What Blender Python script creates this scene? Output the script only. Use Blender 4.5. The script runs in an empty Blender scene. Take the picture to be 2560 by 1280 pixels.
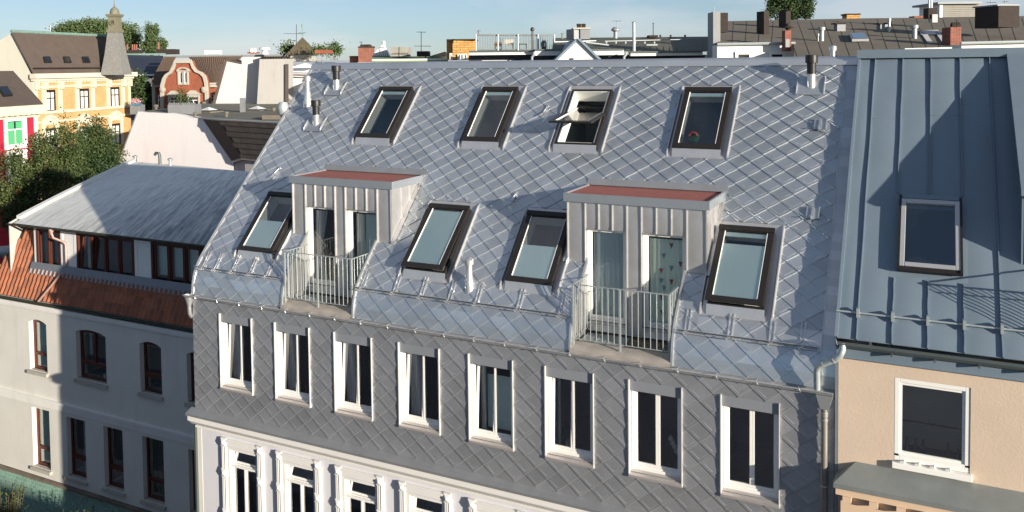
import bpy, math, random
from mathutils import Vector, Matrix, Euler
random.seed(7)
SC = bpy.context.scene
COL = SC.collection

# ------------------------------------------------------------------ camera
FPX, PPY = 2126.6, 252.9                       # focal length and principal row of the photograph, in its pixels
YAW, PIT, ROLL = (math.radians(a) for a in (26.3507, 2.4371, -0.62112))
CAM = Vector((0, -15, 18.5))
fw = Vector((-math.sin(YAW)*math.cos(PIT), math.cos(YAW)*math.cos(PIT), -math.sin(PIT)))
rt = Vector((math.cos(YAW), math.sin(YAW), 0)); u0 = rt.cross(fw)
RT = rt*math.cos(ROLL) + u0*math.sin(ROLL); UP = -rt*math.sin(ROLL) + u0*math.cos(ROLL)
cam = bpy.data.objects.new('camera', bpy.data.cameras.new('camera')); COL.objects.link(cam)
cam.matrix_world = Matrix(((RT.x, UP.x, -fw.x, CAM.x), (RT.y, UP.y, -fw.y, CAM.y), (RT.z, UP.z, -fw.z, CAM.z), (0, 0, 0, 1)))
cam.data.sensor_width = 36; cam.data.lens = 36*FPX/2560
cam.data.shift_y = -(640-PPY)/2560
cam.data.clip_start = 0.5; cam.data.clip_end = 6000
SC.camera = cam

# ------------------------------------------------------------------ world, sun, exposure
SAZ, SEL = math.radians(20.5), math.radians(10.5)     # angle of the sun from the facade line, and its height
SUN = Vector((math.cos(SAZ)*math.cos(SEL), -math.sin(SAZ)*math.cos(SEL), math.sin(SEL)))
w = bpy.data.worlds.new('World'); SC.world = w; w.use_nodes = True
nt = w.node_tree; N = nt.nodes; L = nt.links; N.clear()
sky = N.new('ShaderNodeTexSky'); sky.sky_type = 'NISHITA'; sky.sun_disc = False
sky.sun_elevation = SEL; sky.sun_rotation = math.atan2(SUN.x, SUN.y)
sky.air_density = 0.65; sky.dust_density = 0.5; sky.ozone_density = 2.3; sky.altitude = 20
tc = N.new('ShaderNodeTexCoord'); mp = N.new('ShaderNodeMapping'); mp.inputs['Scale'].default_value = (1.0, 1.0, 4.0); mp.inputs['Location'].default_value = (1.35, 0.6, 0.2)
nz = N.new('ShaderNodeTexNoise'); nz.inputs['Scale'].default_value = 2.3; nz.inputs['Detail'].default_value = 9; nz.inputs['Roughness'].default_value = 0.55
rp = N.new('ShaderNodeValToRGB'); rp.color_ramp.elements[0].position = 0.50; rp.color_ramp.elements[1].position = 0.64
rp.color_ramp.elements[0].color = (0, 0, 0, 1); rp.color_ramp.elements[1].color = (0.38, 0.38, 0.38, 1)
mx = N.new('ShaderNodeMixRGB'); mx.inputs['Color2'].default_value = (4.2, 4.1, 4.3, 1)
bg = N.new('ShaderNodeBackground'); bg.inputs['Strength'].default_value = 0.084
out = N.new('ShaderNodeOutputWorld')
L.new(tc.outputs['Generated'], mp.inputs['Vector']); L.new(mp.outputs['Vector'], nz.inputs['Vector'])
L.new(nz.outputs['Fac'], rp.inputs['Fac']); L.new(rp.outputs['Color'], mx.inputs['Fac'])
gm = N.new('ShaderNodeGamma'); gm.inputs['Gamma'].default_value = 0.72; L.new(sky.outputs['Color'], gm.inputs['Color']); L.new(gm.outputs['Color'], mx.inputs['Color1']); L.new(mx.outputs['Color'], bg.inputs['Color']); L.new(bg.outputs['Background'], out.inputs['Surface'])
sd = bpy.data.lights.new('sun', 'SUN'); sd.energy = 3.7; sd.angle = math.radians(0.53); sd.color = (1.0, 0.90, 0.76)
sun = bpy.data.objects.new('sun', sd); COL.objects.link(sun)
sun.rotation_euler = SUN.to_track_quat('Z', 'Y').to_euler(); sun.location = (30, -30, 60)
SC.view_settings.view_transform = 'Standard'; SC.view_settings.look = 'None'
SC.view_settings.exposure = 1.3; SC.view_settings.gamma = 1.0; SC.view_settings.use_curve_mapping = False
SC.render.resolution_x = 1024; SC.render.resolution_y = 512
try: SC.cycles.max_bounces = 6; SC.cycles.transparent_max_bounces = 12
except Exception: pass

# ------------------------------------------------------------------ where a photographed point lies on a known surface
def ray(u, v): return fw + RT*((u-1280)/FPX) - UP*((v-PPY)/FPX)
def onY(u, v, y): d = ray(u, v); return CAM + d*((y-CAM.y)/d.y)
def onX(u, v, x): d = ray(u, v); return CAM + d*((x-CAM.x)/d.x)
def onZ(u, v, z): d = ray(u, v); return CAM + d*((z-CAM.z)/d.z)
def onP(u, v, p0, n): d = ray(u, v); return CAM + d*((Vector(p0)-CAM).dot(n)/d.dot(n))
def atD(u, v, dist): return CAM + ray(u, v)*dist

# ------------------------------------------------------------------ materials
def S(r, g, b):                                # an sRGB colour as linear
    f = lambda c: (c/255/12.92) if c/255 <= 0.04045 else ((c/255+0.055)/1.055)**2.4
    return (f(r), f(g), f(b))
MATS = {}
def mat(name, col, rough=0.8, metal=0.0, var=0.12, scale=1.2, bump=0.0, bscale=40, isl=0.0, col2=None, spec=0.4, stretch=(1, 1, 1), dirt=0.0, rvar=0.0):
    """plain procedural surface: base colour varied by noise (and per piece), optional second colour, fine bump, dirt streaks"""
    if name in MATS: return MATS[name]
    m = bpy.data.materials.new(name); m.use_nodes = True; MATS[name] = m
    t = m.node_tree; n = t.nodes; l = t.links; b = n['Principled BSDF']
    geo = n.new('ShaderNodeNewGeometry'); mpn = n.new('ShaderNodeMapping'); mpn.inputs['Scale'].default_value = stretch
    l.new(geo.outputs['Position'], mpn.inputs['Vector'])
    nz = n.new('ShaderNodeTexNoise'); nz.inputs['Scale'].default_value = scale; nz.inputs['Detail'].default_value = 8; nz.inputs['Roughness'].default_value = 0.6
    l.new(mpn.outputs['Vector'], nz.inputs['Vector'])
    mx = n.new('ShaderNodeMixRGB')
    if col2 is None:
        mx.inputs['Color1'].default_value = tuple(c*(1-var*1.6) for c in col)+(1,)
        mx.inputs['Color2'].default_value = tuple(min(1, c*(1+var*1.6)) for c in col)+(1,)
        l.new(nz.outputs['Fac'], mx.inputs['Fac'])
    else:
        rp = n.new('ShaderNodeValToRGB'); rp.color_ramp.elements[0].position = 0.38; rp.color_ramp.elements[1].position = 0.66
        l.new(nz.outputs['Fac'], rp.inputs['Fac']); l.new(rp.outputs['Color'], mx.inputs['Fac'])
        mx.inputs['Color1'].default_value = tuple(col)+(1,); mx.inputs['Color2'].default_value = tuple(col2)+(1,)
    cur = mx.outputs['Color']
    rnd = None
    if isl or rvar:
        oi = n.new('ShaderNodeObjectInfo'); ad = n.new('ShaderNodeMath'); ad.operation = 'ADD'; fr = n.new('ShaderNodeMath'); fr.operation = 'FRACT'
        l.new(oi.outputs['Random'], ad.inputs[0]); l.new(geo.outputs['Random Per Island'], ad.inputs[1]) if isl >= 0 else None
        if isl < 0: ad.inputs[1].default_value = 0
        l.new(ad.outputs[0], fr.inputs[0]); rnd = fr.outputs[0]
        hv = n.new('ShaderNodeHueSaturation'); mr = n.new('ShaderNodeMapRange')
        a = abs(isl); mr.inputs['To Min'].default_value = 1-a; mr.inputs['To Max'].default_value = 1+a
        l.new(rnd, mr.inputs['Value']); l.new(mr.outputs[0], hv.inputs['Value']); l.new(cur, hv.inputs['Color']); cur = hv.outputs['Color']
    if dirt:
        n2 = n.new('ShaderNodeTexNoise'); n2.inputs['Scale'].default_value = 1.0; n2.inputs['Detail'].default_value = 10; n2.inputs['Roughness'].default_value = 0.7
        m2 = n.new('ShaderNodeMapping'); m2.inputs['Scale'].default_value = (2.2, 2.2, 0.35); l.new(geo.outputs['Position'], m2.inputs['Vector']); l.new(m2.outputs['Vector'], n2.inputs['Vector'])
        r2 = n.new('ShaderNodeValToRGB'); r2.color_ramp.elements[0].position = 0.52; r2.color_ramp.elements[1].position = 0.78
        r2.color_ramp.elements[0].color = (0, 0, 0, 1); r2.color_ramp.elements[1].color = (dirt, dirt, dirt, 1)
        l.new(n2.outputs['Fac'], r2.inputs['Fac'])
        m3 = n.new('ShaderNodeMixRGB'); m3.inputs['Color2'].default_value = (0.10, 0.085, 0.065, 1); l.new(r2.outputs['Color'], m3.inputs['Fac']); l.new(cur, m3.inputs['Color1']); cur = m3.outputs['Color']
    l.new(cur, b.inputs['Base Color'])
    b.inputs['Roughness'].default_value = rough; b.inputs['Metallic'].default_value = metal; b.inputs['Specular IOR Level'].default_value = spec
    if rvar:
        m4 = n.new('ShaderNodeMapRange'); m4.inputs['To Min'].default_value = rough-rvar; m4.inputs['To Max'].default_value = rough+rvar
        n4 = n.new('ShaderNodeTexNoise'); n4.inputs['Scale'].default_value = 5; n4.inputs['Detail'].default_value = 6; l.new(geo.outputs['Position'], n4.inputs['Vector'])
        l.new(n4.outputs['Fac'], m4.inputs['Value']); l.new(m4.outputs[0], b.inputs['Roughness'])
    if bump:
        n3 = n.new('ShaderNodeTexNoise'); n3.inputs['Scale'].default_value = bscale; n3.inputs['Detail'].default_value = 4; l.new(geo.outputs['Position'], n3.inputs['Vector'])
        bp = n.new('ShaderNodeBump'); bp.inputs['Strength'].default_value = min(1, bump*20); bp.inputs['Distance'].default_value = bump; l.new(n3.outputs['Fac'], bp.inputs['Height']); l.new(bp.outputs['Normal'], b.inputs['Normal'])
    return m

def glass(name, tint=(0.75, 0.85, 0.82), refl=0.10, col=(1, 1, 1)):
    """thin window pane: see-through with a mirror share that grows towards grazing angles"""
    if name in MATS: return MATS[name]
    m = bpy.data.materials.new(name); m.use_nodes = True; MATS[name] = m
    t = m.node_tree; n = t.nodes; l = t.links; n.clear()
    o = n.new('ShaderNodeOutputMaterial'); mix = n.new('ShaderNodeMixShader'); tr = n.new('ShaderNodeBsdfTransparent'); gl = n.new('ShaderNodeBsdfGlossy')
    tr.inputs['Color'].default_value = tint+(1,); gl.inputs['Roughness'].default_value = 0.02; gl.inputs['Color'].default_value = col+(1,)
    lw = n.new('ShaderNodeLayerWeight'); lw.inputs['Blend'].default_value = 0.25
    mr = n.new('ShaderNodeMapRange'); mr.inputs['To Min'].default_value = refl; mr.inputs['To Max'].default_value = 0.9
    l.new(lw.outputs['Fresnel'], mr.inputs['Value']); l.new(mr.outputs[0], mix.inputs['Fac'])
    l.new(tr.outputs[0], mix.inputs[1]); l.new(gl.outputs[0], mix.inputs[2]); l.new(mix.outputs[0], o.inputs['Surface'])
    return m

def brick(name, c1, c2, mortar, bw, bh, rough=0.85, offset=0.5, msize=0.012, u=(1, 0, 0)):
    """brickwork too far off to tell bricks apart, laid along direction u and upwards"""
    if name in MATS: return MATS[name]
    m = bpy.data.materials.new(name); m.use_nodes = True; MATS[name] = m
    t = m.node_tree; n = t.nodes; l = t.links; b = n['Principled BSDF']
    g = n.new('ShaderNodeNewGeometry'); d = n.new('ShaderNodeVectorMath'); d.operation = 'DOT_PRODUCT'; d.inputs[1].default_value = u
    l.new(g.outputs['Position'], d.inputs[0]); sp = n.new('ShaderNodeSeparateXYZ'); l.new(g.outputs['Position'], sp.inputs[0])
    cb = n.new('ShaderNodeCombineXYZ'); l.new(d.outputs['Value'], cb.inputs[0]); l.new(sp.outputs['Z'], cb.inputs[1])
    br = n.new('ShaderNodeTexBrick'); l.new(cb.outputs[0], br.inputs['Vector'])
    br.inputs['Color1'].default_value = c1+(1,); br.inputs['Color2'].default_value = c2+(1,); br.inputs['Mortar'].default_value = mortar+(1,)
    br.inputs['Scale'].default_value = 1; br.inputs['Brick Width'].default_value = bw; br.inputs['Row Height'].default_value = bh; br.inputs['Mortar Size'].default_value = msize; br.offset = offset
    nz = n.new('ShaderNodeTexNoise'); nz.inputs['Scale'].default_value = 0.8; l.new(g.outputs['Position'], nz.inputs['Vector'])
    hv = n.new('ShaderNodeHueSaturation'); mr = n.new('ShaderNodeMapRange'); mr.inputs['To Min'].default_value = 0.75; mr.inputs['To Max'].default_value = 1.25
    l.new(nz.outputs['Fac'], mr.inputs['Value']); l.new(mr.outputs[0], hv.inputs['Value']); l.new(br.outputs['Color'], hv.inputs['Color']); l.new(hv.outputs['Color'], b.inputs['Base Color'])
    b.inputs['Roughness'].default_value = rough; return m

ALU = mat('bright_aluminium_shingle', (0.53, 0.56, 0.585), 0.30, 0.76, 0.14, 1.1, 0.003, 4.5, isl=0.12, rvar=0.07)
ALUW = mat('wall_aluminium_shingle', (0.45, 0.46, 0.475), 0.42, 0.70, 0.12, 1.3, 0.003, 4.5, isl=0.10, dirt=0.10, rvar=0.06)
ZINC = mat('folded_zinc', (0.58, 0.575, 0.57), 0.36, 0.70, 0.10, 4.0, 0.003, 5, rvar=0.08)
ZINCD = mat('dull_zinc', (0.33, 0.34, 0.35), 0.5, 0.6, 0.12, 3.0, 0.002, 8, rvar=0.08)
BRIGHT = mat('bright_steel', (0.66, 0.66, 0.66), 0.30, 0.80, 0.06, 6.0)
GALV = mat('galvanised_steel', (0.42, 0.46, 0.46), 0.45, 0.5, 0.12, 12.0)
GALVD = mat('dull_galvanised_steel', (0.30, 0.32, 0.33), 0.5, 0.4, 0.15, 6.0)
SEAM = mat('grey_green_seamed_zinc', S(112, 127, 139), 0.46, 0.12, 0.10, 0.9, 0.005, 2.2, rvar=0.06)
SEAMD = mat('dark_zinc_gutter', S(88, 98, 98), 0.5, 0.5, 0.1, 3.0)
BROWN = mat('umber_window_cladding', (0.023, 0.020, 0.019), 0.38, 0.2, 0.1, 4.0)
BLACKP = mat('black_plastic', (0.014, 0.014, 0.014), 0.45, 0, 0.2, 8)
WHITEF = mat('white_window_frame', (0.78, 0.77, 0.73), 0.4, 0, 0.03, 4)
STUCCO = mat('white_stucco', (0.60, 0.60, 0.63), 0.85, 0, 0.04, 0.8, 0.002, 60, dirt=0.10)
TRIMW = mat('white_painted_trim', (0.70, 0.69, 0.66), 0.7, 0, 0.04, 2, 0.001, 60)
PLAST = mat('off_white_plaster', (0.63, 0.615, 0.565), 0.9, 0, 0.08, 0.7, 0.003, 50, dirt=0.16)
BELT = mat('white_belt_paint', (0.72, 0.71, 0.67), 0.85, 0, 0.05, 1.5, dirt=0.15)
BEIGE = mat('beige_roughcast', (0.57, 0.455, 0.35), 0.95, 0, 0.07, 0.9, 0.012, 30, dirt=0.07)
BEIGE2 = mat('beige_smooth_render', (0.62, 0.46, 0.32), 0.9, 0, 0.05, 1.4, 0.002, 30)
REDB = mat('red_roofing_felt', S(150, 88, 80), 0.95, 0, 0.15, 5, 0.003, 90)
MAHOG = mat('mahogany_stained_wood', (0.085, 0.022, 0.012), 0.42, 0, 0.25, 6, stretch=(4, 4, 0.6))
PANE = glass('clear_pane', (0.92, 0.97, 0.96), 0.11)
PANED = glass('greenish_pane', (0.74, 0.84, 0.84), 0.20)
DARKG = mat('dark_window_glass', (0.012, 0.016, 0.022), 0.06, 0, 0.2, 1.0, spec=0.8)
BLIND = mat('pale_green_blind', (0.80, 0.88, 0.83), 0.8, 0, 0.03, 2)
ROOM = mat('dim_room_wall', (0.30, 0.31, 0.36), 0.9, 0, 0.1, 1)
ROOMW = mat('light_lining', (0.74, 0.74, 0.70), 0.7, 0, 0.03, 2)
CURT = mat('linen_curtain', (0.78, 0.74, 0.67), 0.9, 0, 0.08, 6)
CURTG = mat('grey_mauve_curtain', (0.55, 0.52, 0.52), 0.9, 0, 0.1, 6)
ASPH = mat('asphalt', (0.05, 0.05, 0.052), 0.9, 0, 0.2, 0.6)
PAVE = mat('pavement_slabs', (0.22, 0.21, 0.20), 0.9, 0, 0.15, 1.5)

# ------------------------------------------------------------------ mesh helpers
BASE = {}
def wl(o): return BASE.get(o.name, Vector((0, 0, 0))) if o else Vector((0, 0, 0))
def thing(name, label, cat, loc=(0, 0, 0), group=None):
    o = bpy.data.objects.new(name, None); COL.objects.link(o); o.location = loc; BASE[o.name] = Vector(loc)
    o.empty_display_size = 0.3
    o['label'] = label; o['category'] = cat
    if group: o['group'] = group
    return o
def tag(o, label, cat, group=None):
    o['label'] = label; o['category'] = cat
    if group: o['group'] = group
    return o
class B:
    def split(s, name, m, parent):             # every separate shape collected so far becomes a part of its own
        adj = {}; fs = list(s.f); r = []
        own = {}
        for f in fs:
            ks = {own[i] for i in f if i in own}; k = min(ks) if ks else len(adj)
            if not ks: adj[k] = []
            adj[k].append(f)
            for q in ks:
                if q != k:
                    adj[k] += adj.pop(q)
                    for g in adj[k]:
                        for i in g: own[i] = k
            for i in f: own[i] = k
            if not ks: adj.setdefault(k, [])
            if len(adj) in adj: pass
        for k, gs in adj.items():
            ids = sorted({i for g in gs for i in g}); mp_ = {i: n for n, i in enumerate(ids)}; c = B(); c.v = [s.v[i] for i in ids]; c.f = [[mp_[i] for i in g] for g in gs]; r.append(c.build(name, m, parent))
        return r
    def __init__(s): s.v = []; s.f = []
    def poly(s, pts):
        k = len(s.v); s.v += [Vector(p) for p in pts]; s.f.append(list(range(k, k+len(pts)))); return s
    def prism(s, pts, vec):
        pts = [Vector(p) for p in pts]; vec = Vector(vec); n = len(pts)
        nn = Vector((0, 0, 0))
        for i in range(n): nn += pts[i].cross(pts[(i+1) % n])
        if nn.dot(vec) > 0: pts.reverse()
        k = len(s.v); s.v += pts + [p+vec for p in pts]
        s.f.append(list(range(k, k+n))); s.f.append([k+n+i for i in range(n-1, -1, -1)])
        for i in range(n): j = (i+1) % n; s.f.append([k+j, k+i, k+n+i, k+n+j])
        return s
    def box(s, x0, x1, y0, y1, z0, z1):
        return s.prism([(x0, y0, z0), (x1, y0, z0), (x1, y0, z1), (x0, y0, z1)], (0, y1-y0, 0))
    def obox(s, o, a, b, c):                   # oblique box: origin and three edge vectors
        o = Vector(o); a = Vector(a); b = Vector(b)
        return s.prism([o, o+a, o+a+b, o+b], c)
    def tube(s, p0, p1, r, n=8, r2=None, cap=True):
        p0 = Vector(p0); p1 = Vector(p1); r2 = r if r2 is None else r2; d = (p1-p0).normalized()
        a = d.orthogonal().normalized(); b = d.cross(a); k = len(s.v)
        for p, q in ((p0, r), (p1, r2)):
            for i in range(n): t = 2*math.pi*i/n; s.v.append(p+(a*math.cos(t)+b*math.sin(t))*q)
        for i in range(n): j = (i+1) % n; s.f.append([k+i, k+j, k+n+j, k+n+i])
        if cap: s.f.append([k+i for i in range(n-1, -1, -1)]); s.f.append([k+n+i for i in range(n)])
        return s
    def path(s, pts, r, n=8):
        pts = [Vector(p) for p in pts]; k = len(s.v); m = len(pts); a = None
        for q in range(m):
            d = (pts[min(q+1, m-1)]-pts[max(q-1, 0)]).normalized()
            a = d.orthogonal().normalized() if a is None else (a-d*a.dot(d)).normalized(); b = d.cross(a)
            for i in range(n): t = 2*math.pi*i/n; s.v.append(pts[q]+(a*math.cos(t)+b*math.sin(t))*r)
        for q in range(m-1):
            for i in range(n): j = (i+1) % n; s.f.append([k+q*n+i, k+q*n+j, k+(q+1)*n+j, k+(q+1)*n+i])
        s.f.append([k+i for i in range(n-1, -1, -1)]); s.f.append([k+(m-1)*n+i for i in range(n)])
        return s
    def lathe(s, c, prof, n=16, axis=None):    # prof: (radius, height) pairs about axis through c
        c = Vector(c); ax = Vector(axis or (0, 0, 1)).normalized(); a = ax.orthogonal().normalized(); b = ax.cross(a); k = len(s.v)
        for r, h in prof:
            for i in range(n): t = 2*math.pi*i/n; s.v.append(c+ax*h+(a*math.cos(t)+b*math.sin(t))*max(r, 1e-4))
        for q in range(len(prof)-1):
            for i in range(n): j = (i+1) % n; s.f.append([k+q*n+i, k+q*n+j, k+(q+1)*n+j, k+(q+1)*n+i])
        s.f.append([k+i for i in range(n-1, -1, -1)]); s.f.append([k+(len(prof)-1)*n+i for i in range(n)])
        return s
    def grid(s, f, nu, nv):                    # sheet from f(i, j)
        k = len(s.v)
        for i in range(nu+1):
            for j in range(nv+1): s.v.append(Vector(f(i/nu, j/nv)))
        for i in range(nu):
            for j in range(nv): a = k+i*(nv+1)+j; s.f.append([a, a+nv+1, a+nv+2, a+1])
        return s
    def build(s, name, m, parent=None, smooth=False, kind=None, origin=None, bevel=0):
        o0 = wl(parent); 
        top = origin is not None and parent is None
        if top: o0 = Vector(origin)
        me = bpy.data.meshes.new(name); me.from_pydata([tuple(p-o0) for p in s.v], [], s.f); me.update()
        if smooth:
            for p in me.polygons: p.use_smooth = True
            try: me.set_sharp_from_angle(angle=math.radians(38))
            except Exception: pass
        me.materials.append(m)
        o = bpy.data.objects.new(name, me); COL.objects.link(o)
        if parent: o.parent = parent; BASE[o.name] = o0
        elif top: o.location = o0; BASE[o.name] = o0
        if kind: o['kind'] = kind
        if bevel:
            bm_ = o.modifiers.new('bevel', 'BEVEL'); bm_.width = bevel; bm_.segments = 2; bm_.limit_method = 'ANGLE'
        return o
def struct(name, b, m): return b.build(name, m, None, kind='structure')
def ring(b, P, x0, x1, s0, s1, wdt, h0, h1):   # rectangular frame in a mapped plane P(x, s, h)
    for a0, a1, c0, c1 in ((x0, x0+wdt, s0, s1), (x1-wdt, x1, s0, s1), (x0+wdt, x1-wdt, s0, s0+wdt), (x0+wdt, x1-wdt, s1-wdt, s1)):
        b.prism([P(a0, c0, h0), P(a1, c0, h0), P(a1, c1, h0), P(a0, c1, h0)], P(a0, c0, h1)-P(a0, c0, h0))
    return b
def slab(b, P, x0, x1, s0, s1, h0, h1):
    return b.prism([P(x0, s0, h0), P(x1, s0, h0), P(x1, s1, h0), P(x0, s1, h0)], P(x0, s0, h1)-P(x0, s0, h0))
def linkcopy(o, parent, delta):
    c = o.copy(); COL.objects.link(c); c.parent = parent; c.location = o.location+Vector(delta); return c

# clipping of small polygons given as (x, s, h)
def clip(poly, ax, val, less):
    r = []; n = len(poly)
    for i in range(n):
        a = poly[i]; b = poly[(i+1) % n]
        ia = (a[ax] <= val) if less else (a[ax] >= val); ib = (b[ax] <= val) if less else (b[ax] >= val)
        if ia: r.append(a)
        if ia != ib:
            t = (val-a[ax])/(b[ax]-a[ax]); q = [a[k]+(b[k]-a[k])*t for k in range(3)]; q[ax] = val; r.append(tuple(q))
    return r if len(r) >= 3 else None
def clipbox(polys, x0, x1, s0, s1):
    r = []
    for p in polys:
        for ax, v, le in ((0, x0, False), (0, x1, True), (1, s0, False), (1, s1, True)):
            p = clip(p, ax, v, le)
            if not p: break
        if p: r.append(p)
    return r
def subtract(polys, rect):
    x0, x1, s0, s1 = rect; r = []
    for p in polys:
        if max(q[0] for q in p) <= x0 or min(q[0] for q in p) >= x1 or max(q[1] for q in p) <= s0 or min(q[1] for q in p) >= s1: r.append(p); continue
        a = clip(p, 0, x0, True);  r += [a] if a else []
        a = clip(p, 0, x1, False); r += [a] if a else []
        m = clip(p, 0, x0, False); m = clip(m, 0, x1, True) if m else None
        if m:
            a = clip(m, 1, s0, True);  r += [a] if a else []
            a = clip(m, 1, s1, False); r += [a] if a else []
    return r

# ================================================================== the ground and the street
g = B(); g.poly([(-900, -500, 0), (900, -500, 0), (900, 2500, 0), (-900, 2500, 0)]); struct('ground', g, mat('city_ground', (0.10, 0.10, 0.09), 0.95, 0, 0.3, 0.05))
g = B(); g.box(-60, 40, -13.0, -3.5, 0.004, 0.012); struct('road', g, ASPH)
g = B(); g.box(-60, 40, -3.5, 4, 0.012, 0.14); struct('pavement', g, PAVE)
g = B(); g.box(-60, 40, -15.5, -13.0, 0.012, 0.14); struct('opposite_pavement', g, PAVE)
g = B(); g.box(-75, 45, -30, -15.6, 0.15, 13.8); struct('unseen_street_front', g, mat('unseen_front_grey', (0.42, 0.42, 0.44), 0.9, 0, 0.3, 0.4))  # unseen plain row, added to block low sky and give neutral bounce and reflections

# ================================================================== the metal-clad house
XL, XR = -16.25, -1.42
house = thing('metal_clad_house', 'town house with silver diamond shingle roof and grey shingled upper storey over white stucco', 'house', (-8.8, 3, 0))
PROF = [(0.02, 12.97), (0.045, 13.20), (0.095, 13.42), (0.19, 13.63), (0.34, 13.84), (4.72, 18.50)]
ARC = [0.0]
for i in range(1, 6): ARC.append(ARC[-1]+math.hypot(PROF[i][0]-PROF[i-1][0], PROF[i][1]-PROF[i-1][1]))
T0 = ARC[4]; ARC = [a-T0 for a in ARC]; TEND = ARC[5]; TMIN = ARC[0]
def _n(i): dy = PROF[i+1][0]-PROF[i][0]; dz = PROF[i+1][1]-PROF[i][1]; q = math.hypot(dy, dz); return (-dz/q, dy/q)
NV = [_n(0)]+[tuple((_n(i-1)[k]+_n(i)[k])/2 for k in (0, 1)) for i in range(1, 5)]+[_n(4)]
NV[4] = _n(4)
def R(x, t, h=0.0):
    i = 0
    while i < 4 and t > ARC[i+1]: i += 1
    f = (t-ARC[i])/(ARC[i+1]-ARC[i])
    y = PROF[i][0]+(PROF[i+1][0]-PROF[i][0])*f; z = PROF[i][1]+(PROF[i+1][1]-PROF[i][1])*f
    if i == 4: ny, nz_ = NV[4]
    else: ny = NV[i][0]+(NV[i+1][0]-NV[i][0])*f; nz_ = NV[i][1]+(NV[i+1][1]-NV[i][1])*f
    return Vector((x, y+ny*h, z+nz_*h))
def Wp(x, z, h=0.0): return Vector((x, -h, z))
NR = Vector((0, NV[5][0], NV[5][1])); TR = Vector((0, NV[5][1], -NV[5][0]))      # roof normal, up-slope direction

HW, HS, TH = 0.2335, 0.1885, 0.034
def tilepolys(bead, TH, ins, drop):
    hh = lambda x, s: TH*(1-s/(2*HS))
    def q(x, s, e=0.0): return (x, s, hh(x, s)+e)
    Bt = (0, 0); Rg = (HW, HS); Tp = (0, 2*HS); Lf = (-HW, HS)
    bi = (0, ins*1.55); ri = (HW-ins*0.6, HS+ins*0.4); li = (-HW+ins*0.6, HS+ins*0.4)
    P = [[q(*bi), q(*ri), q(*Tp), q(*li)]]
    lo = lambda x, s: (x, s, hh(x, s)-drop)
    P.append([lo(*Bt), lo(*Rg), q(*ri), q(*bi)]); P.append([lo(*Lf), lo(*Bt), q(*bi), q(*li)])
    if bead:
        for sg in (1, -1):
            d = Vector((sg*HW, HS)).normalized(); p = Vector((0, 0.075)); nrm = Vector((-d.y*sg, d.x*sg)); e = p+d*0.20
            a0 = p-nrm*0.007; a1 = p+nrm*0.007; b0 = e-nrm*0.002; b1 = e+nrm*0.002
            m0 = q(p.x, p.y, bead); m1 = q(e.x, e.y, bead*0.6)
            f1 = [q(a0.x, a0.y, 0.0006), q(b0.x, b0.y, 0.0006), m1, m0]; f2 = [m0, m1, q(b1.x, b1.y, 0.0006), q(a1.x, a1.y, 0.0006)]
            if sg < 0: f1.reverse(); f2.reverse()
            P += [f1, f2]
    return P
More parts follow.
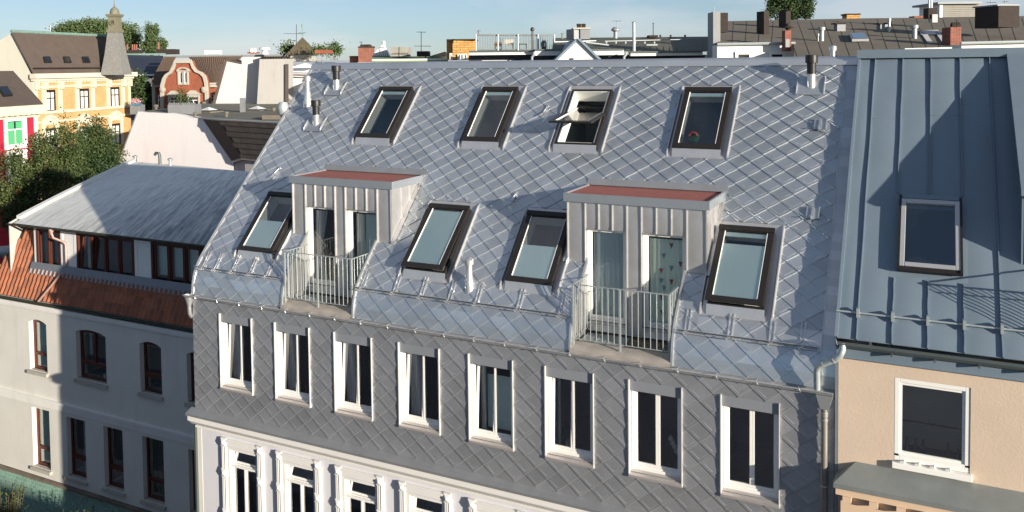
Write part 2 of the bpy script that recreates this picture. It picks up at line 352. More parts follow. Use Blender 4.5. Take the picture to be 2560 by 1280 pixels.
def shingles(PM, name, m, x0, x1, s0, s1, ph, sA, sB, holes, bead, flat_from, parent, frame):
    """diamond shingles as single parts (the nearest 300) and one joined part for the rest"""
    base = tilepolys(bead, *((0.032, 0.0055, 0.017) if frame else (0.023, 0.008, 0.0125))); jobs = []
    rows = int((s1-s0)/HS)+3
    for r in range(-1, rows):
        sc = s0+r*HS; xo = ph+(HW if r % 2 else 0); k0 = int((x0-xo)/(2*HW))-2; k1 = int((x1-xo)/(2*HW))+2
        for k in range(k0, k1+1):
            xc = xo+2*HW*k
            if xc+HW <= x0+.01 or xc-HW >= x1-.01 or sc+2*HS <= sA+.01 or sc >= sB-.01: continue
            full = xc-HW >= x0-1e-4 and xc+HW <= x1+1e-4 and sc >= sA-1e-4 and sc+2*HS <= sB+1e-4
            hit = [h for h in holes if xc+HW > h[0] and xc-HW < h[1] and sc+2*HS > h[2] and sc < h[3]]
            hit = [h for h in hit if subtract([base[0]], (h[0]-xc, h[1]-xc, h[2]-sc, h[3]-sc)) != [base[0]]]
            if full and not hit and sc >= flat_from: jobs.append((xc, sc, None)); continue
            ps = [[(a+xc, b+sc, c) for a, b, c in p] for p in base]
            ps = clipbox(ps, x0, x1, sA, sB)
            for h in hit: ps = subtract(ps, h)
            if not ps: continue
            area = sum(abs(sum(p[i][0]*p[(i+1) % len(p)][1]-p[(i+1) % len(p)][0]*p[i][1] for i in range(len(p))))/2 for p in ps[:3])
            if area < 0.002: continue
            jobs.append((xc, sc, ps))
    jobs.sort(key=lambda j: (PM(j[0], j[1]+HS)-CAM).length + (3 if j[2] is not None and sum(abs(sum(p[i][0]*p[(i+1) % len(p)][1]-p[(i+1) % len(p)][0]*p[i][1] for i in range(len(p))))/2 for p in j[2]) < 0.03 else 0))
    def emit(b, ps):
        for p in ps:
            subs = [p]
            for br in ARC[1:5]:
                if sA > 5: break
                nx = []
                for s_ in subs:
                    if min(v[1] for v in s_) < br-1e-5 and max(v[1] for v in s_) > br+1e-5:
                        for le in (True, False):
                            c = clip(s_, 1, br, le)
                            if c: nx.append(c)
                    else: nx.append(s_)
                subs = nx
            for s_ in subs: b.poly([PM(*v) for v in s_])
    me = None; rest = B()
    for n, (xc, sc, ps) in enumerate(jobs):
        ps_ = ps if ps is not None else [[(a+xc, b+sc, c) for a, b, c in p] for p in base]
        if n >= 300: emit(rest, ps_); continue
        if ps is None:
            if me is None:
                bb = B()
                for p in base: bb.poly([PM(a+0, b+sc, c) - PM(0, sc, 0) for a, b, c in p])
                me = bpy.data.meshes.new(name); me.from_pydata([tuple(v) for v in bb.v], [], bb.f); me.materials.append(m)
            o = bpy.data.objects.new(name, me); COL.objects.link(o); o.parent = parent; o.location = PM(xc, sc, 0)-wl(parent)
            j = 0.009
            o.rotation_euler = (random.uniform(-j, j), random.uniform(-j, j), random.uniform(-j, j))
        else:
            bb = B(); emit(bb, ps); bb.build(name, m, parent)
    if rest.v: rest.build(name+'_field', m, parent)['kind'] = 'stuff'

def sheet(b, PM, x0, x1, s0, s1, holes, sbreaks, h):
    xs = sorted(set([x0, x1]+[v for H in holes for v in H[:2] if x0 < v < x1])); ss = sorted(set([s0, s1]+[v for H in holes for v in H[2:4] if s0 < v < s1]+[v for v in sbreaks if s0 < v < s1]))
    for i in range(len(xs)-1):
        for j in range(len(ss)-1):
            cx = (xs[i]+xs[i+1])/2; cs = (ss[j]+ss[j+1])/2
            if any(H[0] < cx < H[1] and H[2] < cs < H[3] for H in holes): continue
            b.poly([PM(xs[i], ss[j], h), PM(xs[i+1], ss[j], h), PM(xs[i+1], ss[j+1], h), PM(xs[i], ss[j+1], h)])
    return b

# openings: roof windows (x centre, t of the lower edge), dormers and balconies
SKY = [(-12.85, 3.81, 1.02), (-9.72, 3.81, 0.97), (-7.28, 3.81, 1.02), (-4.50, 3.81, 1.02), (-14.58, 0.24, 1.06), (-9.80, 0.24, 1.02), (-7.32, 0.24, 1.02), (-3.18, 0.24, 1.02)]
SKL = 1.67
DX = [0.0, -7.17]
yt = lambda y: (y-0.34)/TR.y
TF = yt(0.95)
holes = []
for xc, t0, w_ in SKY: holes.append((xc-w_/2-0.13, xc+w_/2+0.14, t0-0.19, t0+SKL+0.20))
for d in DX:
    holes.append((-6.70+d, -3.78+d, TF-0.02, yt(2.36)))
    holes.append((-6.26+d, -4.23+d, TMIN-0.1, TF))
uh = []
for xc, t0, w_ in SKY: uh.append((xc-w_/2, xc+w_/2, t0, t0+SKL))
for d in DX: uh.append((-6.68+d, -3.80+d, TF, yt(2.25))); uh.append((-6.25+d, -4.24+d, TMIN-0.1, TF))
rf = sheet(B(), R, XL, XR, TMIN, TEND, uh, ARC, -0.004)
sheetroof = rf.build('roof', ZINC, house)
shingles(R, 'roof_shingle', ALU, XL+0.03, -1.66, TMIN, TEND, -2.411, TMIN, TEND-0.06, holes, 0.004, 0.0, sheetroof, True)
b = B()                                                       # back slope, gable walls, back wall
b.poly([(XL, 4.72, 18.50), (XR, 4.72, 18.50), (XR, 9.4, 13.4), (XL, 9.4, 13.4)])
b.build('back_roof_slope', ZINCD, sheetroof)
wb = B()
for x, sg in ((XL+0.02, 1), (XR-0.02, -1)):
    pts = [(x, 0.03, 0)]+[(x, y, z-0.02) for y, z in PROF]+[(x, 9.4, 13.38), (x, 9.4, 0)]
    wb.prism(pts, (0.15*sg, 0, 0))
wb.box(XL+0.18, XR-0.18, 9.2, 9.4, 0, 13.3)
wb.split('gable_wall', PLAST, house)

# wall shingles, windows
WX = [-15.325+1.7145*k for k in range(8)]; WW = 0.99; WZ0, WZ1 = 10.86, 12.60
wholes = [(x-0.025, x+WW+0.025, WZ0-0.03, WZ1) for x in WX]
wsheet = sheet(B(), Wp, XL, XR, 10.12, 12.98, [(x, x+WW, WZ0, WZ1) for x in WX], [], -0.004).build('upper_wall', ZINCD, house)
shingles(Wp, 'wall_shingle', ALUW, XL+0.02, XR-0.02, 10.14, 12.99, -5.59, 10.14, 12.97, wholes, 0.0045, -99, wsheet, False)
BRNG = mat('grey_shutter_box', S(142, 146, 152), 0.5, 0.3, 0.06, 3, 0.001, 40)
SILLM = mat('pale_sill_metal', (0.50, 0.46, 0.44), 0.42, 0.5, 0.08, 4)
for k, x in enumerate(WX):
    x1 = x+WW; ox = WZ0+0.0
    fr = B(); P = lambda a, c, h: Vector((a, 0.15-h, c))
    ring(fr, P, x+0.01, x1-0.01, WZ0+0.01, WZ1-0.02, 0.055, 0, 0.07)
    fr.box(x+0.065, x1-0.065, 0.10, 0.15, WZ0+0.065, WZ0+0.10)
    win = fr.build('window', WHITEF, house, bevel=0.004)
    xm = (x+x1)/2
    for side in (0, 1):
        a0, a1 = (x+0.068, xm+0.012) if side == 0 else (xm-0.012+0.025, x1-0.068)
        if side == 1: a0 = xm+0.014
        tilt = (0.10 if side == 0 and k < 6 and k != 5 else (0.06 if (side == 0 and k == 5) else 0))
        z0, z1 = WZ0+0.102, WZ1-0.08
        def Q(a, c, h, tilt=tilt, z0=z0, z1=z1): return Vector((a, 0.155-h+tilt*(c-z0)/(z1-z0), c))
        sb = B(); ring(sb, Q, a0, a1, z0, z1, 0.042, 0, 0.045)
        sb.build('casement_sash', WHITEF, win, bevel=0.003)
        pb = B(); pb.poly([Q(a0+0.04, z0+0.04, 0.02), Q(a1-0.04, z0+0.04, 0.02), Q(a1-0.04, z1-0.04, 0.02), Q(a0+0.04, z1-0.04, 0.02)])
        pb.build('pane', PANE if k < 5 else PANED, win)
    hb = B(); hb.box(x+0.004, x1-0.004, 0.0, 0.148, WZ1-0.205, WZ1-0.004); hb.build('roller_shutter_box', BRNG, win, bevel=0.006)
    sl = B(); sl.prism([(x-0.01, 0.10, WZ0+0.02), (x1+0.01, 0.10, WZ0+0.02), (x1+0.01, -0.06, WZ0-0.045), (x-0.01, -0.06, WZ0-0.045)], (0, 0, -0.02)); sl.box(x-0.01, x1+0.01, -0.063, -0.055, WZ0-0.09, WZ0-0.05)
    sl.build('window_sill', SILLM, win)
    for sd_, (a0, a1) in enumerate(((x-0.02, x), (x1, x1+0.016))):
        rv = B(); rv.box(a0, a1, -0.045, 0.148, WZ0-0.095, WZ1+0.005); rv.build('reveal_trim', mat('pale_reveal_metal', (0.70, 0.69, 0.67), 0.4, 0.3, 0.05, 4), win)
    rm = B(); x0r, x1r, y0r, y1r, z0r, z1r = x-0.3, x1+0.3, 0.24, 2.6, WZ0-0.25, WZ1+0.1
    rm.poly([(x0r, y1r, z0r), (x1r, y1r, z0r), (x1r, y1r, z1r), (x0r, y1r, z1r)]); rm.poly([(x0r, y0r, z0r), (x0r, y1r, z0r), (x0r, y1r, z1r), (x0r, y0r, z1r)])
    rm.poly([(x1r, y0r, z0r), (x1r, y1r, z0r), (x1r, y1r, z1r), (x1r, y0r, z1r)]); rm.poly([(x0r, y0r, z0r), (x1r, y0r, z0r), (x1r, y1r, z0r), (x0r, y1r, z0r)]); rm.poly([(x0r, y0r, z1r), (x1r, y0r, z1r), (x1r, y1r, z1r), (x0r, y1r, z1r)])
    rm.build('room_behind', ROOM, win)
    rg = B(); ring(rg, lambda a, c, h: Vector((a, 0.2+h, c)), x-0.3, x1+0.3, WZ0-0.25, WZ1+0.1, 0.30, 0, 0.04); rg.build('room_jamb', ROOM, win)

def curtain(x0, x1, z0, z1, y, name, label, m, waves, group=None, amp=0.03, skew=0.0):
    b = B(); n = waves*6
    b.grid(lambda u, v: (x0+(x1-x0)*u*(1-skew*(1-abs(2*v-0.9))), y+amp*math.sin(u*waves*2*math.pi)*(0.6+0.4*math.sin(7*u+2*v)), z0+(z1-z0)*v), n, 6)
    o = b.build(name, m, None, smooth=True, origin=((x0+x1)/2, y, z0)); return tag(o, label, 'curtain', group)
for k, (lab, m_) in enumerate([('pale linen curtain in the first tiled-wall window from the left', CURTG), ('pale gathered curtain in the second tiled-wall window, beside a bottle', CURTG), ('gathered curtain in the third tiled-wall window from the left', CURTG), ('gathered curtain in the fourth tiled-wall window from the left', CURTG)]):
    x = WX[k]; curtain(x+0.10, x+0.40+0.06*(k == 0), WZ0+0.10, WZ1-0.22, 0.27, 'curtain', lab, m_, 5, 'curtains in the tiled-wall windows')
x = WX[4]; curtain(x+0.12, x+0.24, WZ0+0.10, WZ1-0.22, 0.27, 'curtain', 'narrow curtain beside the half-lowered pale blind in the fifth tiled-wall window', CURTG, 2, 'curtains in the tiled-wall windows')
b = B(); b.box(x+0.22, x+WW-0.06, 0.36, 0.365, WZ0+0.12, WZ1-0.50); tag(b.build('pleated_blind', BLIND, None, origin=(x+0.5, 0.36, WZ0)), 'pale blue-green blind covering the lower part of the fifth tiled-wall window', 'blind')
x = WX[5]; curtain(x+0.13, x+0.2, WZ0+0.10, WZ1-0.22, 0.27, 'curtain', 'narrow curtain edge in the sixth tiled-wall window above a cream pot', CURTG, 2, 'curtains in the tiled-wall windows')
def lathe_thing(name, label, cat, c, prof, m, group=None, n=14):
    b = B(); b.lathe(c, prof, n); return tag(b.build(name, m, None, smooth=True, origin=c), label, cat, group)
lathe_thing('flower_pot', 'cream flower pot on the sill of the sixth tiled-wall window', 'flower pot', (WX[5]+0.36, 0.26, WZ0+0.06), [(0.0, 0), (0.045, 0), (0.065, 0.13), (0.07, 0.15), (0.05, 0.15), (0, 0.13)], mat('cream_ceramic', (0.6, 0.55, 0.38), 0.5))
lathe_thing('bottle', 'small reddish bottle standing in the second tiled-wall window', 'bottle', (WX[1]+0.66, 0.26, WZ0+0.06), [(0, 0), (0.045, 0), (0.05, 0.12), (0.02, 0.2), (0.016, 0.27), (0, 0.27)], mat('red_glass', (0.25, 0.06, 0.04), 0.15))
# white orchid in the seventh window
orc = thing('orchid', 'white flowering orchid in a pot in the seventh tiled-wall window', 'orchid', (WX[6]+0.70, 0.27, WZ0+0.06))
b = B(); b.lathe((WX[6]+0.70, 0.27, WZ0+0.06), [(0, 0), (0.045, 0), (0.06, 0.11), (0, 0.11)], 12); b.build('pot', mat('green_ceramic', (0.10, 0.14, 0.06), 0.4), orc, True)
b = B(); b.path([(WX[6]+0.70, 0.27, WZ0+0.17), (WX[6]+0.68, 0.27, WZ0+0.40), (WX[6]+0.72, 0.27, WZ0+0.62), (WX[6]+0.78, 0.27, WZ0+0.60)], 0.004, 5); b.build('stem', mat('plant_stem', (0.06, 0.12, 0.03), 0.6), orc)
b = B()
for i in range(9):
    c = Vector((WX[6]+0.71+0.018*i-0.03*(i % 2), 0.26+0.01*(i % 3), WZ0+0.66-0.036*i))
    for q in range(5):
        a = q*1.257+i; b.poly([c, c+Vector((0.035*math.cos(a-.5), -0.006, 0.035*math.sin(a-.5))), c+Vector((0.05*math.cos(a), 0.004, 0.05*math.sin(a))), c+Vector((0.035*math.cos(a+.5), -0.006, 0.035*math.sin(a+.5)))])
b.build('petals', mat('white_petal', (0.75, 0.76, 0.7), 0.7), orc)
b = B()
for i in range(5):
    a = -0.6+i*0.35; c = Vector((WX[6]+0.70, 0.27, WZ0+0.17)); b.poly([c, c+Vector((0.05*math.cos(a*2)-.01, 0, 0.05)), c+Vector((0.16*math.sin(a*2.2), -0.01, 0.02)), c+Vector((0.05*math.cos(a*2)+.03, 0, 0.01))])
b.build('leaves', mat('orchid_leaf', (0.05, 0.10, 0.03), 0.5), orc)

# roof windows
def roof_window(xc, t0, w_, lift, pivot, blind, strip, PM=R, parent=house, fm=BROWN, L_=SKL, flash=True):
    x0, x1, t1 = xc-w_/2, xc+w_/2, t0+L_
    b = B(); ring(b, PM, x0, x1, t0, t1, 0.055, 0.0, 0.10); rw = b.build('roof_window', fm, parent, bevel=0.006)
    b = B(); ring(b, PM, x0+0.056, x1-0.056, t0+0.056, t1-0.056, 0.014, -0.25, 0.085)
    b.build('window_lining', ROOMW, rw)
    b = B(); slab(b, PM, x0+0.058, x0+0.075, t0+0.06, t1-0.06, 0.086, 0.112); slab(b, PM, x1-0.075, x1-0.058, t0+0.06, t1-0.06, 0.086, 0.104); b.split('bright_gasket', BRIGHT, rw)
    tm = (t0+t1)/2
    def Q(x, t, h):
        if pivot: a = math.radians(pivot); dt = (t-tm)*math.cos(a)+(h-0.1)*math.sin(a); dh = -(t-tm)*math.sin(a)+(h-0.1)*math.cos(a); return PM(x, tm+dt, 0.1+dh+0.02)
        return PM(x, t, h+lift*(t1-t)/(t1-t0))
    b = B(); ring(b, Q, x0-0.012, x1+0.012, t0-0.014, t1+0.012, 0.115, 0.103, 0.150)
    slab(b, Q, x0-0.02, x1+0.02, t1-0.09, t1+0.022, 0.151, 0.172)
    b.build('sash', fm, rw, bevel=0.008)
    b = B()
    for xx in (x0+0.108, x1-0.118): slab(b, Q, xx, xx+0.010, t0+0.11, t1-0.11, 0.118, 0.147)
    b.split('pane_gasket', ROOMW, rw)
    b = B(); b.poly([Q(x0+0.10, t0+0.10, 0.125), Q(x1-0.10, t0+0.10, 0.125), Q(x1-0.10, t1-0.10, 0.125), Q(x0+0.10, t1-0.10, 0.125)]); b.build('pane', PANE, rw)
    if blind:
        b = B(); slab(b, Q, x0+0.10, x1-0.10, t0+0.10, t0+0.10+(L_-0.20)*blind, 0.116, 0.119); b.build('roller_blind', BLIND, rw)
    if strip:
        b = B(); slab(b, Q, x0+0.115, x1-0.115, t1-0.22, t1-0.125, 0.095, 0.115); b.build('ventilation_flap', BLIND, rw)
    # the room below: a box hanging from the roof
    A = PM(x0-0.15, t1+0.1, -0.27); C_ = PM(x0-0.15, t0-0.1, -0.27); zf = C_.z-0.9; xa, xb = x0-0.15, x1+0.15; yb = A.y+0.9
    b = B()
    b.poly([(xa, C_.y, C_.z), (xa, A.y, A.z), (xa, yb, A.z), (xa, yb, zf), (xa, C_.y, zf)]); b.poly([(xb, C_.y, C_.z), (xb, A.y, A.z), (xb, yb, A.z), (xb, yb, zf), (xb, C_.y, zf)])
    b.poly([(xa, yb, A.z), (xb, yb, A.z), (xb, yb, zf), (xa, yb, zf)]); b.poly([(xa, C_.y, zf), (xb, C_.y, zf), (xb, yb, zf), (xa, yb, zf)]); b.poly([(xa, C_.y, zf), (xb, C_.y, zf), (xb, C_.y, C_.z), (xa, C_.y, C_.z)])
    b.poly([(xa, A.y, A.z), (xb, A.y, A.z), (xb, yb, A.z), (xa, yb, A.z)])
    b.build('room_below', mat('attic_room', (0.34, 0.38, 0.40), 0.9, 0, 0.05, 1), rw)
    b = B(); ring(b, PM, xa, xb, t0-0.1, t1+0.1, 0.165, -0.272, -0.262); b.build('ceiling_edge', ROOMW, rw)
    if flash:
        b = B(); lo, hi = t0-0.19, t1+0.20; l_, r_ = x0-0.13, x1+0.14
        for q in ((l_, r_, lo, t0), (l_, r_, t1, hi), (l_, x0, t0, t1), (x1, r_, t0, t1)): b.poly([PM(q[0], q[2], 0.006), PM(q[1], q[2], 0.006), PM(q[1], q[3], 0.006), PM(q[0], q[3], 0.006)])
        b.prism([PM(x0-0.01, t0-0.005, 0.10), PM(x1+0.01, t0-0.005, 0.10), PM(x1+0.01, t0-0.17, 0.012), PM(x0-0.01, t0-0.17, 0.012)], PM(0, 0, -0.01)-PM(0, 0, 0))
        b.build('flashing', ZINC, rw)
        for xx, sgn in ((l_, 1), (r_, -1)):                    # folded side upstands with a rounded foot and head
            b = B(); n = 18; pts = []
            for i in range(n+1):
                f = i/n; t = lo+(hi-lo)*f; e = min(1, f/0.05)*min(1, (1-f)/0.07); pts.append((t, 0.012+0.055*math.sqrt(max(0, e))))
            for i in range(n):
                (ta, ha), (tb, hb_) = pts[i], pts[i+1]
                b.poly([PM(xx-0.03, ta, 0.008), PM(xx-0.03, tb, 0.008), PM(xx-0.004, tb, hb_), PM(xx-0.004, ta, ha)][::-1]); b.poly([PM(xx-0.004, ta, ha), PM(xx-0.004, tb, hb_), PM(xx+0.014, tb, hb_), PM(xx+0.014, ta, ha)][::-1]); b.poly([PM(xx+0.014, ta, ha), PM(xx+0.014, tb, hb_), PM(xx+0.035, tb, 0.008), PM(xx+0.035, ta, 0.008)][::-1])
            b.build('flashing_upstand', ZINC, rw)
    return rw
PR = dict(zip(range(8), [(0, 0, 0, 1), (0, 0, 0, 1), (0, 38, 0, 0), (0, 0, 0, 1), (0, 0, 0.52, 0), (0.12, 0, 0.97, 0), (0, 0, 0.52, 0), (0.13, 0, 0.80, 1)]))
RW = []
for i, (xc, t0, w_) in enumerate(SKY): RW.append(roof_window(xc, t0, w_, *PR[i]))

bg_ = thing('shoulder_bag', 'red and green bag standing inside the rightmost upper roof window', 'bag', tuple(R(-4.62, 4.12, -0.12)))
b = B(); b.lathe(R(-4.62, 4.12, -0.10), [(0.02, 0), (0.10, 0.03), (0.12, 0.14), (0.07, 0.22), (0.0, 0.24)], 12); b.build('bag_body', mat('green_cloth', (0.03, 0.16, 0.05), 0.8), bg_, True)
b = B(); c = R(-4.62, 4.12, 0.10); b.path([c+Vector((0.09*math.cos(a), 0, 0.10*math.sin(a))) for a in (0, .5, 1.0, 1.57, 2.1, 2.6, 3.14)], 0.022, 8); b.build('bag_handle', mat('red_cloth', (0.12, 0.01, 0.02), 0.8), bg_, True)
b = B(); b.prism([R(-4.66, 4.25, -0.1), R(-4.56, 4.25, -0.1), R(-4.60, 4.75, -0.14), R(-4.70, 4.75, -0.14)], NR*0.02); tag(b.build('dark_board', BLACKP, None, origin=R(-4.6, 4.25, -0.1)), 'dark narrow board leaning behind the bag in the rightmost upper roof window', 'board')

# dormers with french doors, balconies with railings
ZF, YF = 15.86, 0.95
def dormer(d):
    X0, X1 = -6.68+d, -3.80+d
    b = B(); b.box(X0+0.01, X1-0.01, YF+0.02, 2.28, 15.70, 15.80)
    b.prism([(X1-0.05, YF+0.16, 14.55), (X1-0.05, 2.27, 15.72), (X1-0.05, YF+0.16, 15.72)], (0.04, 0, 0)); b.prism([(X0+0.01, YF+0.16, 14.55), (X0+0.01, 2.27, 15.72), (X0+0.01, YF+0.16, 15.72)], (0.04, 0, 0))
    dm = b.build('dormer', ZINC, house)
    fs = B()
    fs.box(X0-0.05, X1+0.05, YF-0.06, YF-0.02, 15.72, ZF+0.03); fs.box(X0-0.05, X0-0.01, YF-0.02, 2.33, 15.72, ZF+0.03); fs.box(X1+0.01, X1+0.05, YF-0.02, 2.33, 15.72, ZF+0.03)
    fs.build('fascia', mat('pale_zinc_fascia', S(150, 157, 164), 0.40, 0.5, 0.07, 3), dm)
    f2 = B(); f2.box(X0-0.012, X1+0.012, YF-0.018, 2.36, 15.80, ZF); f2.build('red_felt_roof', REDB, dm)
    bk = B(); ta = yt(2.25); bk.prism([R(X0-0.06, ta, 0.02), R(X1+0.10, ta, 0.02), R(X1+0.10, ta+0.16, 0.035), R(X0-0.06, ta+0.16, 0.035)], NR*-0.01); bk.build('back_flashing', ZINCD, dm)
    sf = B()                                                   # sloping flashing strips beside the cheeks
    for xa, xb in ((X1+0.0, X1+0.09), (X0-0.07, X0)):
        sf.prism([R(xa, TF-0.05, 0.035), R(xb, TF-0.05, 0.035), R(xb, ta, 0.035), R(xa, ta, 0.035)], NR*0.014)
    sf.split('cheek_flashing', ZINC, dm)
    def panel(x0, x1, z0, z1, y=YF, bulge=0.012, nm='seam_panel'):
        p = B(); n = 8
        p.grid(lambda u, v: (x0+(x1-x0)*u, y-bulge*math.sin(math.pi*u)**0.6*(1 if 0.02 < v < 0.98 else 0.3), z0+(z1-z0)*v), n, 5)
        p.build(nm, ZINC, dm, smooth=True)
    xs = [-6.66, -6.28, -5.99, -5.70, -5.40, -5.10, -4.80, -4.50, -4.20, -3.82]; xs = [x+d for x in xs]
    zt, zd = 15.72, 15.18
    panel(xs[0], xs[1], 14.30, zt)
    for i in (1, 2, 3): panel(xs[i], xs[i+1], zd, zt)
    panel(xs[4], xs[5], 13.10, zt)
    for i in (5, 6, 7): panel(xs[i], xs[i+1], zd, zt)
    panel(xs[8], xs[9], 14.30, zt)
    for i, x in enumerate(xs):
        z0 = zd if i in (2, 3, 6, 7) else (13.10 if i in (4, 5) else (14.30 if i in (0, 1, 8, 9) else zd))
        s_ = B(); s_.box(x-0.008, x+0.008, YF-0.032, YF, z0, zt+0.0); s_.build('standing_seam', ZINC, dm)
    bd = B()
    for (xa, xb) in ((xs[1], xs[4]), (xs[5], xs[8])):
        bd.box(xa, xb, YF+0.001, YF+0.13, zd, zd+0.05); bd.box(xa, xb, YF+0.01, YF+0.05, zd, zt-0.002)
        bd.box(xa-0.03, xa, YF+0.001, YF+0.13, 13.1, zt-0.01); bd.box(xb, xb+0.03, YF+0.001, YF+0.13, 13.1, zt-0.01)
    bd.box(xs[4]+0.03, xs[5]-0.03, YF+0.05, YF+0.3, 13.1, zt-0.02)
    bd.box(xs[0]+0.03, xs[1]-0.03, YF+0.01, YF+0.10, 14.0, zt-0.01); bd.box(xs[8]+0.03, xs[9]-0.03, YF+0.01, YF+0.10, 14.0, zt-0.01)
    bd.build('door_reveal', ZINC, dm)
    for xa, xb in ((xs[0], xs[1]), (xs[8], xs[9])):            # flared foot of the outer piers
        f_ = B(); n = 6
        f_.grid(lambda u, v: (xa-0.02+(xb-xa+0.04)*u, YF-0.012-0.22*v*v, 14.33-0.16*v+0.0), n, 6); f_.build('pier_apron', ZINC, dm, smooth=True)
    for x_ in (X1-0.008,):                                      # seams on the cheek
        for q, yy in enumerate((1.35, 1.70, 2.02)):
            s_ = B(); s_.box(x_, x_+0.03, yy, yy+0.014, 13.84+(yy-0.34)*1.064+0.05, 15.71); s_.build('standing_seam', ZINC, dm)
        cp = B(); cp.grid(lambda u, v: (x_, YF+0.005+1.2*u, (13.86+(YF+1.2*u-0.34)*1.064)*(1-v)+15.715*v), 8, 4); cp.build('cheek_panel', ZINC, dm)
    for q, (xa, xb) in enumerate(((xs[1], xs[4]), (xs[5], xs[8]))):
        P = lambda a, c, h: Vector((a, YF+0.13-h, c))
        b = B(); ring(b, P, xa+0.004, xb-0.004, 13.30, zd+0.04, 0.045, 0, 0.05); ring(b, P, xa+0.050, xb-0.050, 13.35, zd-0.005, 0.06, -0.01, 0.035); b.box(xa, xb, YF+0.02, YF+0.2, 13.1, 13.26)
        b.build('door_frame', WHITEF, dm, bevel=0.004)
        b = B(); b.box(xa+0.01, xb-0.01, YF-0.03, YF+0.1, 13.26, 13.29); b.build('threshold', ZINC, dm)
        b = B(); b.poly([P(xa+0.11, 13.41, 0.01), P(xb-0.11, 13.41, 0.01), P(xb-0.11, zd-0.06, 0.01), P(xa+0.11, zd-0.06, 0.01)]); b.build('door_pane', PANE, dm)
    rm = B(); a0, a1, y0, y1, z0, z1 = xs[1]-0.2, xs[8]+0.2, YF+0.3, 4.0, 13.2, 15.6
    for pl in ([(a0, y1, z0), (a1, y1, z0), (a1, y1, z1), (a0, y1, z1)], [(a0, y0, z0), (a0, y1, z0), (a0, y1, z1), (a0, y0, z1)], [(a1, y0, z0), (a1, y1, z0), (a1, y1, z1), (a1, y0, z1)], [(a0, y0, z0), (a1, y0, z0), (a1, y1, z0), (a0, y1, z0)], [(a0, y0, z1), (a1, y0, z1), (a1, y1, z1), (a0, y1, z1)]): rm.poly(pl)
    rm.build('room_behind', ROOM, dm)
    # balcony cut into the eaves
    c0, c1 = -6.25+d, -4.24+d
    b = B(); b.box(c0, c1, 0.03, YF+0.13, 12.95, 13.06); bal = b.build('balcony', mat('balcony_gravel', (0.07, 0.05, 0.04), 0.95, 0, 0.5, 22, 0.008, 60, col2=(0.26, 0.22, 0.18)), house)
    b = B(); b.grid(lambda u, v: (c0+0.01+(c1-c0-0.02)*u, 0.28-0.33*v, 13.10-0.035*v-(0.05*v**6)+0.006*math.sin(u*23)*v), 24, 6); b.grid(lambda u, v: (c0+0.01+(c1-c0-0.02)*u, -0.05-0.006*math.sin(u*31)*v, 13.015-0.07*v+0.006*math.sin(u*23)*(1-v)), 24, 2)
    b.build('front_capping', mat('weathered_capping', (0.40, 0.36, 0.32), 0.6, 0.3, 0.15, 4, 0.004, 12), bal, smooth=True)
    for x in (c0, c1):
        pts = [(x, YF+0.1, 13.05)]+[(x, y, z) for y, z in PROF[:5]]+[(x, YF+0.1, 13.84+(YF+0.1-0.34)*1.064)]
        ck = B(); ck.prism(pts, (0.012 if x == c1 else -0.012, 0, 0)); ck.build('recess_cheek', ZINC, bal)
        e = B(); tt = [TMIN+(TF+0.02-TMIN)*i/16 for i in range(17)]; sg = 1 if x == c1 else -1
        for i in range(16):
            e.poly([R(x-0.012, tt[i], 0.0), R(x-0.012, tt[i+1], 0.0), R(x-0.012, tt[i+1], 0.05), R(x-0.012, tt[i], 0.05)]); e.poly([R(x-0.012, tt[i], 0.05), R(x-0.012, tt[i+1], 0.05), R(x+0.03, tt[i+1], 0.05), R(x+0.03, tt[i], 0.05)][::-1]); e.poly([R(x+0.03, tt[i], 0.0), R(x+0.03, tt[i+1], 0.0), R(x+0.03, tt[i+1], 0.05), R(x+0.03, tt[i], 0.05)][::-1])
        e.build('recess_edge', ZINC, bal)
    gr = B()
    for i in range(20): gr.box(c0+0.06, c0+0.95, 0.30+i*0.030, 0.318+i*0.030, 13.062, 13.082)
    for i in range(4): gr.box(c0+0.08+i*0.28, c0+0.095+i*0.28, 0.30, 0.88, 13.083, 13.092)
    gr.build('grating', GALV, bal)
    r0, r1, yr, zr, zb = -6.20+d, -4.30+d, 0.08, 14.26, 13.20
    rl = B(); rl.box(r0-0.02, r1+0.02, yr-0.02, yr+0.02, zr-0.008, zr+0.006); rl.box(r0, r1, yr-0.012, yr+0.012, zb-0.006, zb+0.006)
    for x in (r0, r1): rl.box(x-0.02, x+0.02, yr+0.02, 0.93, zr-0.008, zr+0.006); rl.box(x-0.012, x+0.012, yr+0.012, 0.93, zb-0.006, zb+0.006)
    rl.split('rail', GALV, bal)
    for x in (r0, (r0+r1)/2, r1):
        p = B(); p.box(x-0.018, x+0.018, yr-0.018, yr+0.018, 13.07, zr-0.009); p.box(x-0.06, x+0.06, yr-0.03, yr+0.03, 13.065, 13.075); p.build('railing_post', GALV, bal)
    for i in range(1, 16):
        if i == 8: continue
        x = r0+(r1-r0)*i/16; p = B(); p.tube((x, yr, zb+0.006), (x, yr, zr-0.008), 0.0085, 8); p.build('baluster', GALV, bal)
    for x in (r0, r1):
        for i in range(1, 8): y = yr+(0.93-yr)*i/8; p = B(); p.tube((x, y, zb+0.006), (x, y, zr-0.008), 0.0085, 8); p.build('baluster', GALV, bal)
    return dm, xs
for d in DX: dormer(d)
curtain(-6.16, -5.50, 13.4, 15.16, 1.135, 'curtain', 'sheer curtain behind the left door of the right-hand dormer', mat('sheer_curtain', (0.58, 0.64, 0.66), 0.9), 6, amp=0.02)
TRI = mat('pale_green_curtain', (0.78, 0.84, 0.74), 0.9, 0, 0.06, 5)
ct = curtain(-4.98, -4.28, 13.4, 15.06, 1.135, 'pennant_curtain', 'pale curtain printed with red and blue pennants in the right-hand dormer door', TRI, 7, amp=0.02)
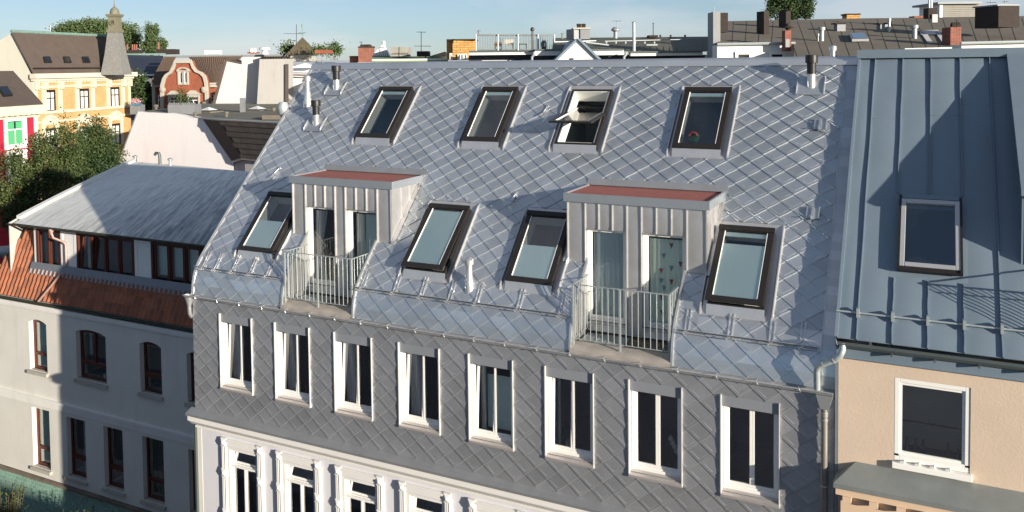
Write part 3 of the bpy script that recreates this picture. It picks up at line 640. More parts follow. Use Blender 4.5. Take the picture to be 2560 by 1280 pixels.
for i, (u, v, red) in enumerate([(0.33, 0.62, 1), (0.62, 0.50, 1), (0.88, 0.72, 1), (0.62, 0.93, 1), (0.40, 0.80, 0), (0.62, 0.66, 0), (0.33, 0.50, 0), (0.34, 0.30, 1), (0.40, 0.42, 0), (0.35, 0.12, 1), (0.62, 0.22, 0), (0.85, 0.38, 1)]):
    x = -4.98+0.70*u; z = 13.4+1.66*v; t_ = B(); t_.poly([(x-0.045, 1.108, z+0.05), (x+0.045, 1.108, z+0.05), (x, 1.108, z-0.06)]); t_.build('printed_pennant', mat('red_pennant', (0.38, 0.06, 0.06), 0.9) if red else mat('blue_grey_pennant', (0.20, 0.28, 0.32), 0.9), ct)
curtain(-13.30, -12.95, 13.4, 15.06, 1.135, 'curtain', 'dark gathered curtain in the left door of the left-hand dormer', CURTG, 5, skew=0.45)
curtain(-12.10, -11.86, 13.4, 15.06, 1.135, 'curtain', 'light gathered curtain at the left of the second left-hand dormer door', CURT, 4)
curtain(-11.84, -11.42, 13.4, 15.06, 1.14, 'net_curtain', 'thin net curtain filling the second door of the left-hand dormer', mat('net_curtain', (0.60, 0.68, 0.64), 0.9), 6, amp=0.015)

# ridge, verge, valley strip
b = B(); b.tube((XL-0.03, 4.78, 18.55), (XR-0.02, 4.78, 18.55), 0.066, 16); b.prism([R(XL-0.02, TEND-0.13, 0.035), R(XR, TEND-0.13, 0.035), R(XR, TEND+0.02, 0.06), R(XL-0.02, TEND+0.02, 0.06)], NR*-0.012)
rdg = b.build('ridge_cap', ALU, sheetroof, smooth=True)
for i in range(21):
    x = XL+0.5+i*0.7; b = B(); b.box(x-0.035, x+0.035, 4.66, 4.70, 18.46, 18.49); b.build('ridge_clip', BRIGHT, sheetroof)
b = B(); n = 40; tt = [TMIN-0.02+(TEND-TMIN)*(i/n)**1.5 for i in range(n+1)]
for i in range(n):
    a, c = tt[i], tt[i+1]
    for (xa, ha, xb, hb_) in ((XL-0.035, -0.06, XL-0.035, 0.03), (XL-0.035, 0.03, XL, 0.045), (XL, 0.045, XL+0.05, 0.03), (XL+0.05, 0.03, XL+0.055, 0.0)):
        b.poly([R(xa, a, ha), R(xb, a, hb_), R(xb, c, hb_), R(xa, c, ha)])
b.build('verge_flashing', ZINC, sheetroof, smooth=True)
b = B()
for i in range(n):
    a, c = tt[i], tt[i+1]; b.poly([R(-1.66, a, 0.012), R(XR, a, 0.012), R(XR, c, 0.012), R(-1.66, c, 0.012)]); 
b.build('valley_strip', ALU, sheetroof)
b = B()
for i in range(n):
    a, c = tt[i], tt[i+1]; b.poly([R(-1.672, a, 0.0), R(-1.672, a, 0.03), R(-1.672, c, 0.03), R(-1.672, c, 0.0)][::-1]); b.poly([R(-1.672, a, 0.03), R(-1.655, a, 0.03), R(-1.655, c, 0.03), R(-1.672, c, 0.03)]); b.poly([R(-1.655, a, 0.03), R(-1.655, a, 0.0), R(-1.655, c, 0.0), R(-1.655, c, 0.03)][::-1])
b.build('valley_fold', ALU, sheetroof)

# roof pipes with flashing plates
def roof_pipe(x, t, r, h, black, plate=True):
    p = R(x, t, 0); b = B(); b.tube(p-Vector((0, 0, 0.1)), p+Vector((0, 0, h*0.45 if black else h*0.8)), r, 18)
    vp = b.build('vent_pipe', BRIGHT, house, smooth=True)
    if black:
        b = B(); b.lathe(p, [(r*1.02, h*0.40), (r*1.04, h*0.74), (r*1.38, h*0.75), (r*1.42, h*0.98), (r*1.36, h), (r*1.1, h), (r*1.05, h*0.97), (0, h*0.9)], 20); b.build('black_cowl', BLACKP, vp, smooth=True)
    if plate:
        b = B(); l_, r_, lo, hi = x-0.29, x+0.27, t-0.26, t+0.27
        n = 10; b.prism([R(l_, lo, 0.034), R(r_, lo, 0.034), R(r_, hi, 0.034), R(l_, hi, 0.034)], NR*0.004)
        for xx in (l_, r_):
            for i in range(n):
                f0, f1 = i/n, (i+1)/n; H = lambda f: 0.036+0.055*math.sin(math.pi*min(1, f*1.0))**0.5
                b.poly([R(xx-0.03, lo+(hi-lo)*f0, 0.034), R(xx-0.03, lo+(hi-lo)*f1, 0.034), R(xx, lo+(hi-lo)*f1, H(f1)), R(xx, lo+(hi-lo)*f0, H(f0))][::-1]); b.poly([R(xx, lo+(hi-lo)*f0, H(f0)), R(xx, lo+(hi-lo)*f1, H(f1)), R(xx+0.02, lo+(hi-lo)*f1, 0.034), R(xx+0.02, lo+(hi-lo)*f0, 0.034)][::-1])
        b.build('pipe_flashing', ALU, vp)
    return vp
roof_pipe(-2.34, 5.66, 0.092, 0.68, True); roof_pipe(-14.95, 5.54, 0.092, 0.66, True); roof_pipe(-14.97, 4.26, 0.092, 0.66, True)
def cone_vent(x, t, h, r0, r1):
    p = R(x, t, 0); b = B(); b.lathe(p-Vector((0, 0, 0.1)), [(r0, 0), (r0, 0.12), (r1*1.05, 0.1+h*0.52), (r1, 0.1+h*0.53), (r1, 0.1+h*0.80), (r1*1.55, 0.1+h*0.81), (r1*1.6, 0.1+h*0.96), (r1*0.8, 0.1+h*1.02), (0, 0.1+h*1.04)], 20)
    b.build('cone_vent', ZINC, sheetroof, smooth=True)
cone_vent(-15.66, 4.98, 0.80, 0.125, 0.065); cone_vent(-8.64, 0.02, 0.62, 0.10, 0.062)
for x, t in ((-15.39, 2.50), (-8.37, 2.20), (-8.36, 4.75)):     # rope hooks
    b = B(); b.path([R(x+0.04, t+0.22, 0.035), R(x-0.01, t+0.05, 0.05), R(x-0.03, t-0.05, 0.07), R(x-0.01, t-0.10, 0.11), R(x+0.03, t-0.05, 0.12), R(x+0.05, t+0.05, 0.08)], 0.011, 8); b.prism([R(x+0.0, t+0.28, 0.02), R(x+0.06, t+0.28, 0.02), R(x+0.05, t+0.02, 0.03), R(x+0.01, t+0.02, 0.03)], NR*0.02); b.build('safety_hook', BRIGHT, sheetroof)
for x, t in ((-2.07, 4.58), (-2.03, 2.40)):
    b = B(); b.prism([R(x-0.13, t-0.12, 0.034), R(x+0.13, t-0.12, 0.034), R(x+0.13, t+0.14, 0.034), R(x-0.13, t+0.14, 0.034)], NR*0.004)
    for q in (-0.12, 0.10): b.prism([R(x+q, t-0.12, 0.035), R(x+q+0.025, t-0.12, 0.035), R(x+q+0.03, t+0.14, 0.035), R(x+q+0.005, t+0.14, 0.035)], NR*0.035)
    b.prism([R(x-0.03, t-0.16, 0.04), R(x+0.03, t-0.16, 0.04), R(x+0.02, t+0.12, 0.04), R(x-0.02, t+0.12, 0.04)], NR*0.05); b.tube(R(x-0.02, t-0.10, 0.09), R(x-0.02, t-0.14, 0.16), 0.012, 8)
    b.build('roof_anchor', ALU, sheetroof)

# snow guards
TS = -0.30
for xa, xb, br in ((-16.22, -13.50, (-16.02, -15.62, -15.06, -14.50, -13.98)), (-11.42, -6.36, (-11.25, -10.40, -9.72, -9.02, -8.38, -7.42, -6.50)), (-4.14, -1.72, (-4.0, -3.22, -2.50, -1.98))):
    b = B()
    for h in (0.06, 0.10, 0.145): b.tube(R(xa, TS, h), R(xb, TS, h), 0.009, 6)
    b.tube(R(xa, TS-0.04, 0.045), R(xb, TS-0.04, 0.045), 0.010, 8)
    sg = b.build('snow_guard', BRIGHT, house)
    for x in br:
        b = B()
        for q in (-0.035, 0.035): b.prism([R(x+q-0.008, TS-0.02, 0.03), R(x+q+0.008, TS-0.02, 0.03), R(x+q+0.010, TS+0.42, 0.03), R(x+q-0.010, TS+0.42, 0.03)], NR*0.02)
        b.prism([R(x-0.008, TS-0.045, 0.02), R(x+0.008, TS-0.045, 0.02), R(x+0.008, TS-0.015, 0.15), R(x-0.008, TS-0.015, 0.15)], (0, -0.012, 0)); b.path([R(x-0.04, TS-0.05, 0.03), R(x-0.04, TS-0.05, 0.17), R(x+0.05, TS-0.02, 0.17)], 0.010, 6)
        b.build('snow_guard_bracket', BRIGHT, sg)

# gutter, hopper, downpipe, offset pipe from the neighbour
def gutter(name, x0, x1, y, z, r, m, parent, fl=None):
    b = B(); n = 10
    for i in range(n):
        a0, a1 = math.pi*i/n, math.pi*(i+1)/n
        f = lambda a: (y+r*math.cos(a), z-r*math.sin(a))
        (ya, za), (yb, zb_) = f(a0), f(a1)
        b.poly([(x0, ya, za), (x1, ya, za), (x1, yb, zb_), (x0, yb, zb_)])
    b.tube((x0, y-r-0.006, z+0.002), (x1, y-r-0.006, z+0.002), 0.011, 8)
    for x in (x0, x1): b.poly([(x, y+r*math.cos(math.pi*i/n), z-r*math.sin(math.pi*i/n)) for i in range(n+1)])
    return b.build(name, m, parent, smooth=True)
gt = gutter('gutter', XL-0.15, XR-0.03, -0.075, 12.965, 0.068, ZINC, house)
for i in range(21):
    x = XL+0.25+i*0.70
    if x > XR-0.1: break
    b = B(); b.path([(x, 0.0, 12.975), (x, -0.155, 12.985), (x+0.02, -0.162, 12.95), (x+0.035, -0.15, 12.915)], 0.005, 6); b.build('gutter_bracket', ZINC, gt)
b = B(); b.box(XL, XR-0.2, -0.012, 0.02, 12.90, 12.98); b.build('drip_strip', ZINCD, gt)
xh = -16.27
b = B(); b.lathe((xh, -0.075, 12.65), [(0.045, 0), (0.05, 0.02), (0.05, 0.05), (0.10, 0.22), (0.105, 0.27)], 14); b.path([(xh, -0.075, 12.68), (xh, -0.07, 12.50), (xh-0.01, -0.02, 12.42), (xh-0.05, 0.10, 12.38)], 0.05, 12); b.build('hopper_outlet', ZINCD, gt, smooth=True)
xd = -1.585
b = B(); b.prism([(xd-0.14, -0.15, 12.90), (xd+0.14, -0.15, 12.90), (xd+0.065, -0.15, 12.66), (xd-0.065, -0.15, 12.66)], (0, 0.14, 0)); b.build('rain_hopper', ZINCD, gt, bevel=0.006)
b = B(); b.tube((xd, -0.115, 12.68), (xd, -0.115, 0.2), 0.055, 16); dp = b.build('downpipe', mat('weathered_downpipe', (0.30, 0.28, 0.26), 0.42, 0.6, 0.1, 3), gt, smooth=True)
for z in (12.60, 12.56, 12.48, 11.35, 9.6):
    b = B(); b.tube((xd, -0.115, z), (xd, -0.115, z+0.025), 0.061, 16); b.build('pipe_collar', BRIGHT, gt)

# cornice and white lower storey
b = B(); b.prism([(XL-0.12, 0.0, 10.14), (XR, 0.0, 10.14), (XR, -0.20, 10.05), (XL-0.12, -0.20, 10.05)], (0, 0, -0.01)); b.box(XL-0.12, XR, -0.205, -0.198, 10.00, 10.052)
cf = b.build('cornice_flashing', ZINCD, house)
b = B(); b.box(XL-0.10, XR, -0.16, 0.10, 9.86, 10.03); b.prism([(XL-0.06, -0.159, 9.86), (XL-0.06, 0.06, 9.86), (XL-0.06, 0.06, 9.72), (XL-0.06, -0.07, 9.76)], (XR-XL+0.06, 0, 0)); b.box(XL+0.02, XR, -0.03, 0.06, 9.66, 9.72)
b.build('cornice', TRIMW, house, bevel=0.008)
WS = [-15.22+1.7145*k for k in range(8)]; SW = 0.98
lw = sheet(B(), lambda a, c, h: Vector((a, 0.03-h, c)), XL+0.07, XR, 0, 9.80, [(x, x+SW, 7.05, 9.36) for x in WS], [], 0).build('stucco_wall', STUCCO, house)
b = B(); b.box(XL-0.02, XL+0.03, -0.04, 0.03, 0, 9.7); b.build('left_downpipe', SEAMD, house)
for k, x in enumerate(WS):
    x1 = x+SW; b = B()
    ring(b, lambda a, c, h: Vector((a, 0.12-h, c)), x+0.09, x1-0.06, 7.05, 9.30, 0.05, 0, 0.06)
    b.box(x+0.14, x1-0.11, 0.05, 0.11, 8.86, 8.96); b.box((x+x1)/2-0.01, (x+x1)/2+0.04, 0.05, 0.115, 7.1, 8.86)
    b.box(x+0.10, x1-0.07, 0.0, 0.05, 8.90, 8.945)
    wn = b.build('stucco_window', WHITEF, house, bevel=0.004)
    b = B(); b.box(x-0.0, x+0.09, -0.01, 0.13, 7.05, 9.36); b.box(x1-0.06, x1, -0.01, 0.13, 7.05, 9.36); b.box(x+0.09, x1-0.06, -0.01, 0.13, 9.30, 9.36); b.split('white_jamb', TRIMW, wn)
    for xa in (x-0.15, x1):                                    # fluted side pilasters with diamond blocks
        b = B(); b.box(xa, xa+0.15, -0.015, 0.03, 7.0, 9.42)
        for q in (0.015, 0.055, 0.11): b.box(xa+q, xa+q+0.022, -0.045, -0.015, 7.0, 9.40)
        b.build('pilaster', TRIMW, wn)
        for zz in (9.37, 8.62, 7.62):
            b = B(); b.box(xa-0.012, xa+0.155, -0.05, 0.0, zz, zz+0.20); c = Vector((xa+0.0715, -0.10, zz+0.10)); q = [(xa, -0.0505, zz+0.01), (xa+0.143, -0.0505, zz+0.01), (xa+0.143, -0.0505, zz+0.19), (xa, -0.0505, zz+0.19)]
            for i in range(4): b.poly([q[i], q[(i+1) % 4], c])
            b.build('diamond_block', TRIMW, wn)
    b = B(); b.box(x, x1, -0.03, 0.03, 9.38, 9.55); b.box(x, x1, -0.055, 0.03, 9.49, 9.54); b.build('lintel', TRIMW, wn)
    a = 0.09 if k != 3 else 0.05
    def Q(xx, zz, h, a=a): return Vector((xx, 0.12-h+a*(zz-8.97)/0.3, zz))
    b = B(); ring(b, Q, x+0.145, x1-0.115, 8.97, 9.25, 0.035, 0, 0.04); b.build('transom_sash', WHITEF, wn)
    b = B(); b.poly([Q(x+0.18, 9.0, 0.02), Q(x1-0.15, 9.0, 0.02), Q(x1-0.15, 9.21, 0.02), Q(x+0.18, 9.21, 0.02)]); b.poly([(x+0.14, 0.10, 7.1), (x1-0.11, 0.10, 7.1), (x1-0.11, 0.10, 8.86), (x+0.14, 0.10, 8.86)]); b.build('pane', PANED, wn)
    b = B(); b.box(x-0.1, x1+0.1, 0.9, 0.95, 6.9, 9.5); b.box(x-0.1, x-0.05, 0.13, 0.9, 6.9, 9.5); b.box(x1+0.05, x1+0.1, 0.13, 0.9, 6.9, 9.5); b.box(x-0.1, x1+0.1, 0.13, 0.95, 9.5, 9.52); b.build('room_behind', ROOM, wn)

# ================================================================== the plastered house on the left, set back from the metal-clad one
YL = 4.0
lh = thing('plastered_house', 'off-white plastered house with brown windows, orange tiled mansard and pale flat roof', 'house', (-25, 9, 0))
ARW = [(-28.56, -27.62, 7.93, 9.75), (-26.08, -24.60, 8.0, 9.73), (-22.99, -22.01, 8.03, 9.72), (-20.89, -19.9, 8.04, 9.68)]
LOW = [(-28.56, -27.62, 4.45, 6.57), (-26.72, -25.76, 4.47, 6.55), (-24.85, -23.92, 4.48, 6.56), (-23.0, -22.03, 4.46, 6.56), (-20.93, -20.0, 4.5, 6.53)]
xl0, xl1 = -31.2, -16.3
b = sheet(B(), lambda a, c, h: Vector((a, YL-h, c)), xl0, xl1, 4.12, 10.42, [w_[:4] for w_ in ARW+LOW], [], 0)
for x0, x1, z0, z1 in ARW:                                     # arched heads: fill the corners of the opening
    for sg in (0, 1):
        n = 8; f = lambda u: z1-0.12*(2*u-1)**2
        for i in range(n//2):
            u0, u1 = (i/n, (i+1)/n) if sg == 0 else (1-i/n, 1-(i+1)/n)
            q = [(x0+(x1-x0)*u0, YL, f(u0)), (x0+(x1-x0)*u1, YL, f(u1)), (x0+(x1-x0)*u1, YL, z1), (x0+(x1-x0)*u0, YL, z1)]; b.prism(q, (0, 0.25, 0))
pass
for x0, x1, z0, z1 in ARW+LOW:
    b.box(x0-0.03, x0, YL+0.001, YL+0.26, z0, z1); b.box(x1, x1+0.03, YL+0.001, YL+0.26, z0, z1); b.box(x0-0.03, x1+0.03, YL+0.001, YL+0.26, z1, z1+0.03)
b.build('front_wall', PLAST, lh)
b = B(); b.box(xl0, xl1, YL-0.05, YL, 6.80, 6.98); b.box(xl0, xl1, YL-0.09, YL, 6.92, 7.0); b.box(xl0, xl1, YL-0.03, YL, 6.70, 6.80); b.build('belt_course', BELT, lh)
b = B(); b.box(xl0, xl1, YL-0.06, YL, 10.10, 10.16); b.box(xl0, xl1, YL-0.10, YL, 10.16, 10.30); b.build('eaves_moulding', BELT, lh)
for n_, (x0, x1, z0, z1) in enumerate(ARW+LOW):
    arch = n_ < 4; b = B(); P = lambda a, c, h: Vector((a, YL+0.22-h, c))
    ring(b, P, x0, x1, z0, z1, 0.075, 0, 0.06); zm = z0+(z1-z0)*0.30
    b.box(x0+0.075, x1-0.075, YL+0.15, YL+0.21, zm-0.05, zm+0.05)
    if n_ == 1: b.box((x0+x1)/2-0.04, (x0+x1)/2+0.04, YL+0.15, YL+0.21, zm+0.05, z1-0.075)
    if arch: b.box(x0, x1, YL+0.17, YL+0.21, z1-0.17, z1)
    b_ = b; wn = b.build('window', MAHOG, lh, bevel=0.006)
    b = B(); b.box(x0-0.06, x1+0.06, YL-0.10, YL+0.16, z0-0.13, z0-0.02); b.build('window_sill', mat('worn_concrete_sill', (0.40, 0.38, 0.33), 0.9, 0, 0.15, 5, dirt=0.3), wn)
    b = B(); b.poly([P(x0+0.07, z0+0.07, 0.02), P(x1-0.07, z0+0.07, 0.02), P(x1-0.07, z1-0.07, 0.02), P(x0+0.07, z1-0.07, 0.02)]); b.build('pane', PANED, wn)
    if n_ in (1, 2, 3, 5, 6, 8):
        b = B(); zz0, zz1 = zm+0.05, z1-0.09; xe = (x0+x1)/2-0.04 if n_ == 1 else x1-0.08
        Q = lambda a, c, h: Vector((a, YL+0.20-h+0.17*(c-zz0)/(zz1-zz0), c)); ring(b, Q, x0+0.08, xe, zz0, zz1, 0.05, 0, 0.04); b.build('tilted_sash', MAHOG, wn)
    b = B(); ya = YL+0.30; yb = YL+1.4
    for pl in ([(x0-.1, yb, z0), (x1+.1, yb, z0), (x1+.1, yb, z1), (x0-.1, yb, z1)], [(x0-.1, ya, z0), (x0-.1, yb, z0), (x0-.1, yb, z1), (x0-.1, ya, z1)], [(x1+.1, ya, z0), (x1+.1, yb, z0), (x1+.1, yb, z1), (x1+.1, ya, z1)], [(x0, ya, z0), (x1, ya, z0), (x1, yb, z0), (x0, yb, z0)], [(x0, ya, z1), (x1, ya, z1), (x1, yb, z1), (x0, yb, z1)]): b.poly(pl)
    b.build('room_behind', ROOM, wn)
    if n_ in (0, 4, 7):
        b = B(); b.box(x0+0.1, x1-0.08, YL+0.255, YL+0.26, z0+0.08, z1-0.1); b.build('inner_blind', BLIND if n_ != 7 else mat('speckled_glass_film', (0.10, 0.11, 0.09), 0.7, 0, 0.5, 30), wn)
curtain(-25.95, -25.80, 8.7, 9.6, YL+0.42, 'curtain', 'pale curtain in the wide shaded arched window of the plastered house', CURT, 2)
curtain(-24.95, -24.78, 8.7, 9.6, YL+0.42, 'curtain', 'right-hand curtain in the wide shaded arched window of the plastered house', CURT, 2)
lathe_thing('flower_pot', 'white pot standing in the wide shaded arched window', 'flower pot', (-25.1, YL+0.36, 8.02), [(0, 0), (0.07, 0), (0.085, 0.16), (0, 0.16)], WHITEF)
lathe_thing('pumpkin', 'orange pumpkin in the second shaded arched window', 'pumpkin', (-22.3, YL+0.42, 8.05), [(0.05, 0), (0.13, 0.03), (0.16, 0.11), (0.12, 0.19), (0.03, 0.21), (0.02, 0.25)], mat('pumpkin_skin', (0.35, 0.12, 0.03), 0.6))
curtain(-26.42, -26.25, 4.5, 6.4, YL+0.42, 'curtain', 'cream curtain in the half-sunlit lower window of the plastered house', CURT, 3)

# teal tiled base
TEAL = mat('teal_glazed_tile', (0.20, 0.36, 0.30), 0.4, 0, 0.06, 4, isl=-0.14)
b = B(); b.box(xl0, xl1, YL-0.02, YL+0.1, 0, 4.12); base = b.build('tiled_base', mat('tile_grout', (0.50, 0.44, 0.34), 0.9), lh)
b = B(); b.box(xl0, xl1, YL-0.14, YL, 4.03, 4.12); b.build('base_ledge', mat('mossy_ledge', (0.16, 0.13, 0.10), 0.95, 0, 0.4, 4), lh)
tb = B(); tw, th_ = 0.215, 0.13; tb.prism([(0, -0.012, 0), (tw-0.02, -0.012, 0), (tw-0.02, -0.012, th_-0.02), (0, -0.012, th_-0.02)], (0, 0.012, 0))
tme = None; cnt = 0; rest = B(); spots = []
for r in range(14):
    for c in range(70):
        x = xl0+0.02+c*tw+(tw/2 if r % 2 else 0); z = 4.02-(r+1)*th_
        d = Vector((x, YL, z))-CAM; u = 1280+FPX*d.dot(RT)/d.dot(fw); v = PPY-FPX*d.dot(UP)/d.dot(fw)
        spots.append((0 if (u > -10 and v < 1290 and u < 420) else 1, r, x, z))
spots.sort()
for q, r, x, z in spots:
    if cnt < 300 and q == 0:
        if tme is None: tme = bpy.data.meshes.new('wall_tile'); tme.from_pydata([tuple(v) for v in tb.v], [], tb.f); tme.materials.append(TEAL)
        o = bpy.data.objects.new('wall_tile', tme); COL.objects.link(o); o.parent = base; o.location = Vector((x, YL-0.02, z))-wl(base); cnt += 1
    elif x < xl1-0.2: rest.prism([(x, YL-0.032, z), (x+tw-0.012, YL-0.032, z), (x+tw-0.012, YL-0.032, z+th_-0.012), (x, YL-0.032, z+th_-0.012)], (0, 0.012, 0))
rest.build('wall_tile_field', TEAL, base)['kind'] = 'stuff'

# tiled mansard slope: from the gutter up to the dormer band
gutter('gutter', xl0+0.3, xl1, YL-0.12, 10.42, 0.085, mat('green_black_gutter', (0.045, 0.05, 0.035), 0.6, 0.2, 0.3, 5), lh)
MZ0, MY0, MZ1, MY1 = 10.44, YL-0.05, 12.95, YL+0.98
mlen = math.hypot(MZ1-MZ0, MY1-MY0); MT = Vector((0, (MY1-MY0)/mlen, (MZ1-MZ0)/mlen)); MN = Vector((0, -MT.z, MT.y))
def MM(x, s, h=0.0): return Vector((x, MY0, MZ0))+MT*s+MN*h
b = B(); b.poly([MM(xl0, 0, -0.03), MM(-28.86, 0, -0.03), MM(-28.86, mlen, -0.03), MM(-29.75, mlen, -0.03)]); b.poly([MM(-28.86, 0, -0.03), MM(xl1, 0, -0.03), MM(xl1, 1.16, -0.03), MM(-28.86, 1.16, -0.03)]); b.poly([MM(xl0, 0, -0.03), MM(-29.75, mlen, -0.03), (-33, 12, 12.9), (xl0-2, 12, MZ0)])
msl = b.build('mansard_slope', mat('dark_batten', (0.05, 0.035, 0.03), 0.9), lh)
TERRA = mat('orange_pantile', (0.31, 0.105, 0.048), 0.75, 0, 0.22, 5, 0.002, 40, isl=-0.22, col2=(0.22, 0.09, 0.055), dirt=0.35)
tw, tl = 0.215, 0.335; tb = B(); prof = [(0, 0.0), (0.03, 0.045), (0.065, 0.055), (0.10, 0.035), (0.135, 0.008), (0.19, 0.006), (0.225, 0.018)]
def ptile(b, x, s):
    for i in range(len(prof)-1):
        (a, ha), (c, hc) = prof[i], prof[i+1]
        b.poly([MM(x+a, s, ha+0.022), MM(x+c, s, hc+0.022), MM(x+c, s+tl+0.02, hc), MM(x+a, s+tl+0.02, ha)]); b.poly([MM(x+a, s, ha-0.02), MM(x+c, s, hc-0.02), MM(x+c, s, hc+0.022), MM(x+a, s, ha+0.022)])
ptile(tb, 0, 0); o_ = MM(0, 0, 0); pme = bpy.data.meshes.new('pantile'); pme.from_pydata([tuple(v-o_) for v in tb.v], [], tb.f); pme.materials.append(TERRA)
pj = []
for r in range(7):
    s_ = r*tl+0.02; c = 0
    while True:
        x = xl0+0.1+c*tw; c += 1
        if x > xl1: break
        if x < xl0+(s_+0.2)*(-29.75-xl0)/mlen: continue
        if s_ > 0.98 and x > -29.05: continue
        if s_+tl > mlen+0.05: continue
        pj.append(((MM(x, s_)-CAM).length if x > -31 else 99, x, s_))
vis = [p for p in pj if p[1] < -20.2]; hid = [p for p in pj if p[1] >= -20.2]; vis.sort()
rest = B()
for n_, (q, x, s_) in enumerate(vis):
    if n_ < 300: o = bpy.data.objects.new('pantile', pme); COL.objects.link(o); o.parent = msl; o.location = MM(x, s_)-wl(msl)
    else: ptile(rest, x, s_)
for q, x, s_ in hid: ptile(rest, x, s_)
rest.build('pantile_field', TERRA, msl)['kind'] = 'stuff'
b = B()                                                        # lead apron along the top of the short tile run
for i in range(56): x = -28.8+i*0.215; b.tube(MM(x+0.05, 0.90, 0.05), MM(x+0.05, 1.06, 0.05), 0.05, 6)
b.prism([MM(-28.86, 1.02, 0.03), MM(xl1, 1.02, 0.03), MM(xl1, 1.30, 0.03), MM(-28.86, 1.30, 0.03)], MN*0.02)
b.build('lead_apron', mat('lead_flashing', (0.20, 0.21, 0.23), 0.55, 0.4, 0.15, 8), lh)
# dormer band with casements
YD = YL+0.50; dz0, dz1 = 11.40, 12.90
DW = [(-28.68, -27.36, 2), (-26.55, -23.66, 4), (-22.9, -19.9, 4), (-19.1, -17.2, 2)]
b = sheet(B(), lambda a, c, h: Vector((a, YD-h, c)), -28.85, xl1, dz0-0.05, 13.05, [(w_[0]+0.06, w_[1]-0.06, dz0, dz1-0.06) for w_ in DW], [], 0)
b.poly([(-28.85, YD, 11.2), (-28.85, YD, 13.05), (-28.85, YD+1.4, 13.05)])
dml = b.build('dormer_band', mat('white_painted_wood', (0.70, 0.70, 0.69), 0.6, 0, 0.06, 3, dirt=0.12), lh)
b = B()
for (xa, xb) in ((-27.36, -26.55), (-23.66, -22.9), (-19.9, -19.1)):
    for i in range(12): b.prism([(xa+0.12, YD-0.030, dz0+i*0.122), (xb-0.12, YD-0.030, dz0+i*0.122), (xb-0.12, YD-0.012, dz0+0.118+i*0.122), (xa+0.12, YD-0.012, dz0+0.118+i*0.122)], (0, 0.012, 0))
    for xx in (xa, xb-0.12): b.box(xx, xx+0.12, YD-0.035, YD-0.001, dz0-0.1, 13.0)
b.split('weatherboard', MATS['white_painted_wood'], dml)
b = B(); b.box(-28.9, xl1, YD-0.05, YD-0.001, 12.92, 13.04); b.build('head_board', MATS['white_painted_wood'], dml)
for x0, x1, nl in DW:
    P = lambda a, c, h: Vector((a, YD+0.05-h, c)); b = B(); ring(b, P, x0, x1, dz0-0.03, dz1, 0.10, 0, 0.08); wd = (x1-x0-0.2)/nl
    for i in range(1, nl): b.box(x0+0.1+wd*i-0.045, x0+0.1+wd*i+0.045, YD-0.03, YD+0.04, dz0+0.07, dz1-0.1)
    wn = b.build('casement_window', MAHOG, lh, bevel=0.006)
    for i in range(nl):
        a0, a1 = x0+0.1+wd*i+0.04, x0+0.1+wd*(i+1)-0.04; t_ = 0.13 if (x0 == -26.55 and i < 2) else 0
        Q = lambda a, c, h: Vector((a, YD+0.05-h+t_*(c-dz0)/(dz1-dz0), c)); b = B(); ring(b, Q, a0, a1, dz0+0.075, dz1-0.105, 0.05, 0, 0.05); b.build('casement_sash', MAHOG if not t_ else MAHOG, wn)
        b = B(); b.poly([Q(a0+0.05, dz0+0.12, 0.02), Q(a1-0.05, dz0+0.12, 0.02), Q(a1-0.05, dz1-0.15, 0.02), Q(a0+0.05, dz1-0.15, 0.02)]); b.build('pane', PANED, wn)
        if x0 in (-22.9, -28.68):
            b = B(); b.box(a0+0.03, a1-0.03, YD+0.16, YD+0.165, dz0+(0.35 if x0 == -22.9 else 0.05), dz1-0.12); b.build('inner_blind', BLIND if x0 == -22.9 else mat('cream_blind', (0.45, 0.46, 0.36), 0.8), wn)
    b = B(); ya = YD+0.22; yb = YD+1.5
    for pl in ([(x0, yb, dz0), (x1, yb, dz0), (x1, yb, dz1), (x0, yb, dz1)], [(x0, ya, dz0), (x0, yb, dz0), (x0, yb, dz1), (x0, ya, dz1)], [(x1, ya, dz0), (x1, yb, dz0), (x1, yb, dz1), (x1, ya, dz1)], [(x0, ya, dz0), (x1, ya, dz0), (x1, yb, dz0), (x0, yb, dz0)], [(x0, ya, dz1), (x1, ya, dz1), (x1, yb, dz1), (x0, yb, dz1)]): b.poly(pl)
    b.build('room_behind', ROOM, wn)
curtain(-26.30, -26.12, 11.6, 12.7, YD+0.22, 'curtain', 'cream curtain by the open casement of the wide brown dormer window', CURT, 2)
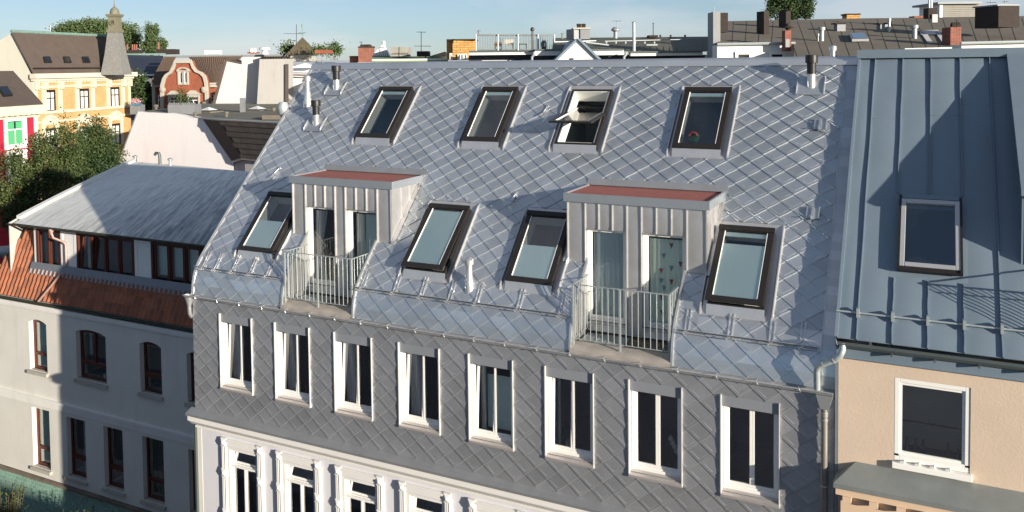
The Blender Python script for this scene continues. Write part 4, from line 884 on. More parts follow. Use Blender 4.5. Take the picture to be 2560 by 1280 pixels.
# flat roof membrane
MEMB = mat('pale_bitumen_membrane', (0.72, 0.71, 0.66), 0.6, 0, 0.10, 1.5, 0.004, 6, dirt=0.0)
def membrane():
    m = MEMB; t = m.node_tree; n = t.nodes; l = t.links; bs = n['Principled BSDF']
    src = bs.inputs['Base Color'].links[0].from_socket
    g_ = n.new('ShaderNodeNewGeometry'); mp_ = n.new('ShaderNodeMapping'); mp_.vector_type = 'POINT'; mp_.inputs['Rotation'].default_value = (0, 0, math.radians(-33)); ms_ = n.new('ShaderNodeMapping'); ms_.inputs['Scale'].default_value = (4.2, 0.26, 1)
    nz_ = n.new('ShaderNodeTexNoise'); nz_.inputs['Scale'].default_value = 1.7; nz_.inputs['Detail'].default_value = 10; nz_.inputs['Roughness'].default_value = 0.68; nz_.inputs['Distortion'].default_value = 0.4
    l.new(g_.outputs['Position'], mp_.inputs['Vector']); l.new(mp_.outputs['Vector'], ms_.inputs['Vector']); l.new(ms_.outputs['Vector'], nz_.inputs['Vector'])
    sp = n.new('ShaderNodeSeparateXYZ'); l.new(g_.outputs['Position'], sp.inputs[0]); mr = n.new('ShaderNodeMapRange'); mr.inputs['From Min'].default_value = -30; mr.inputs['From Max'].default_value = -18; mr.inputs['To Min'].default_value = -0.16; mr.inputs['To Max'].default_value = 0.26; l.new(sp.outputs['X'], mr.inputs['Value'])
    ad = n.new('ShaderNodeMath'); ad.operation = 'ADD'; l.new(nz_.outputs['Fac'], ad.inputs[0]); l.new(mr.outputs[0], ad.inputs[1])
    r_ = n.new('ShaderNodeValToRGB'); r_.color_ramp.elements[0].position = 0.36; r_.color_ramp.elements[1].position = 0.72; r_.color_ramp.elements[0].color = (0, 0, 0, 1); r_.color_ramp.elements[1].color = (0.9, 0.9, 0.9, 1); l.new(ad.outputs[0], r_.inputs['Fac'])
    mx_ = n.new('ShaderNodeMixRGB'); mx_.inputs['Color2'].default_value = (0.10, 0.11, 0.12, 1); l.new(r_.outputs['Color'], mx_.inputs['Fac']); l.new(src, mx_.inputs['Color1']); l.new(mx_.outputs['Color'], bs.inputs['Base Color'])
membrane()
E0 = Vector((-29.55, YD-0.28, 13.02)); E1 = Vector((xl1-0.0, YD-0.28, 13.02)); K0 = onZ(337, 404, 13.9); K1 = onZ(645, 437, 13.8); K1 = K0+(K1-K0)*2.2
b = B()
def rfp(u, v):
    a = E0+(E1-E0)*u; c = K0+(K1-K0)*u*0.78; p = a+(c-a)*v; p.z = 13.02+0.04*math.sin(v*2.6)+0.86*v**0.9; return p
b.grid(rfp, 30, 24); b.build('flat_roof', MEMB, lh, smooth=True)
b = B()
for i in range(24):
    p = rfp(0, i/24); q = rfp(0, (i+1)/24); o2 = Vector((-0.22, 0, 0))
    if i == 0: continue
    b.prism([p+o2, p, p+Vector((0, 0, 0.10)), p+o2+Vector((0, 0, 0.12))], q-p)
b.build('verge_upstand', mat('white_verge', (0.72, 0.70, 0.66), 0.6, 0, 0.1, 3), lh)
b = B()
for i in range(24):
    p = rfp(0, i/24)-Vector((0.23, 0, 0)); q = rfp(0, (i+1)/24)-Vector((0.23, 0, 0)); b.prism([p, p+Vector((-0.04, 0, 0)), p+Vector((-0.04, 0, -2.0)), p+Vector((0, 0, -2.0))], q-p)
b.build('side_wall', PLAST, lh)
gutter('upper_gutter', -29.75, xl1, YD-0.33, 13.0, 0.055, MATS['green_black_gutter'], lh)
COP = mat('pinkish_copper_pipe', (0.42, 0.27, 0.23), 0.5, 0.3, 0.1, 5)
b = B(); b.lathe((-27.42, YD-0.33, 12.78), [(0.04, 0), (0.045, 0.03), (0.085, 0.13), (0.085, 0.2)], 12); b.path([(-27.42, YD-0.33, 12.85), (-27.36, YD-0.30, 12.66), (-27.1, YD-0.12, 12.52), (-27.03, YD-0.08, 12.42), (-27.03, YD-0.08, 11.46), MM(-27.05, 1.02, 0.12), MM(-27.75, 0.0, 0.12)], 0.042, 10); b.build('rainwater_pipe', COP, lh, smooth=True)
for (u, v, h, kd) in ((338, 405, 0.42, 0), (400, 415, 0.62, 1), (426, 418, 0.52, 2)):
    p = onZ(u, v, 13.8); b = B()
    if kd == 1: b.path([p-Vector((0, 0, .2)), p+Vector((0, 0, h*0.75)), p+Vector((-0.05, 0, h)), p+Vector((-0.2, -0.05, h*1.02)), p+Vector((-0.27, -0.05, h*0.85))], 0.07, 10)
    else: b.lathe(p-Vector((0, 0, .2)), [(0.07, 0), (0.07, h), (0.12, h+0.02), (0.13, h+0.08), (0.02, h+0.14)], 12)
    b.build('roof_vent', SEAMD if kd == 1 else GALV, lh, smooth=True)
# low dark roof and duct beyond the tiled slope
b = B(); b.prism([(-36, 12, 10.2), (-31.8, 12, 10.2), (-31.8, 19, 11.0), (-40, 19, 11.0)], (0, 0, -0.3)); b.box(-40, -31.8, 12.2, 19, 0, 10.0)
o = b.build('low_annexe', mat('black_felt', (0.02, 0.02, 0.022), 0.9, 0, 0.3, 2), None, origin=(-35, 15, 0)); tag(o, 'low annexe with black felt roof behind the orange tiled slope at the left edge', 'annexe')
p = onY(-30, 633, 11.0); q = onY(32, 628, 11.0); b = B(); b.tube(p, q, 0.28, 16)
for i in range(14): c = p+(q-p)*(i/14); b.tube(c, c+(q-p).normalized()*0.05, 0.30, 16)
tag(b.build('ventilation_duct', GALV, None, smooth=True, origin=p), 'ribbed silver air duct at the left edge above the tiled slope', 'duct')

# ================================================================== the neighbour on the right: seamed zinc roof over beige render
nb = thing('beige_house', 'beige rendered house with grey-green standing seam roof at the right', 'house', (4, 3, 0))
NY0, NZ0, NY1, NZ1 = -0.02, 13.88, 4.78, 18.68; nlen = math.hypot(NY1-NY0, NZ1-NZ0); nT = Vector((0, (NY1-NY0)/nlen, (NZ1-NZ0)/nlen)); nN = Vector((0, -nT.z, nT.y))
def NP(x, t, h=0.0): return Vector((x, NY0, NZ0))+nT*t+nN*h
XA, XB = -1.42, 7.0
win_h = (-0.50, 0.45, 1.42, 2.90)
b = sheet(B(), NP, XA, XB, 0, nlen, [win_h], [], 0); nrf = b.build('seamed_roof', SEAM, nb)
seams = [-1.10, -0.565, -0.04, 0.485, 1.01, 1.54, 2.07, 2.6, 3.13]
edges = [XA]+seams[:6]+[XB]
rr = random.Random(3)
for i in range(6):                                             # pans between the seams, very slightly dished
    x0, x1 = edges[i], edges[i+1]
    segs = [(0, nlen)] if not (x0 < win_h[1] and x1 > win_h[0]) else [(0, win_h[2]-0.12), (win_h[3]+0.12, nlen)]
    for t0, t1 in segs:
        a_ = rr.uniform(0.005, 0.012); p_ = rr.uniform(0, 6); b = B()
        b.grid(lambda u, v: NP(x0+(x1-x0)*u, t0+(t1-t0)*v, 0.004+a_*math.sin(math.pi*u)+0.006*math.sin(u*3+p_)*math.sin(v*(t1-t0)*1.7+p_)), 8, 24); b.build('roof_pan', SEAM, nrf, smooth=True)
for x in seams:
    segs = [(0, nlen)]
    if win_h[0]-0.1 < x < win_h[1]+0.1: segs = [(0, win_h[2]-0.16), (win_h[3]+0.16, nlen)]
    for t0, t1 in segs:
        b = B(); n = 14
        for i in range(n):
            ta, tb_ = t0+(t1-t0)*i/n, t0+(t1-t0)*(i+1)/n; wa, wb_ = 0.004*math.sin(i*1.3+x*9), 0.004*math.sin((i+1)*1.3+x*9)
            b.prism([NP(x-0.008+wa, ta, 0.0), NP(x+0.008+wa, ta, 0.0), NP(x+0.008+wa, ta, 0.045), NP(x-0.008+wa, ta, 0.045)], NP(x+wb_, tb_)-NP(x+wa, ta))
        b.build('standing_seam', SEAM, nrf)
b = B(); b.prism([NP(XA-0.02, 0, 0), NP(XA+0.03, 0, 0), NP(XA+0.03, 0, 0.05), NP(XA-0.02, 0, 0.05)], NP(0, nlen)-NP(0, 0)); b.prism([NP(XA-0.02, 0, 0.049), NP(XA-0.005, 0, 0.049), NP(XA-0.005, 0, -0.35), NP(XA-0.02, 0, -0.35)], NP(0, nlen)-NP(0, 0)); b.build('verge_trim', SEAM, nrf)
b = B(); b.box(XA-0.03, XB, 4.60, 5.0, 18.62, 18.74); b.box(XA-0.04, XB, 4.56, 4.62, 18.56, 18.73); b.build('ridge_capping', SEAM, nrf)
b = B(); b.tube(NP(XA-0.02, 0.47, 0.075), NP(XB, 0.47, 0.075), 0.017, 10); sr = b.build('snow_rail', GALV, nrf, smooth=True)
for x in seams: b = B(); b.box(x-0.022, x+0.022, NP(x, 0.47).y-0.10, NP(x, 0.47).y+0.0, NP(x, 0.47).z-0.02, NP(x, 0.47).z+0.13); b.build('rail_clamp', GALV, nrf)
b = B(); b.prism([NP(-0.555, win_h[3]+0.13, 0.006), NP(0.475, win_h[3]+0.13, 0.006), NP(0.475, win_h[3]+0.145, 0.006), NP(-0.555, win_h[3]+0.145, 0.006)], nN*0.016); b.build('cross_fold', SEAM, nrf)
for x_, t_ in ((-1.1, 4.9), (0.485, 5.3), (-0.04, 5.0)): b = B(); b.prism([NP(x_+0.02, t_, 0.006), NP(x_+0.50, t_, 0.006), NP(x_+0.50, t_+0.012, 0.006), NP(x_+0.02, t_+0.012, 0.006)], nN*0.010); b.build('cross_fold', SEAM, nrf)
# its roof window
x0, x1, t0, t1 = win_h
LIGHTF = mat('light_alloy_frame', (0.50, 0.50, 0.50), 0.35, 0.5, 0.05, 4)
b = B(); ring(b, NP, x0-0.02, x1+0.02, t0-0.02, t1+0.02, 0.10, 0, 0.07); rw = b.build('roof_window', BROWN, nb, bevel=0.006)
b = B(); ring(b, NP, x0+0.0, x1-0.0, t0+0.03, t1-0.02, 0.085, 0.071, 0.125); b.build('sash', LIGHTF, rw, bevel=0.01)
b = B(); slab(b, NP, x0-0.03, x0+0.01, t0-0.04, t1+0.05, 0.06, 0.135); slab(b, NP, x1-0.01, x1+0.03, t0-0.04, t1+0.05, 0.06, 0.135); slab(b, NP, x0+0.01, x1-0.01, t0-0.05, t0+0.03, 0.06, 0.11); b.build('outer_casing', BROWN, rw)
b = B(); slab(b, NP, x0+0.02, x1-0.02, t1+0.0, t1+0.10, 0.06, 0.11); b.build('head_flashing', SEAM, rw)
b = B(); b.poly([NP(x0+0.07, t0+0.1, 0.09), NP(x1-0.07, t0+0.1, 0.09), NP(x1-0.07, t1-0.1, 0.09), NP(x0+0.07, t1-0.1, 0.09)]); b.build('pane', PANED, rw)
b = B(); b.box(x0-0.1, x1+0.1, 1.2, 3.2, 13.2, 13.25); b.box(x0-0.1, x1+0.1, 3.2, 3.25, 13.2, 16.2); [b.prism([(q, 0.9, 13.2), (q, 3.2, 13.2), (q, 3.2, 16.2), (q, 2.4, 16.05), (q, 0.9, 14.6)], (0.04, 0, 0)) for q in (x0-0.14, x1+0.1)]; b.build('room_below', ROOM, rw)
b = B(); ring(b, NP, x0-0.3, x1+0.3, t0-0.14, t1+0.14, 0.30, 0.004, 0.009); b.build('flashing', SEAM, rw)
# large shed dormer and balcony rail mostly outside the picture
DXC = 1.36
b = B(); c0 = (4.70, 18.60); c1 = (1.2, 16.30)
for x in (DXC,): b.prism([(x, c0[0], c0[1]), (x, c1[0], c1[1]), (x, c1[0], NZ0+c1[0]-NY0+0.0)], (0.05, 0, 0))
dmr = b.build('shed_dormer', SEAM, nb)
b = B(); b.prism([(DXC-0.05, c0[0], c0[1]+0.02), (DXC-0.05, c1[0]-0.12, c1[1]-0.03), (5, c1[0]-0.12, c1[1]-0.03), (5, c0[0], c0[1]+0.02)], (0, 0, 0.09)); b.build('dormer_roof', SEAM, dmr)
b = B(); b.box(DXC, 5, c1[0], c1[0]+0.1, 14.6, c1[1]-0.03); b.build('dormer_front', SEAM, dmr)
for x in (DXC+0.62, DXC+1.24): b = B(); b.prism([(x, c0[0], c0[1]+0.11), (x+0.016, c0[0], c0[1]+0.11), (x+0.016, c0[0], c0[1]+0.155), (x, c0[0], c0[1]+0.155)], (0, c1[0]-0.12-c0[0], c1[1]-0.03-c0[1]-0.02)); b.build('standing_seam', SEAM, dmr)
for q in range(7): y = 1.2+q*0.5; zt = c1[1]+(c0[1]-c1[1])*(y-c1[0])/(c0[0]-c1[0]); b = B(); b.box(DXC-0.03, DXC, y, y+0.014, NZ0+y-NY0+0.02, zt-0.01); b.build('standing_seam', SEAM, dmr)
b = B(); rx = 1.42; ry = 0.22; zt = 15.05
b.box(rx, 5, ry-0.02, ry+0.02, zt-0.01, zt+0.01); b.box(rx-0.02, rx+0.02, ry, 1.2, zt-0.01, zt+0.01); b.box(rx, 5, ry-0.012, ry+0.012, 14.15, 14.17); b.box(rx, 5, ry-0.012, ry+0.012, zt-0.16, zt-0.145)
b.build('balcony_rail', GALV, nb)
for i in range(26): b = B(); x = rx+i*0.12; b.tube((x, ry, 14.1), (x, ry, zt), 0.008, 6); b.build('baluster', GALV, nb)
# eaves, wall, window
gutter('gutter', XA+0.05, XB, -0.14, 13.84, 0.075, SEAMD, nb)
for x in [(-0.56+0.62*i) for i in range(8)]: b = B(); b.box(x-0.012, x+0.012, -0.235, -0.06, 13.74, 13.80); b.build('gutter_bracket', SEAMD, nb)
b = B(); b.box(XA+0.02, XB, -0.12, 0.0, 13.60, 13.76); b.prism([(XA+0.02, -0.12, 13.62), (XA+0.02, -0.145, 13.60), (XA+0.02, -0.12, 13.60)], (XB-XA, 0, 0)); b.build('eaves_fascia', SEAM, nb)
b = B(); b.path([(-1.30, -0.17, 13.83), (-1.30, -0.22, 13.74), (-1.33, -0.235, 13.66), (-1.40, -0.235, 13.59), (-1.62, -0.20, 13.46), (-1.68, -0.19, 13.40), (-1.70, -0.18, 13.32), (-1.70, -0.14, 13.0)], 0.055, 16)
for c in ((-1.43, 13.573), (-1.60, 13.475)): b.tube((c[0], -0.232+0.03*(c[0] < -1.5), c[1]), (c[0]-0.014, -0.232+0.03*(c[0] < -1.5), c[1]-0.009), 0.060, 16)
b.build('offset_pipe', GALV, nb, smooth=True)
WB = (-0.515, 0.575, 11.92, 13.37)
b = sheet(B(), lambda a, c, h: Vector((a, -0.08-h, c)), XA+0.05, XB, 0.2, 13.62, [WB], [], 0)
b.poly([(XA+0.05, -0.08, 0.2), (XA+0.05, 0.1, 0.2), (XA+0.05, 0.1, 13.62), (XA+0.05, -0.08, 13.62)]); b.box(XA+0.05, XB, 8.8, 9, 0, 18); b.box(XB-0.2, XB, 0, 9, 0, 18)
b.build('rendered_wall', BEIGE, nb)
b = B(); b.box(XA+0.0, XA+0.045, -0.085, 0.02, 9.0, 13.62); b.build('edge_profile', MATS['pale_zinc_fascia'], nb)
x0, x1, z0, z1 = WB; P = lambda a, c, h: Vector((a, -0.02-h, c))
b = B(); ring(b, P, x0, x1, z0+0.08, z1, 0.075, 0, 0.05); b.box(x0, x1, -0.07, -0.02, z0+0.155, z0+0.20); wn = b.build('window', WHITEF, nb, bevel=0.006)
b = B(); ring(b, P, x0+0.075, x1-0.075, z0+0.20, z1-0.075, 0.04, 0, 0.03); b.build('casement_sash', WHITEF, wn)
b = B(); b.box(x0-0.03, x1+0.03, -0.17, -0.02, z0-0.02, z0+0.075); b.build('window_sill', WHITEF, wn, bevel=0.01)
for i in range(4): b = B(); b.tube((x0+0.15+i*0.22, -0.176, z0+0.10), (x0+0.15+i*0.22, -0.07, z0+0.10), 0.012, 8); b.build('drain_cap', WHITEF, wn)
b = B(); b.poly([P(x0+0.11, z0+0.23, 0.01), P(x1-0.11, z0+0.23, 0.01), P(x1-0.11, z1-0.11, 0.01), P(x0+0.11, z1-0.11, 0.01)]); b.build('pane', glass('grey_reflecting_pane', (0.85, 0.9, 0.88), 0.25), wn)
RMB = mat('grey_kitchen_wall', (0.62, 0.63, 0.60), 0.9, 0, 0.05, 1)
b = B(); a0, a1, ya, yb, c0_, c1_ = x0-0.3, x1+0.3, 0.06, 1.1, z0-0.3, z1+0.3
for pl in ([(a0, yb, c0_), (a1, yb, c0_), (a1, yb, c1_), (a0, yb, c1_)], [(a0, ya, c0_), (a0, yb, c0_), (a0, yb, c1_), (a0, ya, c1_)], [(a1, ya, c0_), (a1, yb, c0_), (a1, yb, c1_), (a1, ya, c1_)], [(a0, ya, c0_), (a1, ya, c0_), (a1, yb, c0_), (a0, yb, c0_)], [(a0, ya, c1_), (a1, ya, c1_), (a1, yb, c1_), (a0, yb, c1_)]): b.poly(pl)
b.build('room_behind', RMB, wn)
b = B(); b.box(x0-0.2, x1+0.2, 0.05, 0.45, z0+0.10, z0+0.16); b.box(x0-0.2, x1+0.2, 0.7, 0.72, z0+0.45, z0+0.47); b.build('inner_shelf', mat('dark_shelf', (0.015, 0.013, 0.012), 0.4), wn)
GLB = [mat('dark_blue_glass', (0.01, 0.012, 0.035), 0.1, 0, 0.1, 5), mat('green_glass', (0.015, 0.05, 0.01), 0.12, 0, 0.1, 5), mat('dark_red_glass', (0.05, 0.012, 0.008), 0.2, 0, 0.1, 5)]
for dx, m_, lab, sc in ((0.06, 0, 'leftmost dark blue bottle in the beige house window', 1.0), (0.19, 0, 'second dark blue bottle from the left in the beige house window', 0.95), (0.31, 0, 'third dark blue bottle from the left in the beige house window', 0.98), (0.68, 1, 'green bottle right of centre in the beige house window', 1.0), (0.83, 2, 'squat dark red jar in the beige house window', 0.75)):
    c = (x0+0.12+dx*0.98, 0.12, z0+0.16); q = sc; r_ = 0.036 if sc > 0.8 else 0.05
    lathe_thing('bottle', lab, 'bottle' if sc > 0.8 else 'jar', c, [(0, 0), (r_, 0), (r_, 0.14*q), (0.014, 0.20*q), (0.013, 0.27*q), (0, 0.27*q)], GLB[m_], 'bottles on the window shelf')
# hipped zinc canopy over the bay below
b = B(); ya = -0.08; yb = -0.50; xL0 = -1.40; xw = -1.09
b.poly([(xw, ya, 11.86), (XB, ya, 11.86), (XB, yb, 11.62), (xL0, yb, 11.62)]); b.poly([(xw, ya, 11.86), (xL0, yb, 11.62), (xL0, ya, 11.62)]); b.box(xL0, XB, yb-0.004, yb+0.01, 11.545, 11.62); b.box(xL0-0.003, xL0+0.01, yb, ya, 11.545, 11.62)
b.build('canopy_roof', mat('weathered_zinc', (0.27, 0.29, 0.28), 0.55, 0.5, 0.15, 2.5, dirt=0.15), nb)
b = B(); b.box(xL0+0.03, XB, yb+0.05, ya, 11.42, 11.545); b.box(xL0+0.10, XB, yb+0.14, ya, 9, 11.42); b.build('bay_wall', BEIGE2, nb)
for i in range(14): b = B(); x = xL0+0.14+i*0.40; b.box(x, x+0.13, yb+0.02, yb+0.14, 11.32, 11.419); b.build('dentil', BEIGE2, nb)

# ================================================================== houses and roofs further off
class Wall:
    """an upright facade through p0, running at angle ang (from +x); maps photographed points onto itself"""
    def __init__(s, p0, ang, flip=1):
        s.p = Vector(p0); s.e = Vector((math.cos(ang), math.sin(ang), 0)); s.n = Vector((s.e.y, -s.e.x, 0))*flip
    def at(s, u, v, off=0): q = onP(u, v, s.p+s.n*off, s.n); return ((q-s.p).dot(s.e), q.z)
    def P(s, a, z, h=0.0): return Vector((s.p.x, s.p.y, 0))+s.e*a+s.n*h+Vector((0, 0, z))
    def bx(s, b, a0, a1, z0, z1, h0, h1): return b.prism([s.P(a0, z0, h0), s.P(a1, z0, h0), s.P(a1, z1, h0), s.P(a0, z1, h0)], s.n*(h1-h0))
    def win(s, parent, u0, v0, u1, v1, fm, mull='H', name='window', fw_=0.08, depth=0.12, pane=None, curtain_m=None):
        a0, z1 = s.at(u0, v0); a1, z0 = s.at(u1, v1)
        if a0 > a1: a0, a1 = a1, a0
        b = B(); ring(b, s.P, a0, a1, z0, z1, fw_, -0.02, 0.04); zm = z0+(z1-z0)*0.62; am = (a0+a1)/2
        if 'H' in mull: s.bx(b, a0+fw_, a1-fw_, zm-0.04, zm+0.04, -0.02, 0.03)
        if 'V' in mull: s.bx(b, am-0.04, am+0.04, z0+fw_, (zm-0.04) if 'H' in mull else z1-fw_, -0.02, 0.03)
        w_ = b.build(name, fm, parent)
        b = B(); b.poly([s.P(a0+fw_, z0+fw_, 0.005), s.P(a1-fw_, z0+fw_, 0.005), s.P(a1-fw_, z1-fw_, 0.005), s.P(a0+fw_, z1-fw_, 0.005)]); b.build('pane', pane or DARKG, w_)
        if curtain_m:
            for q0, q1 in ((0.08, 0.45), (0.55, 0.92)):
                b = B(); b.poly([s.P(a0+(a1-a0)*q0, z0+fw_, 0.012), s.P(a0+(a1-a0)*q1, z0+fw_, 0.012), s.P(a0+(a1-a0)*q1, z1-fw_-0.05, 0.012), s.P(a0+(a1-a0)*q0, z1-fw_-0.05, 0.012)]); b.build('inner_curtain', curtain_m, w_)
        return w_, a0, a1, z0, z1
def face(name, pts, m, parent, th=0.25, up=False):
    q = [atD(*p) for p in pts]; v_ = Vector((fw.x, fw.y, 0)).normalized()*th if not up else Vector((0, 0, -th))
    return B().prism(q, v_).build(name, m, parent)
def cbox(b, u0, v0, u1, v1, d, dep, ang=0.0):
    p = atD(u0, v1, d); e = rt*math.cos(ang)+Vector((-rt.y, rt.x, 0))*math.sin(ang); f = Vector((-e.y, e.x, 0)); wd = (u1-u0)*d/FPX; ht = (v1-v0)*d/FPX
    return b.obox(p, e*wd, Vector((0, 0, ht)), f*dep)
def cb(name, u0, v0, u1, v1, d, dep, m, parent, ang=0.0, bevel=0): return cbox(B(), u0, v0, u1, v1, d, dep, ang).build(name, m, parent, bevel=bevel)
def pole(b, u0, v0, u1, v1, d, r, n=8): return b.tube(atD(u0, v0, d), atD(u1, v1, d), r, n)

YBR = brick('yellow_brickwork', S(200, 156, 104), S(187, 142, 90), S(172, 140, 102), 0.25, 0.075, u=(-0.2588, 0.9659, 0))
YBR.node_tree.nodes['Principled BSDF'].inputs['Roughness'].default_value = 0.8
RBR = brick('red_brickwork', S(150, 72, 46), S(128, 58, 38), S(130, 95, 75), 0.25, 0.08)
CBR = brick('chimney_brickwork', S(140, 62, 42), S(92, 42, 32), S(130, 105, 90), 0.15, 0.05, msize=0.008, u=(0.9, -0.44, 0))
OBR = brick('ochre_brickwork', S(196, 148, 78), S(176, 126, 60), S(140, 110, 70), 0.5, 0.16, msize=0.03, u=(0.9, 0.44, 0))
CREAM = mat('cream_stone_trim', (0.54, 0.50, 0.40), 0.85, 0, 0.06, 1)
STONE = mat('grey_stone_trim', (0.40, 0.38, 0.33), 0.85, 0, 0.12, 1.5)
BRROOF = mat('brown_roof_slate', (0.085, 0.066, 0.055), 0.85, 0, 0.18, 1.5, 0.02, 6, dirt=0.1)
DKROOF = mat('dark_roofing_felt', (0.135, 0.118, 0.092), 0.92, 0, 0.2, 0.7, 0.01, 8)
DKROOF2 = mat('charcoal_slate', (0.040, 0.044, 0.052), 0.7, 0, 0.2, 1.0)
DKBR = mat('dark_chimney_cladding', (0.030, 0.022, 0.018), 0.85, 0, 0.3, 4)
BLSL = mat('blue_black_slate', (0.028, 0.034, 0.055), 0.6, 0, 0.2, 1.0)
PINKW = mat('pinkish_white_render', (0.84, 0.81, 0.80), 0.92, 0, 0.05, 0.3, dirt=0.12)
WHW = mat('weathered_white_render', (0.52, 0.51, 0.49), 0.92, 0, 0.05, 0.4, dirt=0.15)
GREYM = mat('grey_metal_cladding', (0.22, 0.23, 0.24), 0.6, 0.3, 0.1, 2)
WROOF = mat('white_flat_roofing', (0.60, 0.62, 0.64), 0.7, 0, 0.08, 0.7)
COPG = mat('verdigris_copper', (0.16, 0.26, 0.22), 0.7, 0.1, 0.2, 3)
DOMEM = mat('aged_copper_dome', (0.17, 0.16, 0.11), 0.7, 0.1, 0.25, 4)
CRIM = mat('crimson_render', (0.34, 0.012, 0.035), 0.85, 0, 0.06, 1)
GREENC = mat('green_curtain', (0.07, 0.36, 0.16), 0.9, 0, 0.1, 4)
TILEB = mat('brown_interlocking_tile', (0.125, 0.085, 0.062), 0.8, 0, 0.2, 4)

# yellow brick house with turret
YA = math.radians(105); yp = atD(85, 300, 68); YW = Wall(yp, YA)
yh = thing('yellow_brick_house', 'yellow brick house with cream trim, brown slate roof and corner turret', 'house', (yp.x, yp.y, 0))
aR, _ = YW.at(325, 230); zc = YW.at(85, 195)[1]; zt_ = YW.at(85, 188)[1]
b = B(); YW.bx(b, 0, aR, 0, zc, -0.4, 0); b.build('brick_wall', YBR, yh)
gp = lambda a, z: Vector((yp.x, yp.y, 0))-YW.n*a-YW.e*0.02+Vector((0, 0, z))
rid = onP(33, 80, yp-YW.e*0.02, -YW.e); ra = -(rid-yp).dot(YW.n)
b = B(); b.prism([gp(0, 0), gp(0, zc), gp(ra, rid.z), gp(ra*2.2, rid.z-1.0), gp(ra*2.2, 0)], YW.e*0.3); b.build('gable_wall', mat('cream_gable_render', (0.52, 0.50, 0.42), 0.9, 0, 0.05, 0.4, dirt=0.15), yh)
rB = onP(264, 88, yp-YW.n*ra, YW.n); eA = YW.P(-0.25, zt_+0.1, 0.35); eB = YW.P(aR+0.2, zt_+0.1, 0.35); rA = Vector((rid.x, rid.y, rid.z+0.05))-YW.e*0.2; rB.z = rA.z
b = B(); b.prism([eA, eB, rB, rA], Vector((0, 0, -0.15))); yr = b.build('slate_roof', BRROOF, yh)
b = B(); b.tube(rA, rB, 0.13, 8); b.build('copper_ridge', COPG, yh)
rl = (rA-eA); rn = (eB-eA).normalized()
for (u0, u1) in ((110, 128), (160, 177), (207, 224)):
    nrm = (eB-eA).cross(rA-eA).normalized(); nrm = nrm if nrm.z > 0 else -nrm
    q = [onP(u0, 158, eA, nrm), onP(u1, 158, eA, nrm), onP(u1-6, 143, eA, nrm), onP(u0-4, 143, eA, nrm)]; b = B(); b.prism([x+nrm*0.02 for x in q], nrm*0.12); sw = b.build('skylight', BROWN, yh)
    c = sum(q, Vector((0, 0, 0)))/4; b = B(); b.poly([c+(x-c)*0.72+nrm*0.15 for x in q]); b.build('pane', DARKG, sw)
b = B(); b.tube(eA+rl*0.10+nrm*0.25, eB+rl*0.10+nrm*0.25, 0.05, 6); b.build('snow_rail', DKBR, yh)
b = B(); YW.bx(b, -0.3, aR+0.5, zc-0.05, zt_+0.12, 0, 0.5); YW.bx(b, -0.2, aR+0.3, zc-0.25, zc-0.05, 0, 0.25); b.build('cornice', CREAM, yh)
for i in range(34): b = B(); a = 0.1+i*(aR-0.1)/34; YW.bx(b, a, a+(aR/34)*0.55, zc-0.42, zc-0.251, 0, 0.16); b.build('dentil', CREAM, yh)
b = B()
for va, vb in ((216, 221), (280, 287), (305, 310)): z0 = YW.at(86, vb)[1]; z1 = YW.at(86, va)[1]; YW.bx(b, -0.02, aR, z0, z1, 0, 0.12)
b.build('string_course', CREAM, yh)
for u in (85, 107, 147, 190, 229, 268, 305, 322):
    a, z1 = YW.at(u, 205); a = max(a-0.15, 0); b = B(); YW.bx(b, a, min(a+0.42, aR), YW.at(86, 286)[1], zc-0.25, 0, 0.09); b.build('pilaster', CREAM, yh)
    b = B(); YW.bx(b, a, min(a+0.42, aR), zc-0.95, zc-0.3, 0.09, 0.30); b.build('corbel', CREAM, yh)
for k, (u0, v0, u1, v1) in enumerate(((112, 225, 139, 279), (197, 222, 223, 273), (275, 218, 299, 268))):
    YW.win(yh, u0, v0, u1, v1, BROWN, 'HV', fw_=0.16, curtain_m=mat('white_lace', (0.62, 0.60, 0.55), 0.9))
for k, (u0, v0, u1, v1) in enumerate(((112, 322, 139, 375), (197, 318, 223, 370), (277, 310, 301, 360))):
    w_, a0, a1, z0, z1 = YW.win(yh, u0, v0, u1, v1, BROWN, 'HV', fw_=0.16, curtain_m=MATS['white_lace'])
    ac = (a0+a1)/2; rr_ = (a1-a0)/2+0.35; b = B(); YW.bx(b, a0-0.35, a0-0.02, z0, z1+0.3, 0, 0.12); YW.bx(b, a1+0.02, a1+0.35, z0, z1+0.3, 0, 0.12)
    for i in range(12):
        t0_, t1_ = math.pi*i/12, math.pi*(i+1)/12; q = [YW.P(ac+r_*math.cos(t_), z1+0.3+r_*math.sin(t_)*0.9, 0.0) for r_, t_ in ((rr_, t0_), (rr_, t1_), (rr_*0.72, t1_), (rr_*0.72, t0_))]; b.prism(q, YW.n*0.16)
    b.prism([YW.P(ac+rr_*0.7*math.cos(math.pi*i/12), z1+0.3+rr_*0.63*math.sin(math.pi*i/12), 0) for i in range(13)], YW.n*0.08)
    b.build('arched_surround', CREAM, yh)
